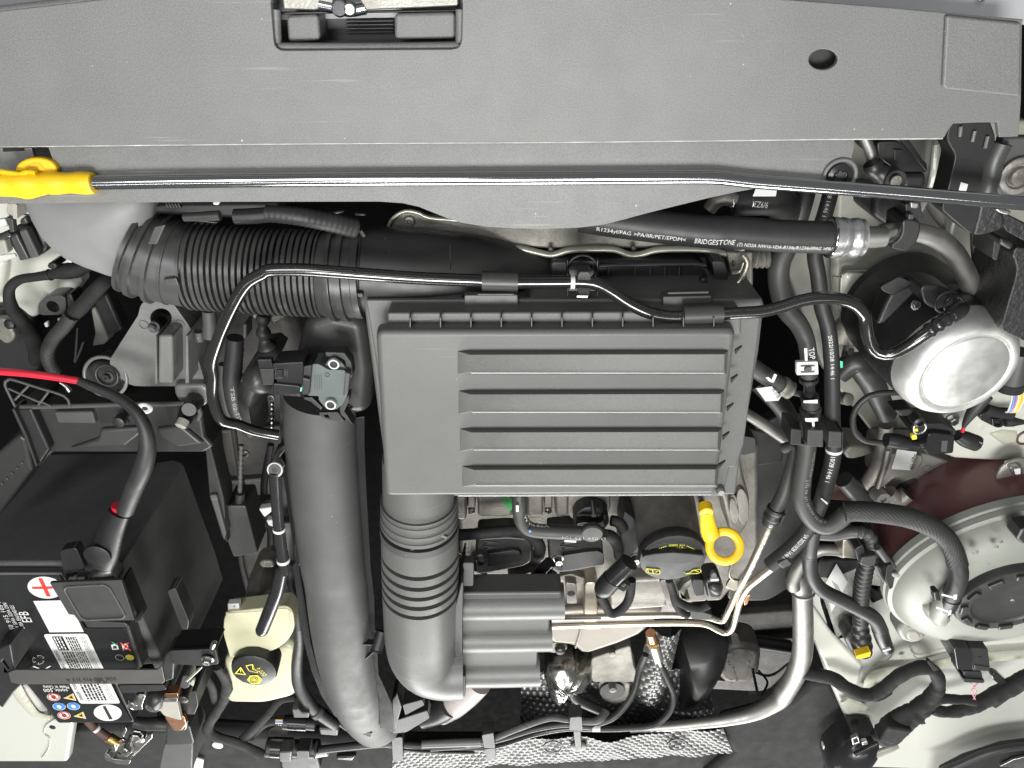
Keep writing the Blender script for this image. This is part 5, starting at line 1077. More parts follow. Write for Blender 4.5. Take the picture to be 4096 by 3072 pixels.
# bits behind the AC hose, right of the cover
rh = thing('radiator_hose', 'black curved radiator hose end showing under the prop rod at right', 'hose')
tube('hose', rh, [A7.p(60, 580, -.08), A7.p(200, 570, -.08), A7.p(350, 560, -.085), A7.p(440, 600, -.10), A7.p(430, 700, -.12)], [54, 58, 66, 66, 60], RUB, 22)
tube('steel_elbow', rh, A7(-.075, (-120, 630), (-60, 560), (20, 540), (70, 560)), [30, 32, 32, 32], CAST, 18)
mesh_obj('white_sticker', rh, A7(-.048, (232, 462), (388, 462), (375, 528), (205, 528)), [(0, 1, 2, 3)], PAPER, 0)
ftext(rh, '9/9Z3', A7.p(325, 572, -.056), A7.p(220, 562, -.056), .005, GPRINT)
for x in (60, 205): tube('clamp_wire', rh, A7(-.056, (x, 545), (x + 8, 580), (x, 605)), 4, STEEL, 8)
# alternator glimpses behind the air box
al = thing('alternator', 'metal alternator parts glimpsed right behind the air box', 'alternator')
tube('pulley', al, A7(-.10, (190, 990), (320, 985)), 40, CAST, 30, .001, rf=lambda s, L, r: r + .0008 * math.sin(s * 1400))
tube('bail_wire', al, A6(-.07, (2010, 890), (2100, 880), (2160, 800), (2190, 700), (2150, 640)), 12, FUEL, 12)
tube('bail_wire', al, A6(-.075, (2060, 790), (2130, 780), (2160, 700)), 11, FUEL, 12)
slab('bracket', al, A6(-.09, (2020, 620), (2240, 620), (2240, 900), (2080, 920)), CAST, .02, .002)
slab('red_seal', al, A6(-.086, (2074, 700), (2092, 698), (2090, 740), (2074, 742)), BROWN, .004, .001)
# intake manifold / valve cover strip behind the air box
vcv = thing('metal_heat_plate', 'pale metal heat plate with wavy edge between bulge and air box', 'heat plate')
slab('plate', vcv, smoothloop(A5(-.13, (1280, 510), (1350, 330), (1480, 285), (1600, 320), (1900, 350), (2212, 420), (2212, 560)), .02) if False else A5(-.10, (1270, 540), (1330, 370), (1360, 330), (1420, 300), (1490, 290), (1560, 305), (1620, 335), (1760, 345), (2000, 395), (2400, 420)) + A6(-.10, (1200, 330), (2100, 430), (2160, 590), (1500, 590), (700, 600), (100, 580)), CAST, .01, .003)
e1 = A6(-.096, (180, 590), (360, 590), (500, 620), (620, 640), (760, 605), (960, 595), (1120, 600), (1240, 640), (1340, 635), (1450, 605), (1620, 595), (1850, 600), (2010, 630), (2090, 620), (2160, 590))
tube('rolled_edge', vcv, e1, 13, PLATE, 14, flat=1.5)
for q in ((610, 598), (1278, 590)): lathe('rivet', vcv, A6.p(*q, -.092), UP, [(.005, -.004), (.005, .001), (.003, .002)], BLACK, 14, w=12)
tube('rim', vcv, A5(-.097, (1275, 530), (1335, 370), (1420, 302), (1490, 292), (1570, 312), (1640, 345), (1900, 370)), 8, PLATE, 10)
lathe('dimple', vcv, A5.p(1482, 375, -.0975), UP, [(.010, -.004), (.008, .001), (.004, .0015), (.003, -.001)], CASTL, 24, w=25)
mf = thing('dark_ribbed_tray', 'black plastic ribbed tray directly behind the air box', 'tray')
slab('tray', mf, rounded(A6(-.085, (600, 690), (1780, 690), (1850, 730), (1900, 840), (1880, 900), (600, 890)), .006), BLACK, .05, .003)
tube('tray_rim', mf, A6(-.082, (1000, 730), (1780, 718), (1840, 745), (1880, 800), (1900, 845)), 8, LOUVRE, 10)
for x in (1075, 1290, 1410, 1530, 1645): slab('tray_rib', mf, A6(-.081, (x - 8, 740), (x + 8, 740), (x + 8, 850), (x - 8, 850)), LOUVRE, .01, .002)
slab('end_block', mf, rounded(A6(-.075, (1900, 690), (2010, 690), (2040, 800), (2030, 850), (1930, 850)), .004), BLACK, .03, .003)
lathe('spring_peg', mf, A6.p(1840, 850, -.07), UP, [(.008, -.02), (.008, .004), (.004, .006)], BLACK, 14, w=14)
# ================================================================ SILVER CANISTER
cn = thing('silver_canister', 'shiny silver round canister with dark bracket at the right', 'canister')
cc = A8.p(1785, 535, -.03)
axn = Vector((.10, -.10, 1)).normalized()
def R_(px): return px * .54069 / FPX * (cc - CAM).length
ro = R_(395)
lathe('body', cn, cc, axn, [(ro * .93, -.085), (ro * .97, -.06), (ro * .985, -.035), (ro * .97, -.018), (ro * .92, -.007), (ro * .84, -.0005), (ro * .775, .0012), (ro * .735, .0008), (ro * .715, -.0018), (ro * .70, -.0022), (ro * .68, .0005), (ro * .66, .0012), (0, .0014)], M('canister_aluminium', (.80, .80, .77), .48, .9, var=.06, vs=30, bump=.02, bs=120, wear=.15, wearcol=(.62, .62, .60), ws=14, rv=.15), 72, 50)
lathe('dark_reflection_shell', cn, cc, axn, [(ro * 1.0, -.12), (ro * 1.005, -.05), (ro * .998, -.027), (ro * .985, -.0235)], BLACK, 60)  # black shell standing in for the dark reflection on the canister side
brk = thing('canister_bracket', 'black curved bracket ring holding the silver canister', 'bracket')
lathe('ring', brk, cc - axn * .065, axn, [(ro * .96, -.05), (ro * 1.02, -.045), (ro * 1.03, 0), (ro * 1.01, .006), (ro * .96, .004)], BLACK, 60)
slab('tab', brk, rounded(A7(-.066, (1150, 1200), (1290, 1120), (1400, 1170), (1240, 1260), (1170, 1230)), .003), BLACK, .006, .002)
slab('strap', brk, A7(-.075, (1225, 1250), (1390, 1180), (1420, 1240), (1240, 1420), (1180, 1480), (1120, 1480), (1180, 1330)), BLACK, .02, .004)
bolt('rivet', brk, A7.p(1405, 1330, -.05), (.2, .3, 1), 23, STEEL, 1.2, .6)
nz = thing('canister_nozzle', 'black nozzle on the canister where the glossy pipe plugs in', 'nozzle')
slab('arm', nz, rounded(A7(-.045, (1440, 1190), (1560, 1180), (1700, 1230), (1700, 1330), (1560, 1370), (1480, 1330)), .006), BLACK, .03, .005)
ring('ring', nz, A7.p(1640, 1310, -.036), UP, .0165, .0022, BLACK, 32, w=55)
ring('ring', nz, A7.p(1690, 1325, -.034), UP, .0125, .002, GLOSS, 32, w=44)
# canister wire and plugs
cw = thing('canister_wire', 'black sleeved wire looping from the canister to the small plug', 'wire')
tube('sleeve', cw, A8(-.09, (1370, 680), (1280, 685), (1150, 690), (1050, 720), (970, 800), (945, 890), (965, 980), (1040, 1040), (1180, 1060)), 13, RUB, 14)
tube('red_core', cw, A8(-.0895, (1350, 660), (1375, 690)), 9, RED, 12)
tube('red_core', cw, A8(-.09, (1170, 1058), (1235, 1072)), 12, RED, 12)
pg = thing('inline_plug', 'black inline plug with yellow marks under the silver canister', 'plug')
zpp = -.085
tube('rear_boot', pg, A8(zpp, (1190, 1035), (1260, 1040), (1350, 1060)), [30, 34, 28], BLACK, 22)
tube('front_neck', pg, A8(zpp, (1320, 1065), (1420, 1070), (1500, 1075)), [22, 23, 26], GLOSS, 20)
slab('housing', pg, rounded(A8(-.068, (1505, 990), (1560, 985), (1700, 1005), (1690, 1135), (1500, 1148), (1480, 1110)), .003), GLOSS, .03, .004, 3)
slab('upper_block', pg, rounded(A8(-.075, (1380, 920), (1620, 910), (1720, 970), (1700, 1010), (1500, 990), (1380, 1000)), .004), BLACK, .03, .004)
slab('window', pg, A8(-.0676, (1605, 1042), (1650, 1040), (1640, 1125), (1598, 1122)), GREY2, .001, .0002)
slab('window_bar', pg, A8(-.0672, (1655, 1040), (1665, 1040), (1650, 1130), (1640, 1130)), KPRINT, .001, .0002)
slab('yellow_mark', pg, rounded(A8(-.066, (1380, 1000), (1420, 995), (1425, 1030), (1385, 1040)), .002), YELP, .004, .001)
slab('yellow_mark', pg, rounded(A8(-.060, (1400, 955), (1430, 950), (1430, 975), (1405, 975)), .002), YELP, .004, .001)
ring('spring_washer', pg, A8.p(1440, 945, -.062), (0, .2, 1), .0105, .0022, STEEL, 24, w=32)
lathe('eyelet', pg, A8.p(1435, 905, -.060), UP, [(.009, -.02), (.009, .002), (.005, .004), (.004, -.002), (0, -.002)], BLACK, 20, w=24)
slab('cable_tie_head', pg, A8(-.07, (1250, 820), (1390, 805), (1430, 860), (1300, 870)), BLACK, .02, .003)
pg2 = thing('capped_plug', 'star ended black cap with red wire beside the inline plug', 'plug')
tube('cap', pg2, A8(-.085, (1720, 1000), (1780, 1030), (1860, 1060)), [26, 36, 36], BLACK, 12)
c_ = A8.p(1868, 1062, -.083)
lathe('star', pg2, c_, A8.p(1900, 1075, -.080) - A8.p(1800, 1035, -.085), [(.0165, -.004), (.0165, .004), (.004, .008)], BLACK, 40, 20, w=32, wob=lambda a: .88 + .14 * math.cos(8 * a))
tube('red_wire', pg2, A8(-.08, (1755, 975), (1772, 930)), 8, RED, 10)
tube('black_wire', pg2, A8(-.078, (1765, 940), (1790, 890), (1850, 800), (1930, 700)), [8, 16, 28, 32], RUB, 12)
bb = thing('wing_bolt', 'bright hexagon bolt on the white wing below the canister', 'bolt')
bolt('bolt', bb, A8.p(1675, 880, -.095), (.1, -.1, 1), 33, STEEL, 1.55, 1.0)
# ================================================================ ENGINE MOUNT
em = thing('engine_mount', 'cast aluminium engine mount bracket with sticker right of the hoses', 'engine mount')
slab('arm', em, rounded(A8(-.145, (1180, 1130), (1500, 1140), (1600, 1180), (1800, 1240), (1950, 1280), (2240, 1330), (2240, 1420), (1900, 1400), (1740, 1330), (1600, 1310), (1450, 1340), (1300, 1400), (1240, 1440), (1160, 1380)), .008), CASTL, .05, .006, 3)
slab('boss_plate', em, rounded(A8(-.135, (1200, 1140), (1480, 1150), (1420, 1300), (1260, 1310), (1160, 1400), (1130, 1340)), .008), CASTL, .04, .006, 3)
tube('curved_web', em, A8(-.135, (1190, 930), (1180, 1050), (1150, 1200), (1090, 1320), (1010, 1390), (950, 1360)), [28, 32, 36, 38, 32, 24], CAST, 16)
slab('ring_wall', em, smoothloop(A8(-.155, (880, 1120), (930, 1080), (1060, 1090), (1120, 1130), (960, 1180), (900, 1180)), .008), CAST, .04, .004)
tube('strut', em, A8(-.14, (840, 560), (960, 460), (1060, 560), (1130, 700), (1200, 860)), [40, 56, 56, 48, 40], DUCT, 16)
tube('strut', em, A8(-.15, (840, 300), (900, 200), (980, 280), (930, 430)), [40, 56, 56, 40], CAST, 16)
lathe('strut_hole', em, A8.p(932, 380, -.10), (.2, .4, 1), [(.010, 0), (.009, .001), (0, .001)], KPRINT, 20, w=16)
lathe('bush', em, A8.p(915, 735, -.13), (.3, .4, 1), [(.017, -.02), (.017, 0), (.012, .003), (0, .003)], CAST, 20, w=28)
tube('tie', em, A8(-.12, (1205, 1110), (1175, 1250), (1130, 1390)), 10, CASTL, 10)
slab('sticker', em, A8(-.1336, (1275, 1105), (1420, 1125), (1370, 1260), (1232, 1250)), PAPER, .0008, 0)
ftext(em, '5QU 199', A8.p(1400, 1140, -.133), A8.p(1355, 1250, -.133), .006, KPRINT)
slab('gusset_hole', em, rounded(A8(-.1445, (1280, 1360), (1420, 1310), (1440, 1400), (1360, 1440), (1240, 1430)), .006), DUCT, .002, .0005)
ring('cast_mark', em, A8.p(1490, 1250, -.1445), UP, .0085, .0012, CASTL, 24, 6, w=20)
fl2 = thing('flanged_washer_nut', 'round flanged nut on the engine mount arm at the right edge', 'nut')
lathe('flange', fl2, A8.p(2140, 1280, -.10), (.1, 0, 1), [(.0335, -.004), (.034, 0), (.030, .002), (.022, .003), (.020, .003)], CASTL, 40, w=78)
slab('hex', fl2, rounded(A8(-.092, (2105, 1240), (2190, 1225), (2215, 1270), (2180, 1310), (2130, 1300)), .003), STEEL, .012, .003)
slab('square_top', fl2, A8(-.091, (2140, 1255), (2190, 1245), (2190, 1290), (2150, 1295)), PAPER, .003, .001)
bsh = thing('small_bush', 'small round cast bush above the mesh covered hose', 'bush')
lathe('bush', bsh, C4.p(1885, 820, -.11), (.1, .1, 1), [(.0185, -.03), (.0185, 0), (.017, .003), (.0075, .003), (.0065, -.004), (0, -.004)], CASTL, 32, w=33)
sn = thing('round_bore_housing', 'dark cast housing with open bore above the tank', 'housing')
tube('tube', sn, C4(-.13, (1450, 600), (1550, 700), (1680, 830)), [38, 42, 40], DUCT, 24)
tube('arm', sn, C4(-.125, (1950, 740), (2050, 820), (2150, 760)), [30, 36, 36], CAST, 16)
slab('red_plate', sn, C4(-.16, (1350, 580), (1480, 700), (1560, 850), (1300, 830)), BROWN, .01, .002)
# ================================================================ EXPANSION TANK
et = thing('expansion_tank', 'round translucent coolant tank with black screw cap at the right', 'tank')
tq = C5.p(1185, 665, -.085); rt = rF(tq, 474); TA = Vector((.02, -.20, 1)).normalized(); tx = TA.orthogonal().normalized(); tx = (Vector((1, 0, 0)) - TA * TA.x).normalized(); ty = TA.cross(tx)
lathe('lower_bowl', et, tq, TA, [(rt * .62, -.115), (rt * .86, -.09), (rt * .97, -.05), (rt * .985, -.008)], COOL, 80, 50)
lathe('weld_rim', et, tq, TA, [(rt * .98, -.009), (rt * 1.018, -.008), (rt * 1.02, 0), (rt * 1.0, .003), (rt * .985, .004)], TANK, 80, 35)
lathe('weld_rim', et, tq, TA, [(rt * .985, .002), (rt * 1.008, .003), (rt * 1.005, .009), (rt * .98, .011)], TANK, 80, 35)
lathe('upper_dome', et, tq, TA, [(rt * .985, .002), (rt * .97, .012), (rt * .935, .021), (rt * .88, .028), (rt * .79, .034), (rt * .67, .0385), (rt * .5, .0415), (0, .043)], TANK, 80, 60)
cc2 = on_plane(C5, 1310, 955, tq + TA * .048, TA); rc2 = rF(cc2, 238)
ccap = lathe('screw_cap', et, cc2, TA, [(rc2, -.016), (rc2, -.003), (rc2 * .975, 0), (rc2 * .90, .0012), (rc2 * .74, .0012), (rc2 * .70, -.0008), (rc2 * .67, -.0012), (0, -.0012)], DUCT, 96, 30)
for k in range(12):
    a = k * math.pi / 6 + .25; u_ = tx * math.cos(a) + ty * math.sin(a)
    box('cap_grip', ccap, cc2 + u_ * (rc2 * .86) + TA * .001, (.015, .0075, .007), DUCT, 0, .0015, (TA.cross(u_), u_, TA))
lathe('cap_pip', ccap, cc2 - TA * .001, TA, [(.0022, 0), (.0015, .001)], CASTL, 12)
tube('inlet_spigot', et, B8(-.045, (1000, 660, .012), (950, 740, .008), (925, 790)), [38, 40, 38], TANK, 22)
pillow('spigot_boss', et, smoothloop(B8(-.054, (830, 730), (880, 700), (960, 740), (985, 800), (950, 840), (890, 830), (850, 790)), .008), TANK, .014, .03, 7)
slab('mount_lug', et, smoothloop(B8(-.105, (695, 880), (740, 840), (830, 870), (865, 915), (830, 950), (770, 960), (720, 940)), .01), TANK, .03, .008, 3)
slab('lug_recess', et, rounded(B8(-.1035, (750, 890), (800, 885), (830, 920), (800, 950), (750, 930)), .004), IVORY, .004, .002)
slab('side_clip', et, rounded(B8(-.072, (632, 520), (660, 505), (680, 570), (668, 640), (648, 650), (625, 590)), .002), BLACK, .02, .002)
tube('side_arm', et, B8(-.08, (580, 410), (625, 470), (670, 520)), 16, GREY2, 12)
tube('side_arm', et, B8(-.078, (570, 510), (610, 590), (650, 600)), 8, GREY2, 10)
slab('side_tab', et, B8(-.07, (665, 560), (720, 565), (700, 590), (665, 580)), TANK, .006, .002)
slab('level_sensor', et, [on_plane(B8, *q, tq + TA * .040, TA) for q in ((1368, 365), (1400, 305), (1480, 300), (1480, 395), (1400, 395))], BLACK, .02, .003)
random.seed(5)
for k in range(7):
    lathe('moulded_dot', et, on_plane(B8, random.uniform(1130, 1400), random.uniform(385, 520), tq + TA * .0365, TA), TA, [(random.uniform(.0015, .004), -.002), (.0012, .0003), (0, .0004)], TANK, 16)
# ================================================================ FOIL HEAT SHIELDS
def foil_sheet(name, par, pts4, mat, n, m, amp, pitch, zfun=None, curve=None):
    """quad sheet a-b-c-d with pressed dimples"""
    a, b, c, d = pts4; V = []; fs = []; lu = (b - a).length; lv = (d - a).length
    for j in range(m + 1):
        v = j / m
        for i in range(n + 1):
            u = i / n; p = a.lerp(b, u).lerp(d.lerp(c, u), v)
            row = round(v * lv / (pitch * .87)); x = u * lu / pitch + (row % 2) * .5
            dx = (x - round(x)) * pitch; dy = v * lv - row * pitch * .87
            h = max(0, 1 - (dx * dx + dy * dy) / (pitch * .46) ** 2)
            p = p + UP * (amp * h ** .7 + (zfun(u, v) if zfun else 0)); 
            if curve: p = p + curve(u, v)
            V.append(p)
    for j in range(m):
        for i in range(n): q = j * (n + 1) + i; fs.append((q, q + 1, q + n + 2, q + n + 1))
    return mesh_obj(name, par, V, fs, mat, 180)
fs1 = thing('foil_strip', 'bright dimpled aluminium foil strip along the bottom edge', 'heat shield')
a, b, c, d = B7.p(-560, 1000, -.172), B7.p(1690, 880, -.172), B7.p(1755, 1040, -.18), B7.p(-560, 1160, -.18)
def crease(u, v): return .006 * mnoise.noise(Vector((u * 14, v * 1.6, 3))) + .010 * math.exp(-((u - .66) / .05) ** 2) * v
foil_sheet('sheet', fs1, (d, c, b, a), FOIL, 620, 72, .0017, .0105, crease)
for q in ((530, 1000), (1375, 985)): ring('pressed_ring', fs1, B7.p(*q, -.170), UP, .033, .003, FOIL, 40, w=43)
lathe('clip_disc', fs1, B7.p(706, 1000, -.170), UP, [(.026, -.004), (.026, .001), (.022, .003), (.012, .004), (0, .004)], LOUVRE, 32, w=36)
fs2 = thing('foil_tunnel_shield', 'dark dimpled foil shield deep under the exhaust area', 'heat shield')
foil_sheet('sheet', fs2, (B7.p(300, 900, -.27), B7.p(1660, 880, -.27), B7.p(1560, 500, -.27), B7.p(320, 520, -.27)), FOILD, 420, 140, .0024, .0120, lambda u, v: .014 * math.sin(u * 9) * math.sin(v * 4))
foil_sheet('sheet', fs2, (B7.p(1060, 640, -.255), B7.p(1290, 640, -.255), B7.p(1400, 180, -.255), B7.p(1190, 180, -.255)), FOILD, 90, 150, .0024, .0120, lambda u, v: .02 * math.sin(u * 3))
# beige heat shield and exhaust
bhs2 = thing('beige_heat_shield', 'smooth beige metal heat shield under the fuel pipes', 'heat shield')
slab('sheet', bhs2, smoothloop(B7(-.165, (500, 90), (1300, 70), (1210, 180), (1120, 250), (980, 310), (860, 350), (770, 382), (720, 370), (660, 320), (520, 310)), .02), BEIGE, .03, .010, 4)
slab('fold', bhs2, B7(-.163, (715, 190), (740, 190), (720, 260), (690, 340), (675, 330), (700, 250)), BEIGE, .006, .003)
slab('round_flange', bhs2, on_ground_ellipse(B7, -.172, 545, 330, 85, 35), BEIGE, .01, .003)
lathe('fixing_stem', bhs2, B7.p(580, 345, -.165), UP, [(.020, -.01), (.016, .006), (.010, .010), (0, .011)], DUCT, 20, w=24)
pillow('copper_clip', bhs2, B7(-.163, (762, 188), (860, 186), (860, 196), (764, 197)), COPPER, .001, .002, 2)
ex = thing('exhaust_foil_wrap', 'crumpled bright foil wrapped around the exhaust joint', 'exhaust wrap')
random.seed(11)
def crumple(name, par, pts, mat, bulge, d, amp):
    o = pillow(name, par, smoothloop(pts, .006), mat, bulge, d, 9)
    for v in o.data.vertices: v.co += Vector((random.uniform(-1, 1), random.uniform(-1, 1), random.uniform(-1, 1))) * amp
    o.data.update(); return o
crumple('wrap', ex, B7(-.20, (470, 480), (480, 400), (560, 370), (660, 360), (720, 400), (785, 395), (790, 500), (740, 530), (660, 540), (610, 600), (540, 650), (500, 590)), TINY, .04, .03, .0014)
lathe('open_end', ex, B7.p(552, 640, -.205), (0, -1, .5), [(.026, 0), (.025, .004), (0, .002)], KPRINT, 24, w=34)
tube('exhaust_pipe', ex, B7(-.23, (640, 560), (680, 660), (780, 720), (900, 770)), [20, 24, 22, 20], DUCT, 16)
mf2 = thing('exhaust_bracket', 'grey pressed steel exhaust bracket with a round hole', 'bracket')
slab('face', mf2, rounded(B7(-.20, (790, 400), (1000, 330), (1060, 310), (1080, 440), (1100, 490), (1090, 560), (800, 560), (780, 470)), .006), CAST, .03, .008, 3)
slab('lower', mf2, rounded(B7(-.24, (830, 560), (1060, 560), (1050, 680), (960, 720), (860, 680)), .01), CAST, .02, .004)
lathe('hole', mf2, B7.p(935, 620, -.236), UP, [(.060, 0), (.058, .002), (0, .002)], KPRINT, 30, w=56)
lathe('bolt_in_hole', mf2, B7.p(938, 605, -.225), UP, [(.014, -.02), (.012, .006), (0, .01)], CASTL, 16, w=18)
lathe('bolt', mf2, B7.p(935, 365, -.195), UP, [(.010, -.01), (.010, .004), (0, .006)], CAST, 16, w=14)
# oxygen sensor
ox = thing('oxygen_sensor', 'brass oxygen sensor with black cable hanging under the fuel pipes', 'sensor')
A_ = B7.p(1195, 225, -.155); B_ = B7.p(1245, 400, -.16)
axo = (B_ - A_)
tube('shaft', ox, [A_, A_.lerp(B_, .35)], [22, 23], COPPER, 20)
lathe('hex', ox, A_.lerp(B_, .30), axo, [(.020, 0), (.021, .012), (.018, .014)], BRASS, 6, 20, w=30)
tube('barrel', ox, [A_.lerp(B_, .42), A_.lerp(B_, 1.0)], [26, 24], FUEL, 20)
tube('tail', ox, [B_, B7.p(1262, 440, -.165)], [15, 13], STEEL, 16)
tube('cable', ox, [B7.p(1262, 440, -.165), B7.p(1310, 540, -.16), B7.p(1350, 640, -.155), B7.p(1335, 740, -.15), B7.p(1270, 820, -.145), B7.p(1180, 860, -.14), B7.p(1000, 875, -.138), B7.p(850, 878, -.136)], 13, RUB, 16)
tube('second_cable', ox, B7(-.15, (1160, 370, -.02), (1120, 470, -.02), (1090, 600, -.01), (1030, 710), (940, 800, .01), (840, 840, .012)), 14, RUB, 16)
# bottom harness
bn = thing('bottom_cable_bundle', 'bundle of black and grey cables with clips along the bottom', 'wiring harness')
zq = -.138
tube('grey_cable', bn, B7(zq, (-60, 985), (120, 940), (300, 870), (500, 805), (620, 812), (780, 828), (850, 810), (890, 760, -.01)), [14, 15, 15, 14, 14, 15, 16, 20], GREY2, 16)
tube('black_cable', bn, B7(zq, (-300, 1010), (0, 985), (200, 940), (400, 880), (600, 848), (720, 858), (850, 872)), 13, RUB, 16)
tube('black_cable', bn, B7(zq - .004, (-350, 1020), (0, 1012), (180, 985), (400, 915), (600, 878), (720, 876), (860, 880)), 12, GLOSS, 16)
tube('black_cable', bn, [B4.p(720, 1520, zq), B4.p(900, 1500, zq), B4.p(1250, 1470, zq), B4.p(1500, 1490, zq - .003), B4.p(2000, 1500, zq - .003)], 17, RUB, 16)
tube('white_sleeve', bn, [B4.p(1500, 1478, zq + .008), B4.p(1950, 1462, zq + .008)], 17, GREY, 16)
tube('white_mark', bn, B7(zq + .0005, (797, 872), (852, 872)), 15, PAPER, 18)
slab('clip', bn, rounded(B7(zq + .016, (645, 800), (728, 795), (735, 895), (640, 888)), .003), LOUVRE, .02, .002)
slab('clip_leg', bn, B7(zq + .012, (668, 890), (722, 890), (728, 1010), (690, 1030), (680, 1000)), LOUVRE, .01, .002)
slab('clip', bn, rounded(B7(zq + .014, (45, 920), (125, 905), (140, 1010), (60, 1010)), .003), BLACK, .02, .002)
slab('clip_leg', bn, rounded(B7(zq + .006, (65, 1015), (140, 1008), (142, 1080), (80, 1095)), .003), BLACK, .01, .002)
slab('clip', bn, rounded(B4(zq + .016, (1265, 1430), (1350, 1425), (1355, 1610), (1275, 1615)), .003), BLACK, .02, .002)
tube('seal_lip', bn, [B4.p(760, 1210, -.12), B4.p(900, 1350, -.13), B4.p(1080, 1440, -.135), B4.p(1260, 1500, -.135), B4.p(1500, 1535, -.135), B4.p(1900, 1545, -.135)], 6, RUB, 10)
tube('white_wires', bn, B4(zq, (690, 1560), (740, 1552), (785, 1545)), 12, PAPER, 10, .001)
slab('dark_plug_tail', bn, B4(-.15, (840, 1580), (1000, 1570), (970, 1610), (850, 1600)), GLOSS, .01, .003)
# bottom left plugs
def fat_plug(label, fr, zz, a, b, c, r):
    t = thing('harness_plug', label, 'plug', 'black plugs at the bottom')
    A, B, Cc = (fr.p(*q, zz) for q in (a, b, c))
    tube('rear_seal', t, [A, A.lerp(B, .25)], r * .95, BLACK, 22)
    tube('barrel', t, [A.lerp(B, .2), B], r, GLOSS, 22)
    tube('front_half', t, [B, Cc], r * .86, BLACK, 22)
    return t
t = fat_plug('upper of the two black plugs left of the duct end', B4, -.13, (450, 1310), (625, 1320), (690, 1325), 32)
slab('latch', t, B4(-.098, (505, 1215), (560, 1210), (590, 1240), (640, 1240), (640, 1280), (520, 1280)), LOUVRE, .02, .002)
tube('blue_wire', t, B4(-.12, (385, 1300), (440, 1305)), 4, BLUEW, 8); tube('white_wire', t, B4(-.118, (385, 1315), (440, 1318)), 4, PAPER, 8); tube('yellow_wire', t, B4(-.116, (385, 1292), (440, 1294)), 3, ORANGEP, 8)
slab('foil_sticker', t, B4(-.14, (340, 1370), (400, 1330), (490, 1350), (480, 1410), (330, 1400)), STEEL, .003, .0006)
t = fat_plug('lower black plug with white wires at the bottom edge', B4, -.13, (320, 1500), (510, 1510), (690, 1520), 43)
slab('latch', t, B4(-.090, (410, 1540), (510, 1535), (500, 1615), (410, 1615)), LOUVRE, .02, .002)
slab('latch', t, rounded(B4(-.090, (540, 1530), (640, 1530), (640, 1590), (545, 1590)), .003), BLACK, .02, .003)
slab('grey_bar', t, B4(-.120, (710, 1360), (860, 1365), (860, 1420), (720, 1410)), LOUVRE, .02, .003)
slab('body_foot', t, B4(-.135, (400, 1580), (700, 1560), (730, 1680), (420, 1700)), BLACK, .03, .006)
# taped harness bottom left
bl_ = thing('taped_harness', 'black taped harness winding from the battery bracket to the bottom plugs', 'wiring harness')
tube('bundle', bl_, B2(-.115, (1650, 900, .02), (1700, 960, .015), (1730, 1050, .01), (1700, 1150), (1630, 1260), (1580, 1360), (1640, 1420), (1780, 1460), (1900, 1510), (1990, 1560)), [20, 24, 26, 23, 23, 25, 25, 24, 25, 28], TAPE, 14, .004, rf=lump(.2, 60), flat=.6)
tube('branch', bl_, B4(-.12, (140, 1440), (230, 1350), (330, 1250), (420, 1150), (540, 1130)), [22, 21, 19, 17, 16], TAPE, 14, .004, flat=.6)
tube('branch', bl_, B4(-.125, (190, 1430), (290, 1330), (400, 1300)), 20, TAPE, 12, flat=.6)
tube('branch', bl_, B2(-.11, (1500, 880), (1600, 1020), (1640, 1160, -.01)), 18, TAPE, 12, flat=.6)
bk = thing('clutch_hose', 'black hose with fittings curving beside the reservoir below the duct', 'hose')
tube('hose', bk, [B4.p(545, 440, -.10), B4.p(560, 560, -.10), B4.p(565, 700, -.105), B4.p(545, 880, -.11), B4.p(560, 1020, -.11), B4.p(630, 1150, -.11), B4.p(700, 1230, -.112), B4.p(840, 1330, -.118)], [19, 19, 21, 26, 27, 27, 26, 24], RUB, 20)
tube('fitting', bk, B4(-.099, (548, 460), (560, 590)), 22, DUCT, 18)
tube('ring', bk, B4(-.112, (690, 1225), (715, 1245)), 31, GREY2, 20)
tube('back_hose', bk, B4(-.12, (495, 100), (500, 230), (530, 330), (545, 420)), 19, RUB, 16)
wp = thing('white_floor_plug', 'small white oval plug on the black mat left of the duct end', 'plug')
lathe('disc', wp, B2.p(1657, 1485, -.198), UP, [(.022, 0), (.022, .002), (.018, .0035), (0, .004)], PAPER, 30, w=23)
wb = thing('white_floor_tab', 'small white tab at the bottom edge right of the cable boot', 'tab')
slab('tab', wb, B2(-.19, (1480, 1580), (1550, 1600), (1540, 1680), (1470, 1680)), PAPER, .003, .001)
gr = thing('bulkhead_grommet', 'round black rubber grommet in the mat right of the foil strip', 'grommet')
lathe('dome', gr, C7.p(895, 1230, -.193), UP, [(.050, -.01), (.050, .003), (.047, .008), (.040, .011), (0, .012)], RUB, 40, 60, w=38)
ring('mat_edge', gr, C7.p(895, 1215, -.197), UP, .056, .006, FELT, 40, w=50)
tube('mat_crease', bulk, C7(-.197, (1090, 1270), (1300, 1240), (1600, 1180), (1850, 1130)), 4, MATT, 8)
# mat flap right of bottom
mt2 = thing('insulation_mat', 'black felt insulation mat corner under the right harness', 'mat')
slab('mat', mt2, C7(-.185, (500, 1120), (900, 1020), (1280, 860), (1540, 640), (1720, 640), (1850, 860), (2010, 1190), (1700, 1320), (1680, 1700), (300, 1700), (640, 1410)), FELT, .03, .01, 4)
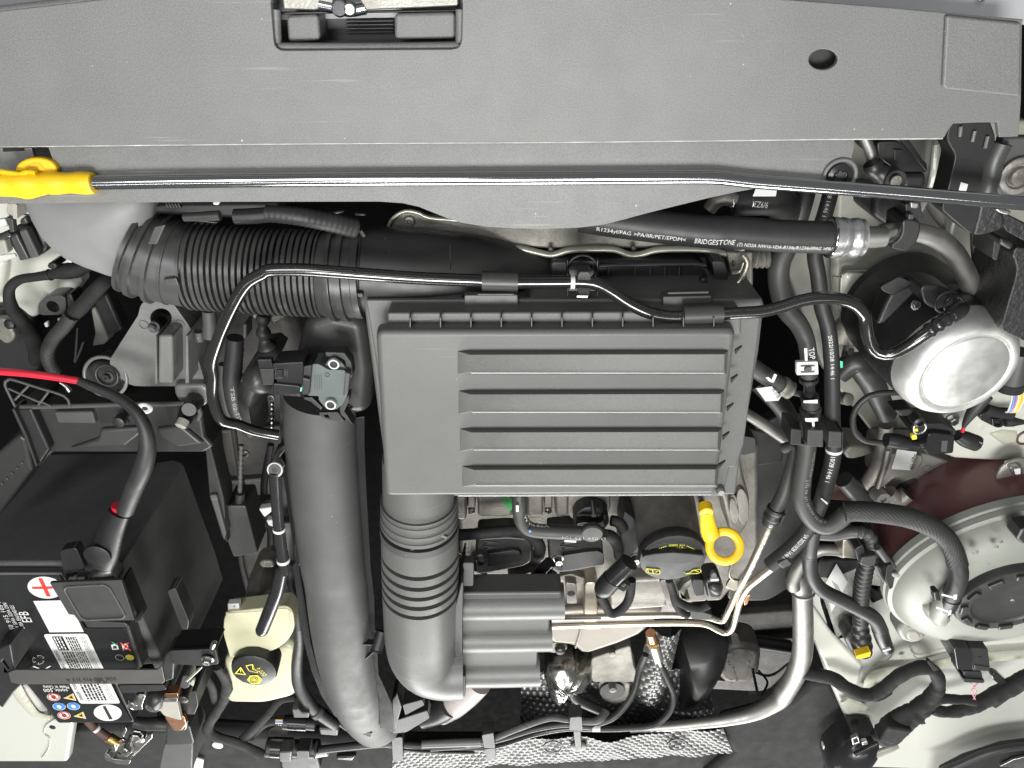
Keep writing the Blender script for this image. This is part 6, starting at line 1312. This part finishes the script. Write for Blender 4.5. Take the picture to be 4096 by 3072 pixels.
# ================================================================ RIGHT HARNESS
rh2 = thing('wing_harness', 'thick black taped harness with loop on the white wing at lower right', 'wiring harness')
zz = -.125
wav = lump(.16, 75)
tube('arm', rh2, C8(zz, (-100, 230, -.03), (60, 260, -.02), (220, 300, -.01), (350, 390), (500, 460), (640, 460), (760, 390), (880, 290), (1020, 215), (1160, 180), (1260, 215), (1315, 300), (1310, 390), (1260, 470), (1180, 540), (1080, 610)), [30, 30, 29, 29, 29, 29, 27, 27, 28, 29, 29, 30, 31, 32, 35, 37], TAPE, 16, .003, rf=wav)
tube('trunk', rh2, C8(zz, (1240, 560), (1100, 640), (960, 720), (860, 800), (780, 880), (680, 940)), [39, 58, 70, 72, 65, 51], TAPE, 20, .003, rf=wav, flat=.6)
tube('arm', rh2, C8(zz, (1230, 610), (1330, 640), (1470, 645), (1620, 600), (1760, 545), (1900, 480), (2050, 400), (2300, 260)), [26, 26, 26, 31, 34, 36, 37, 37], TAPE, 16, .003, rf=wav)
tube('arm', rh2, C8(zz + .004, (1240, 560), (1340, 510), (1480, 515), (1600, 520), (1700, 530)), [21, 22, 21, 22, 23], TAPE, 14, .003, rf=wav)
slab('tape_end', rh2, C8(zz + .018, (1200, 130), (1220, 110), (1330, 210), (1270, 230)), TAPE, .006, .001)
slab('tape_tail', rh2, C8(zz, (1870, 590), (2030, 510), (2040, 530), (1920, 615)), TAPE, .004, .001)
slab('tape_flap', rh2, C8(zz + .02, (690, 960), (800, 810), (1060, 850), (900, 1010)), TAPE, .02, .004)
slab('clip_foot', rh2, C8(zz - .02, (590, 520), (760, 480), (850, 420), (840, 470), (760, 520), (700, 545), (600, 545)), BLACK, .01, .002)
slab('clip_foot', rh2, C8(zz - .02, (1110, 770), (1160, 740), (1190, 775), (1140, 785)), BLACK, .006, .001)
slab('strap_clip', rh2, rounded(C8(zz, (1870, 270), (1900, 240), (1950, 255), (2050, 345), (1970, 380), (1880, 310)), .004), GLOSS, .01, .003)
hbx = thing('harness_boot', 'glossy black rubber boot where the wing harness enters the body', 'cable boot')
pillow('boot', hbx, smoothloop(C8(-.135, (170, 1080), (250, 1000), (400, 900), (560, 880), (680, 900), (690, 990), (560, 1080), (440, 1160), (460, 1300), (200, 1320), (150, 1180)), .012), GLOSS, .03, .03, 9)
tube('beige_edge', hbx, C8(-.12, (440, 1190), (520, 1150), (660, 1090), (820, 1030), (900, 1005)), [24, 24, 22, 20, 12], M('greige_plastic', (.26, .235, .21), .45), 14, flat=.6)
tube('fold', hbx, C8(-.105, (440, 1090), (560, 1030), (680, 970)), 10, GLOSS, 12)
slab('metal_clip', hbx, C8(-.10, (410, 930), (480, 905), (500, 975), (425, 1000)), STEEL, .006, .001, holes=[C8(-.10, (430, 940), (470, 925), (485, 965), (440, 980))])
slab('metal_clip', hbx, C8(-.10, (515, 970), (575, 955), (585, 985), (525, 1000)), STEEL, .006, .001)
slab('white_corner', rs, C8(-.15, (110, 1010), (300, 965), (250, 1020), (115, 1055)), WHITE2, .01, .002)
# plug with pink wires
pkw = thing('hanging_plug', 'square black plug with twisted pink wires above the wing harness', 'plug')
zk = -.055
slab('round_half', pkw, rounded(C5(zk, (750, 1400), (900, 1400), (920, 1480), (930, 1615), (780, 1610)), .004), GLOSS, .04, .012, 5)
slab('flat_half', pkw, rounded(C5(zk - .002, (900, 1400), (1070, 1410), (1095, 1625), (930, 1618)), .002), BLACK, .04, .002)
slab('square_hole', pkw, C5(zk - .0016, (975, 1488), (1005, 1490), (1010, 1535), (980, 1533)), KPRINT, .0004, 0)
slab('window', pkw, C5(zk - .0012, (942, 1565), (1080, 1585), (1090, 1622), (948, 1610)), DUCT, .002, .0005)
slab('neck', pkw, rounded(C8(zk - .012, (1580, 220), (1770, 230), (1785, 310), (1590, 300)), .003), BLACK, .03, .004)
slab('neck_lip', pkw, rounded(C8(zk - .010, (1570, 295), (1805, 315), (1795, 350), (1580, 340)), .003), BLACK, .03, .003)
for k in (0, 1):
    s = 1 if k else -1
    tube('pink_wire', pkw, C8(zk - .012, (1690 + 38 * s, 345), (1688 + 4 * s, 385), (1688 - 22 * s, 430), (1692 - 14 * s, 470), (1692 + 12 * s, 515)), 2.4, PINK if k else M('dusky_pink_wire', (.38, .14, .18), .4), 8)
# ================================================================ UPPER RIGHT
ub = thing('upper_bracket', 'dark steel bracket with round boss at the upper right edge', 'bracket')
slab('plate', ub, C6(-.005, (860, 100), (1200, 100), (1200, 620), (820, 590), (785, 500), (790, 400), (835, 220)), GREY2, .01, .002)
bc_ = C6.p(1000, 430, 0)
lathe('boss', ub, Vector((bc_.x, bc_.y, -.004)), UP, [(.034, 0), (.034, .006), (.031, .008), (.024, .008), (.021, .003), (.018, .003), (.015, .010), (.009, .012), (0, .012)], CASTL, 44, w=80)
fbx = thing('fuse_box_side', 'textured black plastic box at the right edge of the bay', 'fuse box')
slab('flap', fbx, rounded(C6(.0, (430, -60), (740, -60), (800, 110), (760, 260), (690, 600), (640, 820), (600, 920), (340, 700), (400, 520), (460, 250), (380, 110)), .004), JET, .02, .004, 3)
for q in ((505, 10, 498, 95), (620, 48, 600, 138), (730, 92, 706, 190)): tube('flap_slit', fbx, C6(.0012, (q[0], q[1]), (q[2], q[3])), .0013, GREY, 8)
slab('sticker', fbx, C6(.0006, (507, 475), (565, 492), (545, 565), (484, 555)), PAPER, .0004, 0)
tube('seam_tube', fbx, C6(-.002, (840, 150), (770, 300), (740, 450), (700, 580)), .007, LOUVRE, 12)
slab('grained_corner', fbx, rounded(C6(-.004, (690, 560), (800, 560), (860, 700), (890, 860), (700, 920), (600, 920)), .006), M('leather_grain_plastic', (.020, .020, .020), .42, bump=1.0, bs=260), .03, .008, 4)
slab('grained_corner', fbx, rounded(C6(-.006, (800, 700), (1200, 900), (1200, 1050), (880, 880)), .004), MATS['leather_grain_plastic'], .02, .004)
slab('body', fbx, rounded(C6(-.02, (960, 1010), (1200, 1040), (1250, 1900), (830, 1700), (950, 1300), (975, 1180), (935, 1080)), .006), MATS['leather_grain_plastic'], .06, .006, 3)
slab('dark_arm', fbx, C6(-.012, (840, 930), (960, 980), (930, 1050), (820, 990)), BLACK, .02, .003)
slab('peg', fbx, rounded(C6(-.03, (785, 930), (850, 940), (805, 1130), (765, 1110)), .003), DUCT, .03, .002)
slab('steel_bits', fbx, C6(.004, (790, 700), (840, 690), (930, 720), (900, 750), (830, 730)), STEEL, .004, .001)
ubm = thing('module_box', 'black box and valve parts between front panel and prop rod at right', 'module')
slab('box', ubm, rounded(A7(-.09, (1125, 120), (1290, 120), (1380, 180), (1500, 290), (1500, 355), (1300, 350), (1200, 290), (1130, 230)), .004), BLACK, .05, .004)
slab('box_window', ubm, A7(-.0895, (1195, 145), (1230, 145), (1225, 205), (1190, 200)), KPRINT, .0006, 0)
for q in (((1245, 180), (1275, 180), (1270, 260), (1255, 260)), ((1255, 180), (1320, 185), (1315, 200), (1255, 195))): slab('raised_mark', ubm, A7(-.088, *q), DUCT, .003, .0006)
slab('strap', ubm, A7(-.075, (1260, 60), (1330, 60), (1500, 310), (1490, 350)), DUCT, .006, .001)
tube('valve_neck', ubm, A7(-.08, (1085, 280), (1110, 330), (1170, 370)), [36, 40, 42], BLACK, 22, .002, rf=lambda s, L, r: r + .0008 * math.sin(s * 500))
lathe('valve_cap', ubm, A7.p(1262, 410, -.07), UP, [(.021, -.03), (.021, .001), (.019, .003), (.0125, .003), (.012, .005), (0, .006)], DUCT, 36, 30, w=46, wob=lambda a: 1 + .02 * (1 if math.sin(10 * a) > .3 else 0))
lathe('valve_button', ubm, A7.p(1265, 415, -.0645), UP, [(.0115, 0), (.011, .002), (0, .003)], CAST, 24, w=25)
slab('valve_arm', ubm, A7(-.085, (1290, 360), (1500, 360), (1490, 470), (1330, 470)), BLACK, .04, .004)
tube('alu_stub', ubm, A7(-.09, (1030, 90), (1065, 170), (1085, 240), (1085, 280)), [22, 23, 24, 22], ALU, 18)
slab('dark_block', ubm, A7(-.10, (1110, 490), (1320, 520), (1330, 700), (1240, 780), (1090, 680)), BLACK, .05, .006)
# right edge connector
rec = thing('ribbed_plug', 'dark ribbed plug with coloured wires at the right edge by the canister', 'plug')
tube('barrel', rec, A8(-.055, (2180, 380), (2150, 480), (2120, 600)), [50, 51, 52], LOUVRE, 26)
tube('collar', rec, A8(-.056, (2120, 600), (2105, 660)), [56, 53], GLOSS, 26)
for k, (m_, dx) in enumerate(((PAPER, 0), (BLUEW, 18), (PINK, 34), (PAPER, 48), (YELP, 62), (ORANGEP, 76), (PAPER, 88))):
    tube('wire', rec, A8(-.07, (2125 + dx, 680), (2118 + dx, 750), (2095 + dx * .8, 820), (2075 + dx * .6, 830)), 4, m_, 8)
tube('sleeve', rec, A8(-.085, (2120, 840), (2010, 830), (1930, 800)), [26, 24, 20], TAPE, 14)
rec2 = thing('black_wing_plug', 'small rectangular black plug on the white wing at the right edge', 'plug')
slab('body', rec2, rounded(A8(-.10, (1880, 850), (1940, 830), (2060, 870), (2080, 930), (2020, 955), (1890, 890)), .003), BLACK, .03, .002)
slab('face', rec2, A8(-.097, (1975, 880), (2060, 890), (2050, 945), (1985, 935)), GLOSS, .004, .001, holes=[A8(-.097, (1995, 895), (2045, 900), (2040, 930), (2000, 925))])
tube('tail', rec2, A8(-.10, (2070, 905), (2130, 900), (2240, 905)), [20, 22, 6], RUB, 14)
tube('wire', rec2, A8(-.10, (2130, 895), (2260, 900)), 4, BROWN, 8)
wrs = tag(slab('right_wing_top', None, A8(-.125, (1690, 800), (2000, 640), (2300, 600), (2300, 1260), (2000, 1200), (1700, 1180), (1440, 1090)), WHITE, .02, .006), kind='structure')
ring('wing_hole_rim', wrs, A8.p(2220, 1020, -.124), UP, .026, .004, BROWN, 40, w=38)
pillow('sealer_patch', wrs, smoothloop(A8(-.126, (1940, 980), (2040, 950), (2160, 960), (2170, 1050), (2060, 1070), (2000, 1030)), .01), SEAL, .004, .002, 4)
lathe('dent', wrs, A8.p(1895, 935, -.1252), UP, [(.010, 0), (.008, .0008), (0, .0004)], WHITE, 20, w=20)
# ================================================================ LEFT SIDE DETAILS
mb = thing('gearbox_mount_bracket', 'grey plastic mount bracket with big round hole under the bellows hose', 'bracket')
slab('upper_plate', mb, rounded(A4(-.11, (1110, 1130), (1130, 1040), (1200, 990), (1300, 985), (1400, 1040), (1460, 1130), (1540, 1240), (1580, 1440), (1640, 1640), (1640, 1700), (1040, 1700), (860, 1520), (1090, 1160)), .01), BRACKET, .04, .006, 3, holes=[on_ground_ellipse(A4, -.11, 1295, 1150, 86, 76, 24)])
slab('hole_floor', mb, on_ground_ellipse(A4, -.135, 1295, 1150, 110, 110), KPRINT, .004, 0)
for q in ((1155, 1205), (1445, 1200)): ring('moulded_ring', mb, A4.p(*q, -.1095), UP, .0075, .0008, BRACKET, 24, 6, w=21)
tube('peg', mb, [A4.p(1290, 1190, -.125), A4.p(1235, 1225, -.095)], [30, 24], BLACK, 18)
lathe('peg_tip', mb, A4.p(1218, 1238, -.092), (-.2, -.6, 1), [(.006, -.004), (.006, .001), (.004, .002)], GREY, 16, w=16)
for x0, x1 in ((1270, 1385), (1490, 1510), (1250, 1256)): slab('wall', mb, A4(-.085, (x0, 1290), (x1, 1290), (x1 + 10, 1680), (x0 - 4, 1680)), BRACKET, .05, .003)
slab('ledge', mb, rounded(B1(-.10, (1390, 280), (1640, 280), (1680, 330), (1660, 460), (1480, 470), (1400, 370)), .006), BRACKET, .03, .004)
slab('lower_round', mb, smoothloop(B1(-.125, (650, 170), (760, 100), (880, 110), (980, 200), (1030, 320), (900, 360), (740, 330)), .01), DUCT, .03, .004)
ring('round_rim', mb, B1.p(850, 215, -.11), (0, .2, 1), .034, .003, BRACKET, 40, w=98)
ring('round_rim', mb, B1.p(860, 205, -.108), (0, .2, 1), .020, .003, DUCT, 32, w=54)
bolt('hub_bolt', mb, B1.p(868, 215, -.10), (0, .2, 1), 26, DUCT, 1.5)
bx = thing('battery_tray', 'dark plastic battery tray wall with posts and a lattice rim', 'battery tray')
slab('rear_wall', bx, B1(-.10, (100, 470), (560, 455), (1480, 430), (1560, 420), (1620, 500), (1650, 700), (1720, 780), (1640, 830), (1400, 830), (420, 830), (300, 960), (240, 640)), DUCT, .06, .004)
slab('rear_shelf', bx, B1(-.095, (800, 640), (1120, 620), (1180, 640), (1000, 780), (540, 800), (780, 720)), LOUVRE, .03, .004, 3)
slab('rear_shelf', bx, B1(-.095, (1240, 640), (1460, 610), (1640, 760), (1420, 790), (1300, 720)), LOUVRE, .03, .004, 3)
slab('wall_panel', bx, B1(-.094, (430, 500), (740, 495), (770, 595), (460, 590)), GREY2, .01, .002)
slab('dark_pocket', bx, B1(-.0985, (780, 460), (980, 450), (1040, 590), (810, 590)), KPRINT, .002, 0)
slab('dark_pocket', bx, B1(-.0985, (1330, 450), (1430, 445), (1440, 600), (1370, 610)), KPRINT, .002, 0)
tube('rim', bx, B1(-.094, (130, 460), (560, 450), (1000, 438), (1460, 430), (1520, 415), (1580, 440), (1610, 500), (1590, 560)), .0025, GREY2, 10)
for q in (((1560, 400), (1470, 590)), ((1600, 360), (1520, 480))):
    tube('post', bx, [B1.p(*q[0], -.115), B1.p(*q[1], -.075)], [44, 30], BLACK, 24)
lathe('post_tip', bx, B1.p(1455, 605, -.07), (-.3, -.6, 1), [(.009, -.01), (.009, .002), (.007, .003), (.0, .003)], IVORY, 18, w=24)
lathe('post_tip', bx, B1.p(955, 580, -.085), UP, [(.014, -.02), (.014, .003), (.009, .005), (0, .005)], BLACK, 20, w=25)
ring('white_eye', bx, B1.p(1165, 470, -.07), (.2, -.2, 1), .0085, .004, PAPER, 28, 10, .5, w=32)
lat = B1(-.075, (40, 260), (90, 235), (520, 370), (560, 450))
tube('lattice_bar', bx, B1(-.075, (120, 450), (40, 280), (60, 245), (100, 238), (300, 300), (520, 372), (565, 455)), 6, GREY2, 10)
for q in (((70, 310), (320, 420)), ((230, 285), (120, 400)), ((390, 335), (310, 440)), ((320, 410), (420, 455))): tube('lattice_bar', bx, B1(-.076, *q), 5, GREY2, 8)
slab('side_wall', bx, B1(-.09, (95, 480), (250, 470), (400, 800), (300, 950), (210, 700)), BLACK, .05, .003)
slab('side_edge', bx, B1(-.085, (90, 480), (115, 478), (215, 690), (300, 930), (285, 945), (195, 710)), DUCT, .02, .001)
slab('left_box', bx, B1(-.10, (-100, 900), (150, 680), (210, 720), (260, 970), (0, 1320), (-100, 1400)), DUCT, .06, .004)
for k in range(5): lathe('bright_rivet', bx, B1.p(18 + k * 40, 1076 - k * 42, -.0985), UP, [(.0032, 0), (.0025, .0015), (0, .002)], STEEL, 12, w=5)
slab('right_strip', bx, B1(-.11, (1640, 720), (1680, 720), (1800, 1200), (1830, 1560), (1780, 1500), (1680, 1160)), DUCT, .03, .002)
slab('grey_wedge', bx, B1(-.105, (1680, 1170), (1740, 1165), (1820, 1480), (1800, 1540)), GREY2, .02, .002)
# column and cable left of duct
lv = thing('selector_cable', 'grey threaded shift cable with black end piece left of the drain tube', 'cable')
tube('cable', lv, [B3.p(120, 700, -.13), B3.p(115, 900, -.13), B3.p(110, 1060, -.13)], 10, GREY2, 14, .0012, rf=lambda s, L, r: r + (.0005 * math.sin(s * 900) if s < .05 or s > .09 else 0))
tube('end_nut', lv, B3(-.128, (112, 1055), (110, 1140)), 20, DUCT, 8)
slab('end_piece', lv, rounded(B3(-.12, (0, 1150), (150, 1150), (240, 1500), (60, 1530), (10, 1400)), .003), LOUVRE, .04, .003)
slab('white_lug', lv, B3(-.11, (245, 1175), (350, 1160), (340, 1200), (290, 1240)), PAPER, .01, .002)
slab('white_lug', lv, B3(-.115, (300, 1260), (360, 1255), (370, 1310), (320, 1300)), PAPER, .01, .002)
gb = thing('gearbox_hoses', 'dark worn hoses and grey tubes left of the duct under the glossy pipe', 'hose')
wide_h = tube('wide_hose', gb, C3(-.11, (300, 500), (290, 700), (270, 900), (260, 1150), (330, 1500, -.01), (520, 1750, -.02)), [36, 38, 40, 38, 34, 32], RUB, 20)
tube('grey_tube', gb, C3(-.12, (140, 850), (150, 1150), (210, 1450), (330, 1640)), [20, 24, 26, 24], RUBG, 18)
pillow('bulb', gb, smoothloop(C3(-.10, (400, 1000), (520, 800), (640, 640), (800, 620), (900, 700), (800, 900), (700, 1200), (620, 1500), (640, 1750), (500, 1650), (400, 1400), (360, 1200)), .008), RUBG, .03, .03, 9)
tube('spring_hose', gb, C3(-.10, (680, 200), (670, 350), (690, 520), (730, 640)), [25, 25, 28, 36], RUB, 20, .001, rf=lambda s, L, r: r + .0012 * math.sin(s * 420))
for k in range(6): lathe('chain_bead', gb, C3.p(785, 1380 + k * 62, -.075), UP, [(.0052, -.006), (.0056, 0), (.003, .004), (0, .005)], STEEL, 14, w=8.5)
slab('bracket_bit', gb, C3(-.11, (750, 190), (960, 190), (960, 240), (790, 340)), CAST, .02, .003)
slab('bracket_bit', gb, C3(-.115, (510, 190), (600, 190), (590, 270), (520, 260)), CAST, .02, .003)
slab('clamp_tab', gb, C3(-.095, (395, 320), (450, 320), (450, 520), (395, 520)), GREY2, .02, .003)
tube('coupling', gb, A4(-.10, (1680, 1090), (1690, 1200), (1690, 1300)), [28, 30, 33], GREY2, 20, .003)
tube('coupling', gb, A4(-.10, (1600, 1260), (1610, 1330)), 20, GREY2, 16)
ttext(gb, wide_h, 'TSB 02 TIS', .05, .10, .0036, .0, GPRINT)
# left top corner
lf = thing('cream_plug', 'cream plug with wires in the upper left corner', 'plug')
slab('body', lf, rounded(C2(-.09, (60, 80), (150, 80), (158, 215), (110, 225), (55, 170)), .003), IVORY, .03, .003)
slab('rim', lf, rounded(C2(-.084, (105, 80), (155, 80), (158, 222), (118, 224)), .003), IVORY, .02, .003)
for k, m_ in enumerate((GREY2, BLUEW, PAPER, GREY2)): tube('wire', lf, C2(-.10, (150, 110 + 24 * k), (220, 106 + 24 * k), (300, 120 + 24 * k)), 3.5, m_, 8)
slab('white_tag', lf, C2(-.10, (-40, 230), (40, 215), (75, 290), (-40, 300)), PAPER, .004, .001)
slab('white_tag', lf, C2(-.11, (-40, 420), (40, 410), (75, 540), (0, 560), (-40, 560)), IVORY, .01, .002)
slab('white_tag', lf, C2(-.14, (-40, 560), (130, 540), (150, 575), (20, 620), (-40, 620)), PAPER, .003, .001)
lt = thing('ribbed_grommet', 'black ribbed grommet with two grey bars on the left body side', 'grommet')
slab('body', lt, rounded(C2(-.10, (80, 330), (150, 280), (260, 270), (430, 400), (430, 520), (340, 580), (180, 620), (60, 430)), .006), BLACK, .05, .006)
slab('grey_bar', lt, C2(-.092, (85, 390), (150, 350), (270, 590), (180, 615)), LOUVRE, .01, .002)
slab('grey_bar', lt, C2(-.088, (165, 330), (235, 308), (362, 570), (275, 590)), GREY2, .01, .002)
slab('upper_strap', lt, C2(-.095, (170, 240), (230, 190), (260, 270), (190, 280)), LOUVRE, .01, .002)
tube('black_arm', lt, C2(-.09, (-60, 400), (20, 375), (100, 340)), 12, BLACK, 12)
slab('side_strap', lt, C2(-.085, (55, 200), (118, 225), (130, 340), (90, 350)), LOUVRE, .006, .001)
l1 = thing('left_cable_loop', 'thick black taped cable looping over the left body side', 'cable')
tube('cable', l1, C2(-.125, (830, 640), (700, 690), (580, 705), (480, 730), (330, 755), (180, 780), (95, 850), (85, 950), (120, 1060), (200, 1160), (280, 1280, -.01), (330, 1420, -.03), (340, 1600, -.05)), [24, 32, 34, 22, 21, 21, 22, 23, 26, 30, 32, 32, 30], TAPE, 16, .003, rf=lump(.12, 70))
ring('tie', l1, C2.p(460, 735, -.125), C2.p(500, 725, -.125) - C2.p(430, 740, -.125), .0168, .002, BLACK, 24, w=26)
slab('clip', l1, on_ground_ellipse(C2, -.115, 475, 655, 45, 32), BLACK, .02, .003)
l2 = thing('left_cable_loop', 'thick black cable slanting into a ribbed sleeve near the red cable', 'cable')
tube('cable', l2, C2(-.115, (1040, 730, -.02), (940, 820), (830, 940), (730, 1050), (650, 1120)), [28, 31, 32, 32, 30], TAPE, 16, .003)
tube('braided_sleeve', l2, C2(-.11, (660, 1110), (590, 1210), (500, 1310), (445, 1420), (450, 1530), (520, 1640)), [29, 28, 27, 26, 27, 27], BRAID, 44, .0011, weave=.0005)
tube('thin_strap', l2, C2(-.13, (715, 1220), (700, 1440), (690, 1540)), 5, DUCT, 10)
tube('thin_strap', l2, C2(-.13, (770, 1350), (730, 1460), (690, 1540)), 5, DUCT, 10)
l3 = thing('left_wall_bracket', 'black folded metal bracket with a hole on the left body side', 'bracket')
slab('plate', l3, rounded(C2(-.13, (350, 1110), (350, 1000), (420, 930), (605, 920), (608, 1105)), .008), LOUVRE, .02, .003, holes=[circ(C2.p(485, 1030, -.13), .006, 18)])
slab('flange', l3, C2(-.132, (605, 920), (650, 905), (700, 1010), (610, 1100)), BLACK, .02, .002)
l4 = thing('left_dark_module', 'dark module with worn pale tab below the left cable loop', 'module')
slab('body', l4, rounded(C2(-.16, (-100, 1020), (100, 1040), (330, 1240), (400, 1400), (360, 1640), (-100, 1640)), .01), BLACK, .05, .008)
slab('worn_tab', l4, rounded(C2(-.145, (-60, 1130), (60, 1140), (140, 1290), (130, 1340), (60, 1390), (-60, 1300)), .006), CAST, .01, .003)
lathe('knob', l4, C2.p(85, 1190, -.13), (0, .3, 1), [(.016, -.02), (.016, .002), (.010, .006), (0, .006)], BLACK, 20, w=22)
slab('pale_bit', l4, C2(-.13, (400, 1185), (435, 1165), (445, 1215), (420, 1225)), PAPER, .004, .001)
tube('hook_bit', l4, C2(-.12, (560, 1140), (540, 1140), (545, 1175), (570, 1175)), 3, PAPER, 8)
l5 = thing('left_inner_rail', 'dark grey sloping rail between the left cable and the mount bracket', 'rail')
slab('rail', l5, C2(-.24, (880, 960), (980, 900), (1130, 1240), (1020, 1300), (860, 1010)), DUCT, .02, .004)
slab('pale_rail', l5, C2(-.245, (830, 1050), (870, 1030), (1000, 1330), (960, 1380), (840, 1400), (870, 1280)), GRIME, .02, .004)
# upper hose bundle under the cover
uh = thing('upper_hose_bundle', 'dark hoses and fittings in the gap above the corrugated hose', 'hose')
tube('hose', uh, A5(-.03, (330, 310), (480, 320), (640, 340, -.002), (850, 380, -.01), (1050, 430, -.02)), [36, 38, 40, 42, 44], RUB, 20, .0012, rf=lambda s, L, r: r + .0002 * math.sin(s * 1500))
tube('fitting', uh, [A4.p(1480, 340, -.03), A4.p(1700, 330, -.03), A5.p(-40, 325, -.03)], [18, 22, 22], DUCT, 18)
tube('fitting_collar', uh, A5(-.03, (80, 335), (220, 330), (340, 320)), [33, 34, 33], BLACK, 20, .002)
tube('white_ring', uh, A5(-.0295, (232, 300), (296, 300)), 9, PAPER, 14)
slab('white_tag', uh, A4(-.01, (1710, 215), (1765, 215), (1755, 245), (1710, 240)), PAPER, .004, .001)
slab('dark_block', uh, A4(-.06, (1150, 230), (2240, 215), (2240, 380), (1500, 330), (1200, 320)), BLACK, .03, .004)
for k in range(5): ring('coil', uh, A4.p(1350 + 24 * k, 232, -.028), (1, .2, 0), .007, .002, BLACK, 16, 6, w=18)
slab('metal_glimpse', uh, A4(-.075, (1480, 350), (1760, 380), (1740, 395), (1560, 380)), CASTL, .01, .002)
tube('spark_wire', uh, A5(-.03, (1090, 450), (1120, 495)), .0015, STEEL, 6)
slab('pale_strip', uh, A5(-.07, (860, 305), (955, 292), (950, 305), (870, 320)), CASTL, .004, .001)
slab('pale_strip', uh, A5(-.07, (1040, 315), (1130, 320), (1125, 328), (1050, 325)), CASTL, .004, .001)
# connectors right of oil cap
rcn = thing('camshaft_plug', 'black plug with grey latch and taped cable under the oil cap', 'plug')
slab('body', rcn, rounded(B6(-.105, (1230, 1240), (1380, 1220), (1420, 1330), (1380, 1420), (1260, 1420)), .006), BLACK, .03, .006)
slab('grey_latch', rcn, B6(-.098, (1285, 1230), (1295, 1180), (1320, 1160), (1345, 1180), (1350, 1225)), GREY, .006, .001)
slab('white_latch', rcn, B6(-.097, (1285, 1226), (1365, 1222), (1365, 1244), (1285, 1248)), PAPER, .004, .0008)
pillow('grey_face', rcn, smoothloop(B6(-.104, (1260, 1280), (1330, 1260), (1400, 1290), (1380, 1350), (1340, 1370), (1280, 1340)), .004), DUCT, .006, .004, 5)
slab('side_part', rcn, rounded(B6(-.115, (1110, 1230), (1220, 1230), (1230, 1380), (1140, 1390)), .004), BLACK, .03, .003)
tube('cable', rcn, B6(-.115, (890, 1230, .01), (920, 1320), (960, 1420), (1060, 1480), (1180, 1500), (1270, 1460)), [16, 17, 18, 18, 19, 20], TAPE, 14)
tube('cable', rcn, B6(-.125, (930, 1360), (950, 1450), (1000, 1530), (1070, 1570)), 16, TAPE, 14)
# speckled block and steering parts deep at right
dk = thing('deep_steering_parts', 'dark speckled metal parts deep below the aluminium line', 'steering parts')
slab('block', dk, rounded(B7(-.34, (1600, 430), (1760, 300), (1960, 330), (1940, 500), (1880, 570), (1690, 580)), .02), CAST, .06, .012, 3)
slab('block_top', dk, rounded(B7(-.32, (1740, 220), (1790, 230), (1810, 310), (1750, 310)), .01), CAST, .04, .006)
random.seed(4)
for k in range(30): lathe('speck', dk, B7.p(random.uniform(1690, 1920), random.uniform(340, 560), -.3385), UP, [(random.uniform(.004, .009), 0), (.003, .003), (0, .0035)], CASTL, 8, w=random.uniform(2, 5))
tube('shaft', dk, B7(-.35, (1560, 510), (1690, 530)), 19, CAST, 16)
tube('rod', dk, B7(-.3, (1890, 470), (1920, 620)), 6, GREY2, 10)
tube('rod', dk, B7(-.3, (1930, 480), (1990, 560), (1950, 650)), 5, DUCT, 10)
tube('white_tag', dk, B7(-.28, (1865, 640), (1915, 635)), 12, PAPER, 14)
pillow('dark_shell', dk, smoothloop(B7(-.30, (1370, 420), (1400, 230), (1600, 190), (1720, 250), (1650, 420), (1540, 560), (1420, 700), (1310, 660)), .03), BLACK, .06, .05, 8)
tube('cross_bar', dk, B7(-.38, (1800, 270), (2140, 320)), 30, DUCT, 16)
# knob behind reservoir
kb = thing('grey_knob', 'dull grey round fitting behind the reservoir', 'fitting')
pillow('dome', kb, smoothloop(B4(-.15, (180, 240), (220, 160), (300, 130), (370, 170), (390, 260), (350, 420), (220, 420)), .01), CAST, .04, .04, 8)
slab('top', kb, rounded(B4(-.12, (250, 110), (280, 85), (360, 85), (380, 140), (280, 140)), .005), CAST, .02, .004)
gc = thing('gearbox_casing', 'dark cast gearbox casing deep in the gap between battery and left duct', 'gearbox')
slab('casing', gc, smoothloop(F(-.30, (430, 640), (560, 620), (640, 700), (650, 900), (640, 1100), (610, 1320), (540, 1330), (500, 1180), (470, 950)), .03), GBOX, .10, .02, 4)
for k_, (x, y) in enumerate(((520, 760), (585, 860), (530, 980), (590, 1080), (545, 1180))): bolt('casing_bolt', gc, F.p(x, y, -.297), UP, 15, STEEL)
for y in (820, 930, 1040, 1140): slab('casing_rib', gc, F(-.290, (478, y), (640, y - 14), (642, y - 8), (480, y + 7)), GBOX, .02, .002)
gh = thing('gearbox_breather_hoses', 'two slim black hoses hanging deep beside the shift cable', 'hose')
tube('hose', gh, F(-.20, (500, 900), (515, 1000), (530, 1100), (520, 1200), (545, 1300)), 12, RUBG, 14)
tube('hose', gh, F(-.22, (585, 960), (570, 1060), (585, 1160), (575, 1260)), 15, RUB, 14)
slab('hose_bracket', gh, rounded(F(-.195, (490, 1085), (600, 1078), (604, 1102), (494, 1108)), .004), LOUVRE, .012, .002)
sf = thing('subframe', 'dark pressed steel subframe deep below the aluminium line', 'subframe')
slab('beam', sf, rounded(F(-.44, (1480, 1330), (1740, 1310), (1740, 1420), (1660, 1500), (1470, 1490)), .03), GBOX, .05, .012, 3)
slab('beam_rib', sf, F(-.428, (1480, 1395), (1735, 1375), (1735, 1388), (1480, 1410)), GBOX, .02, .004)
tube('brake_line', sf, F(-.40, (1500, 1450), (1590, 1440), (1660, 1460), (1710, 1430)), 7, GREY2, 12)
finalize()
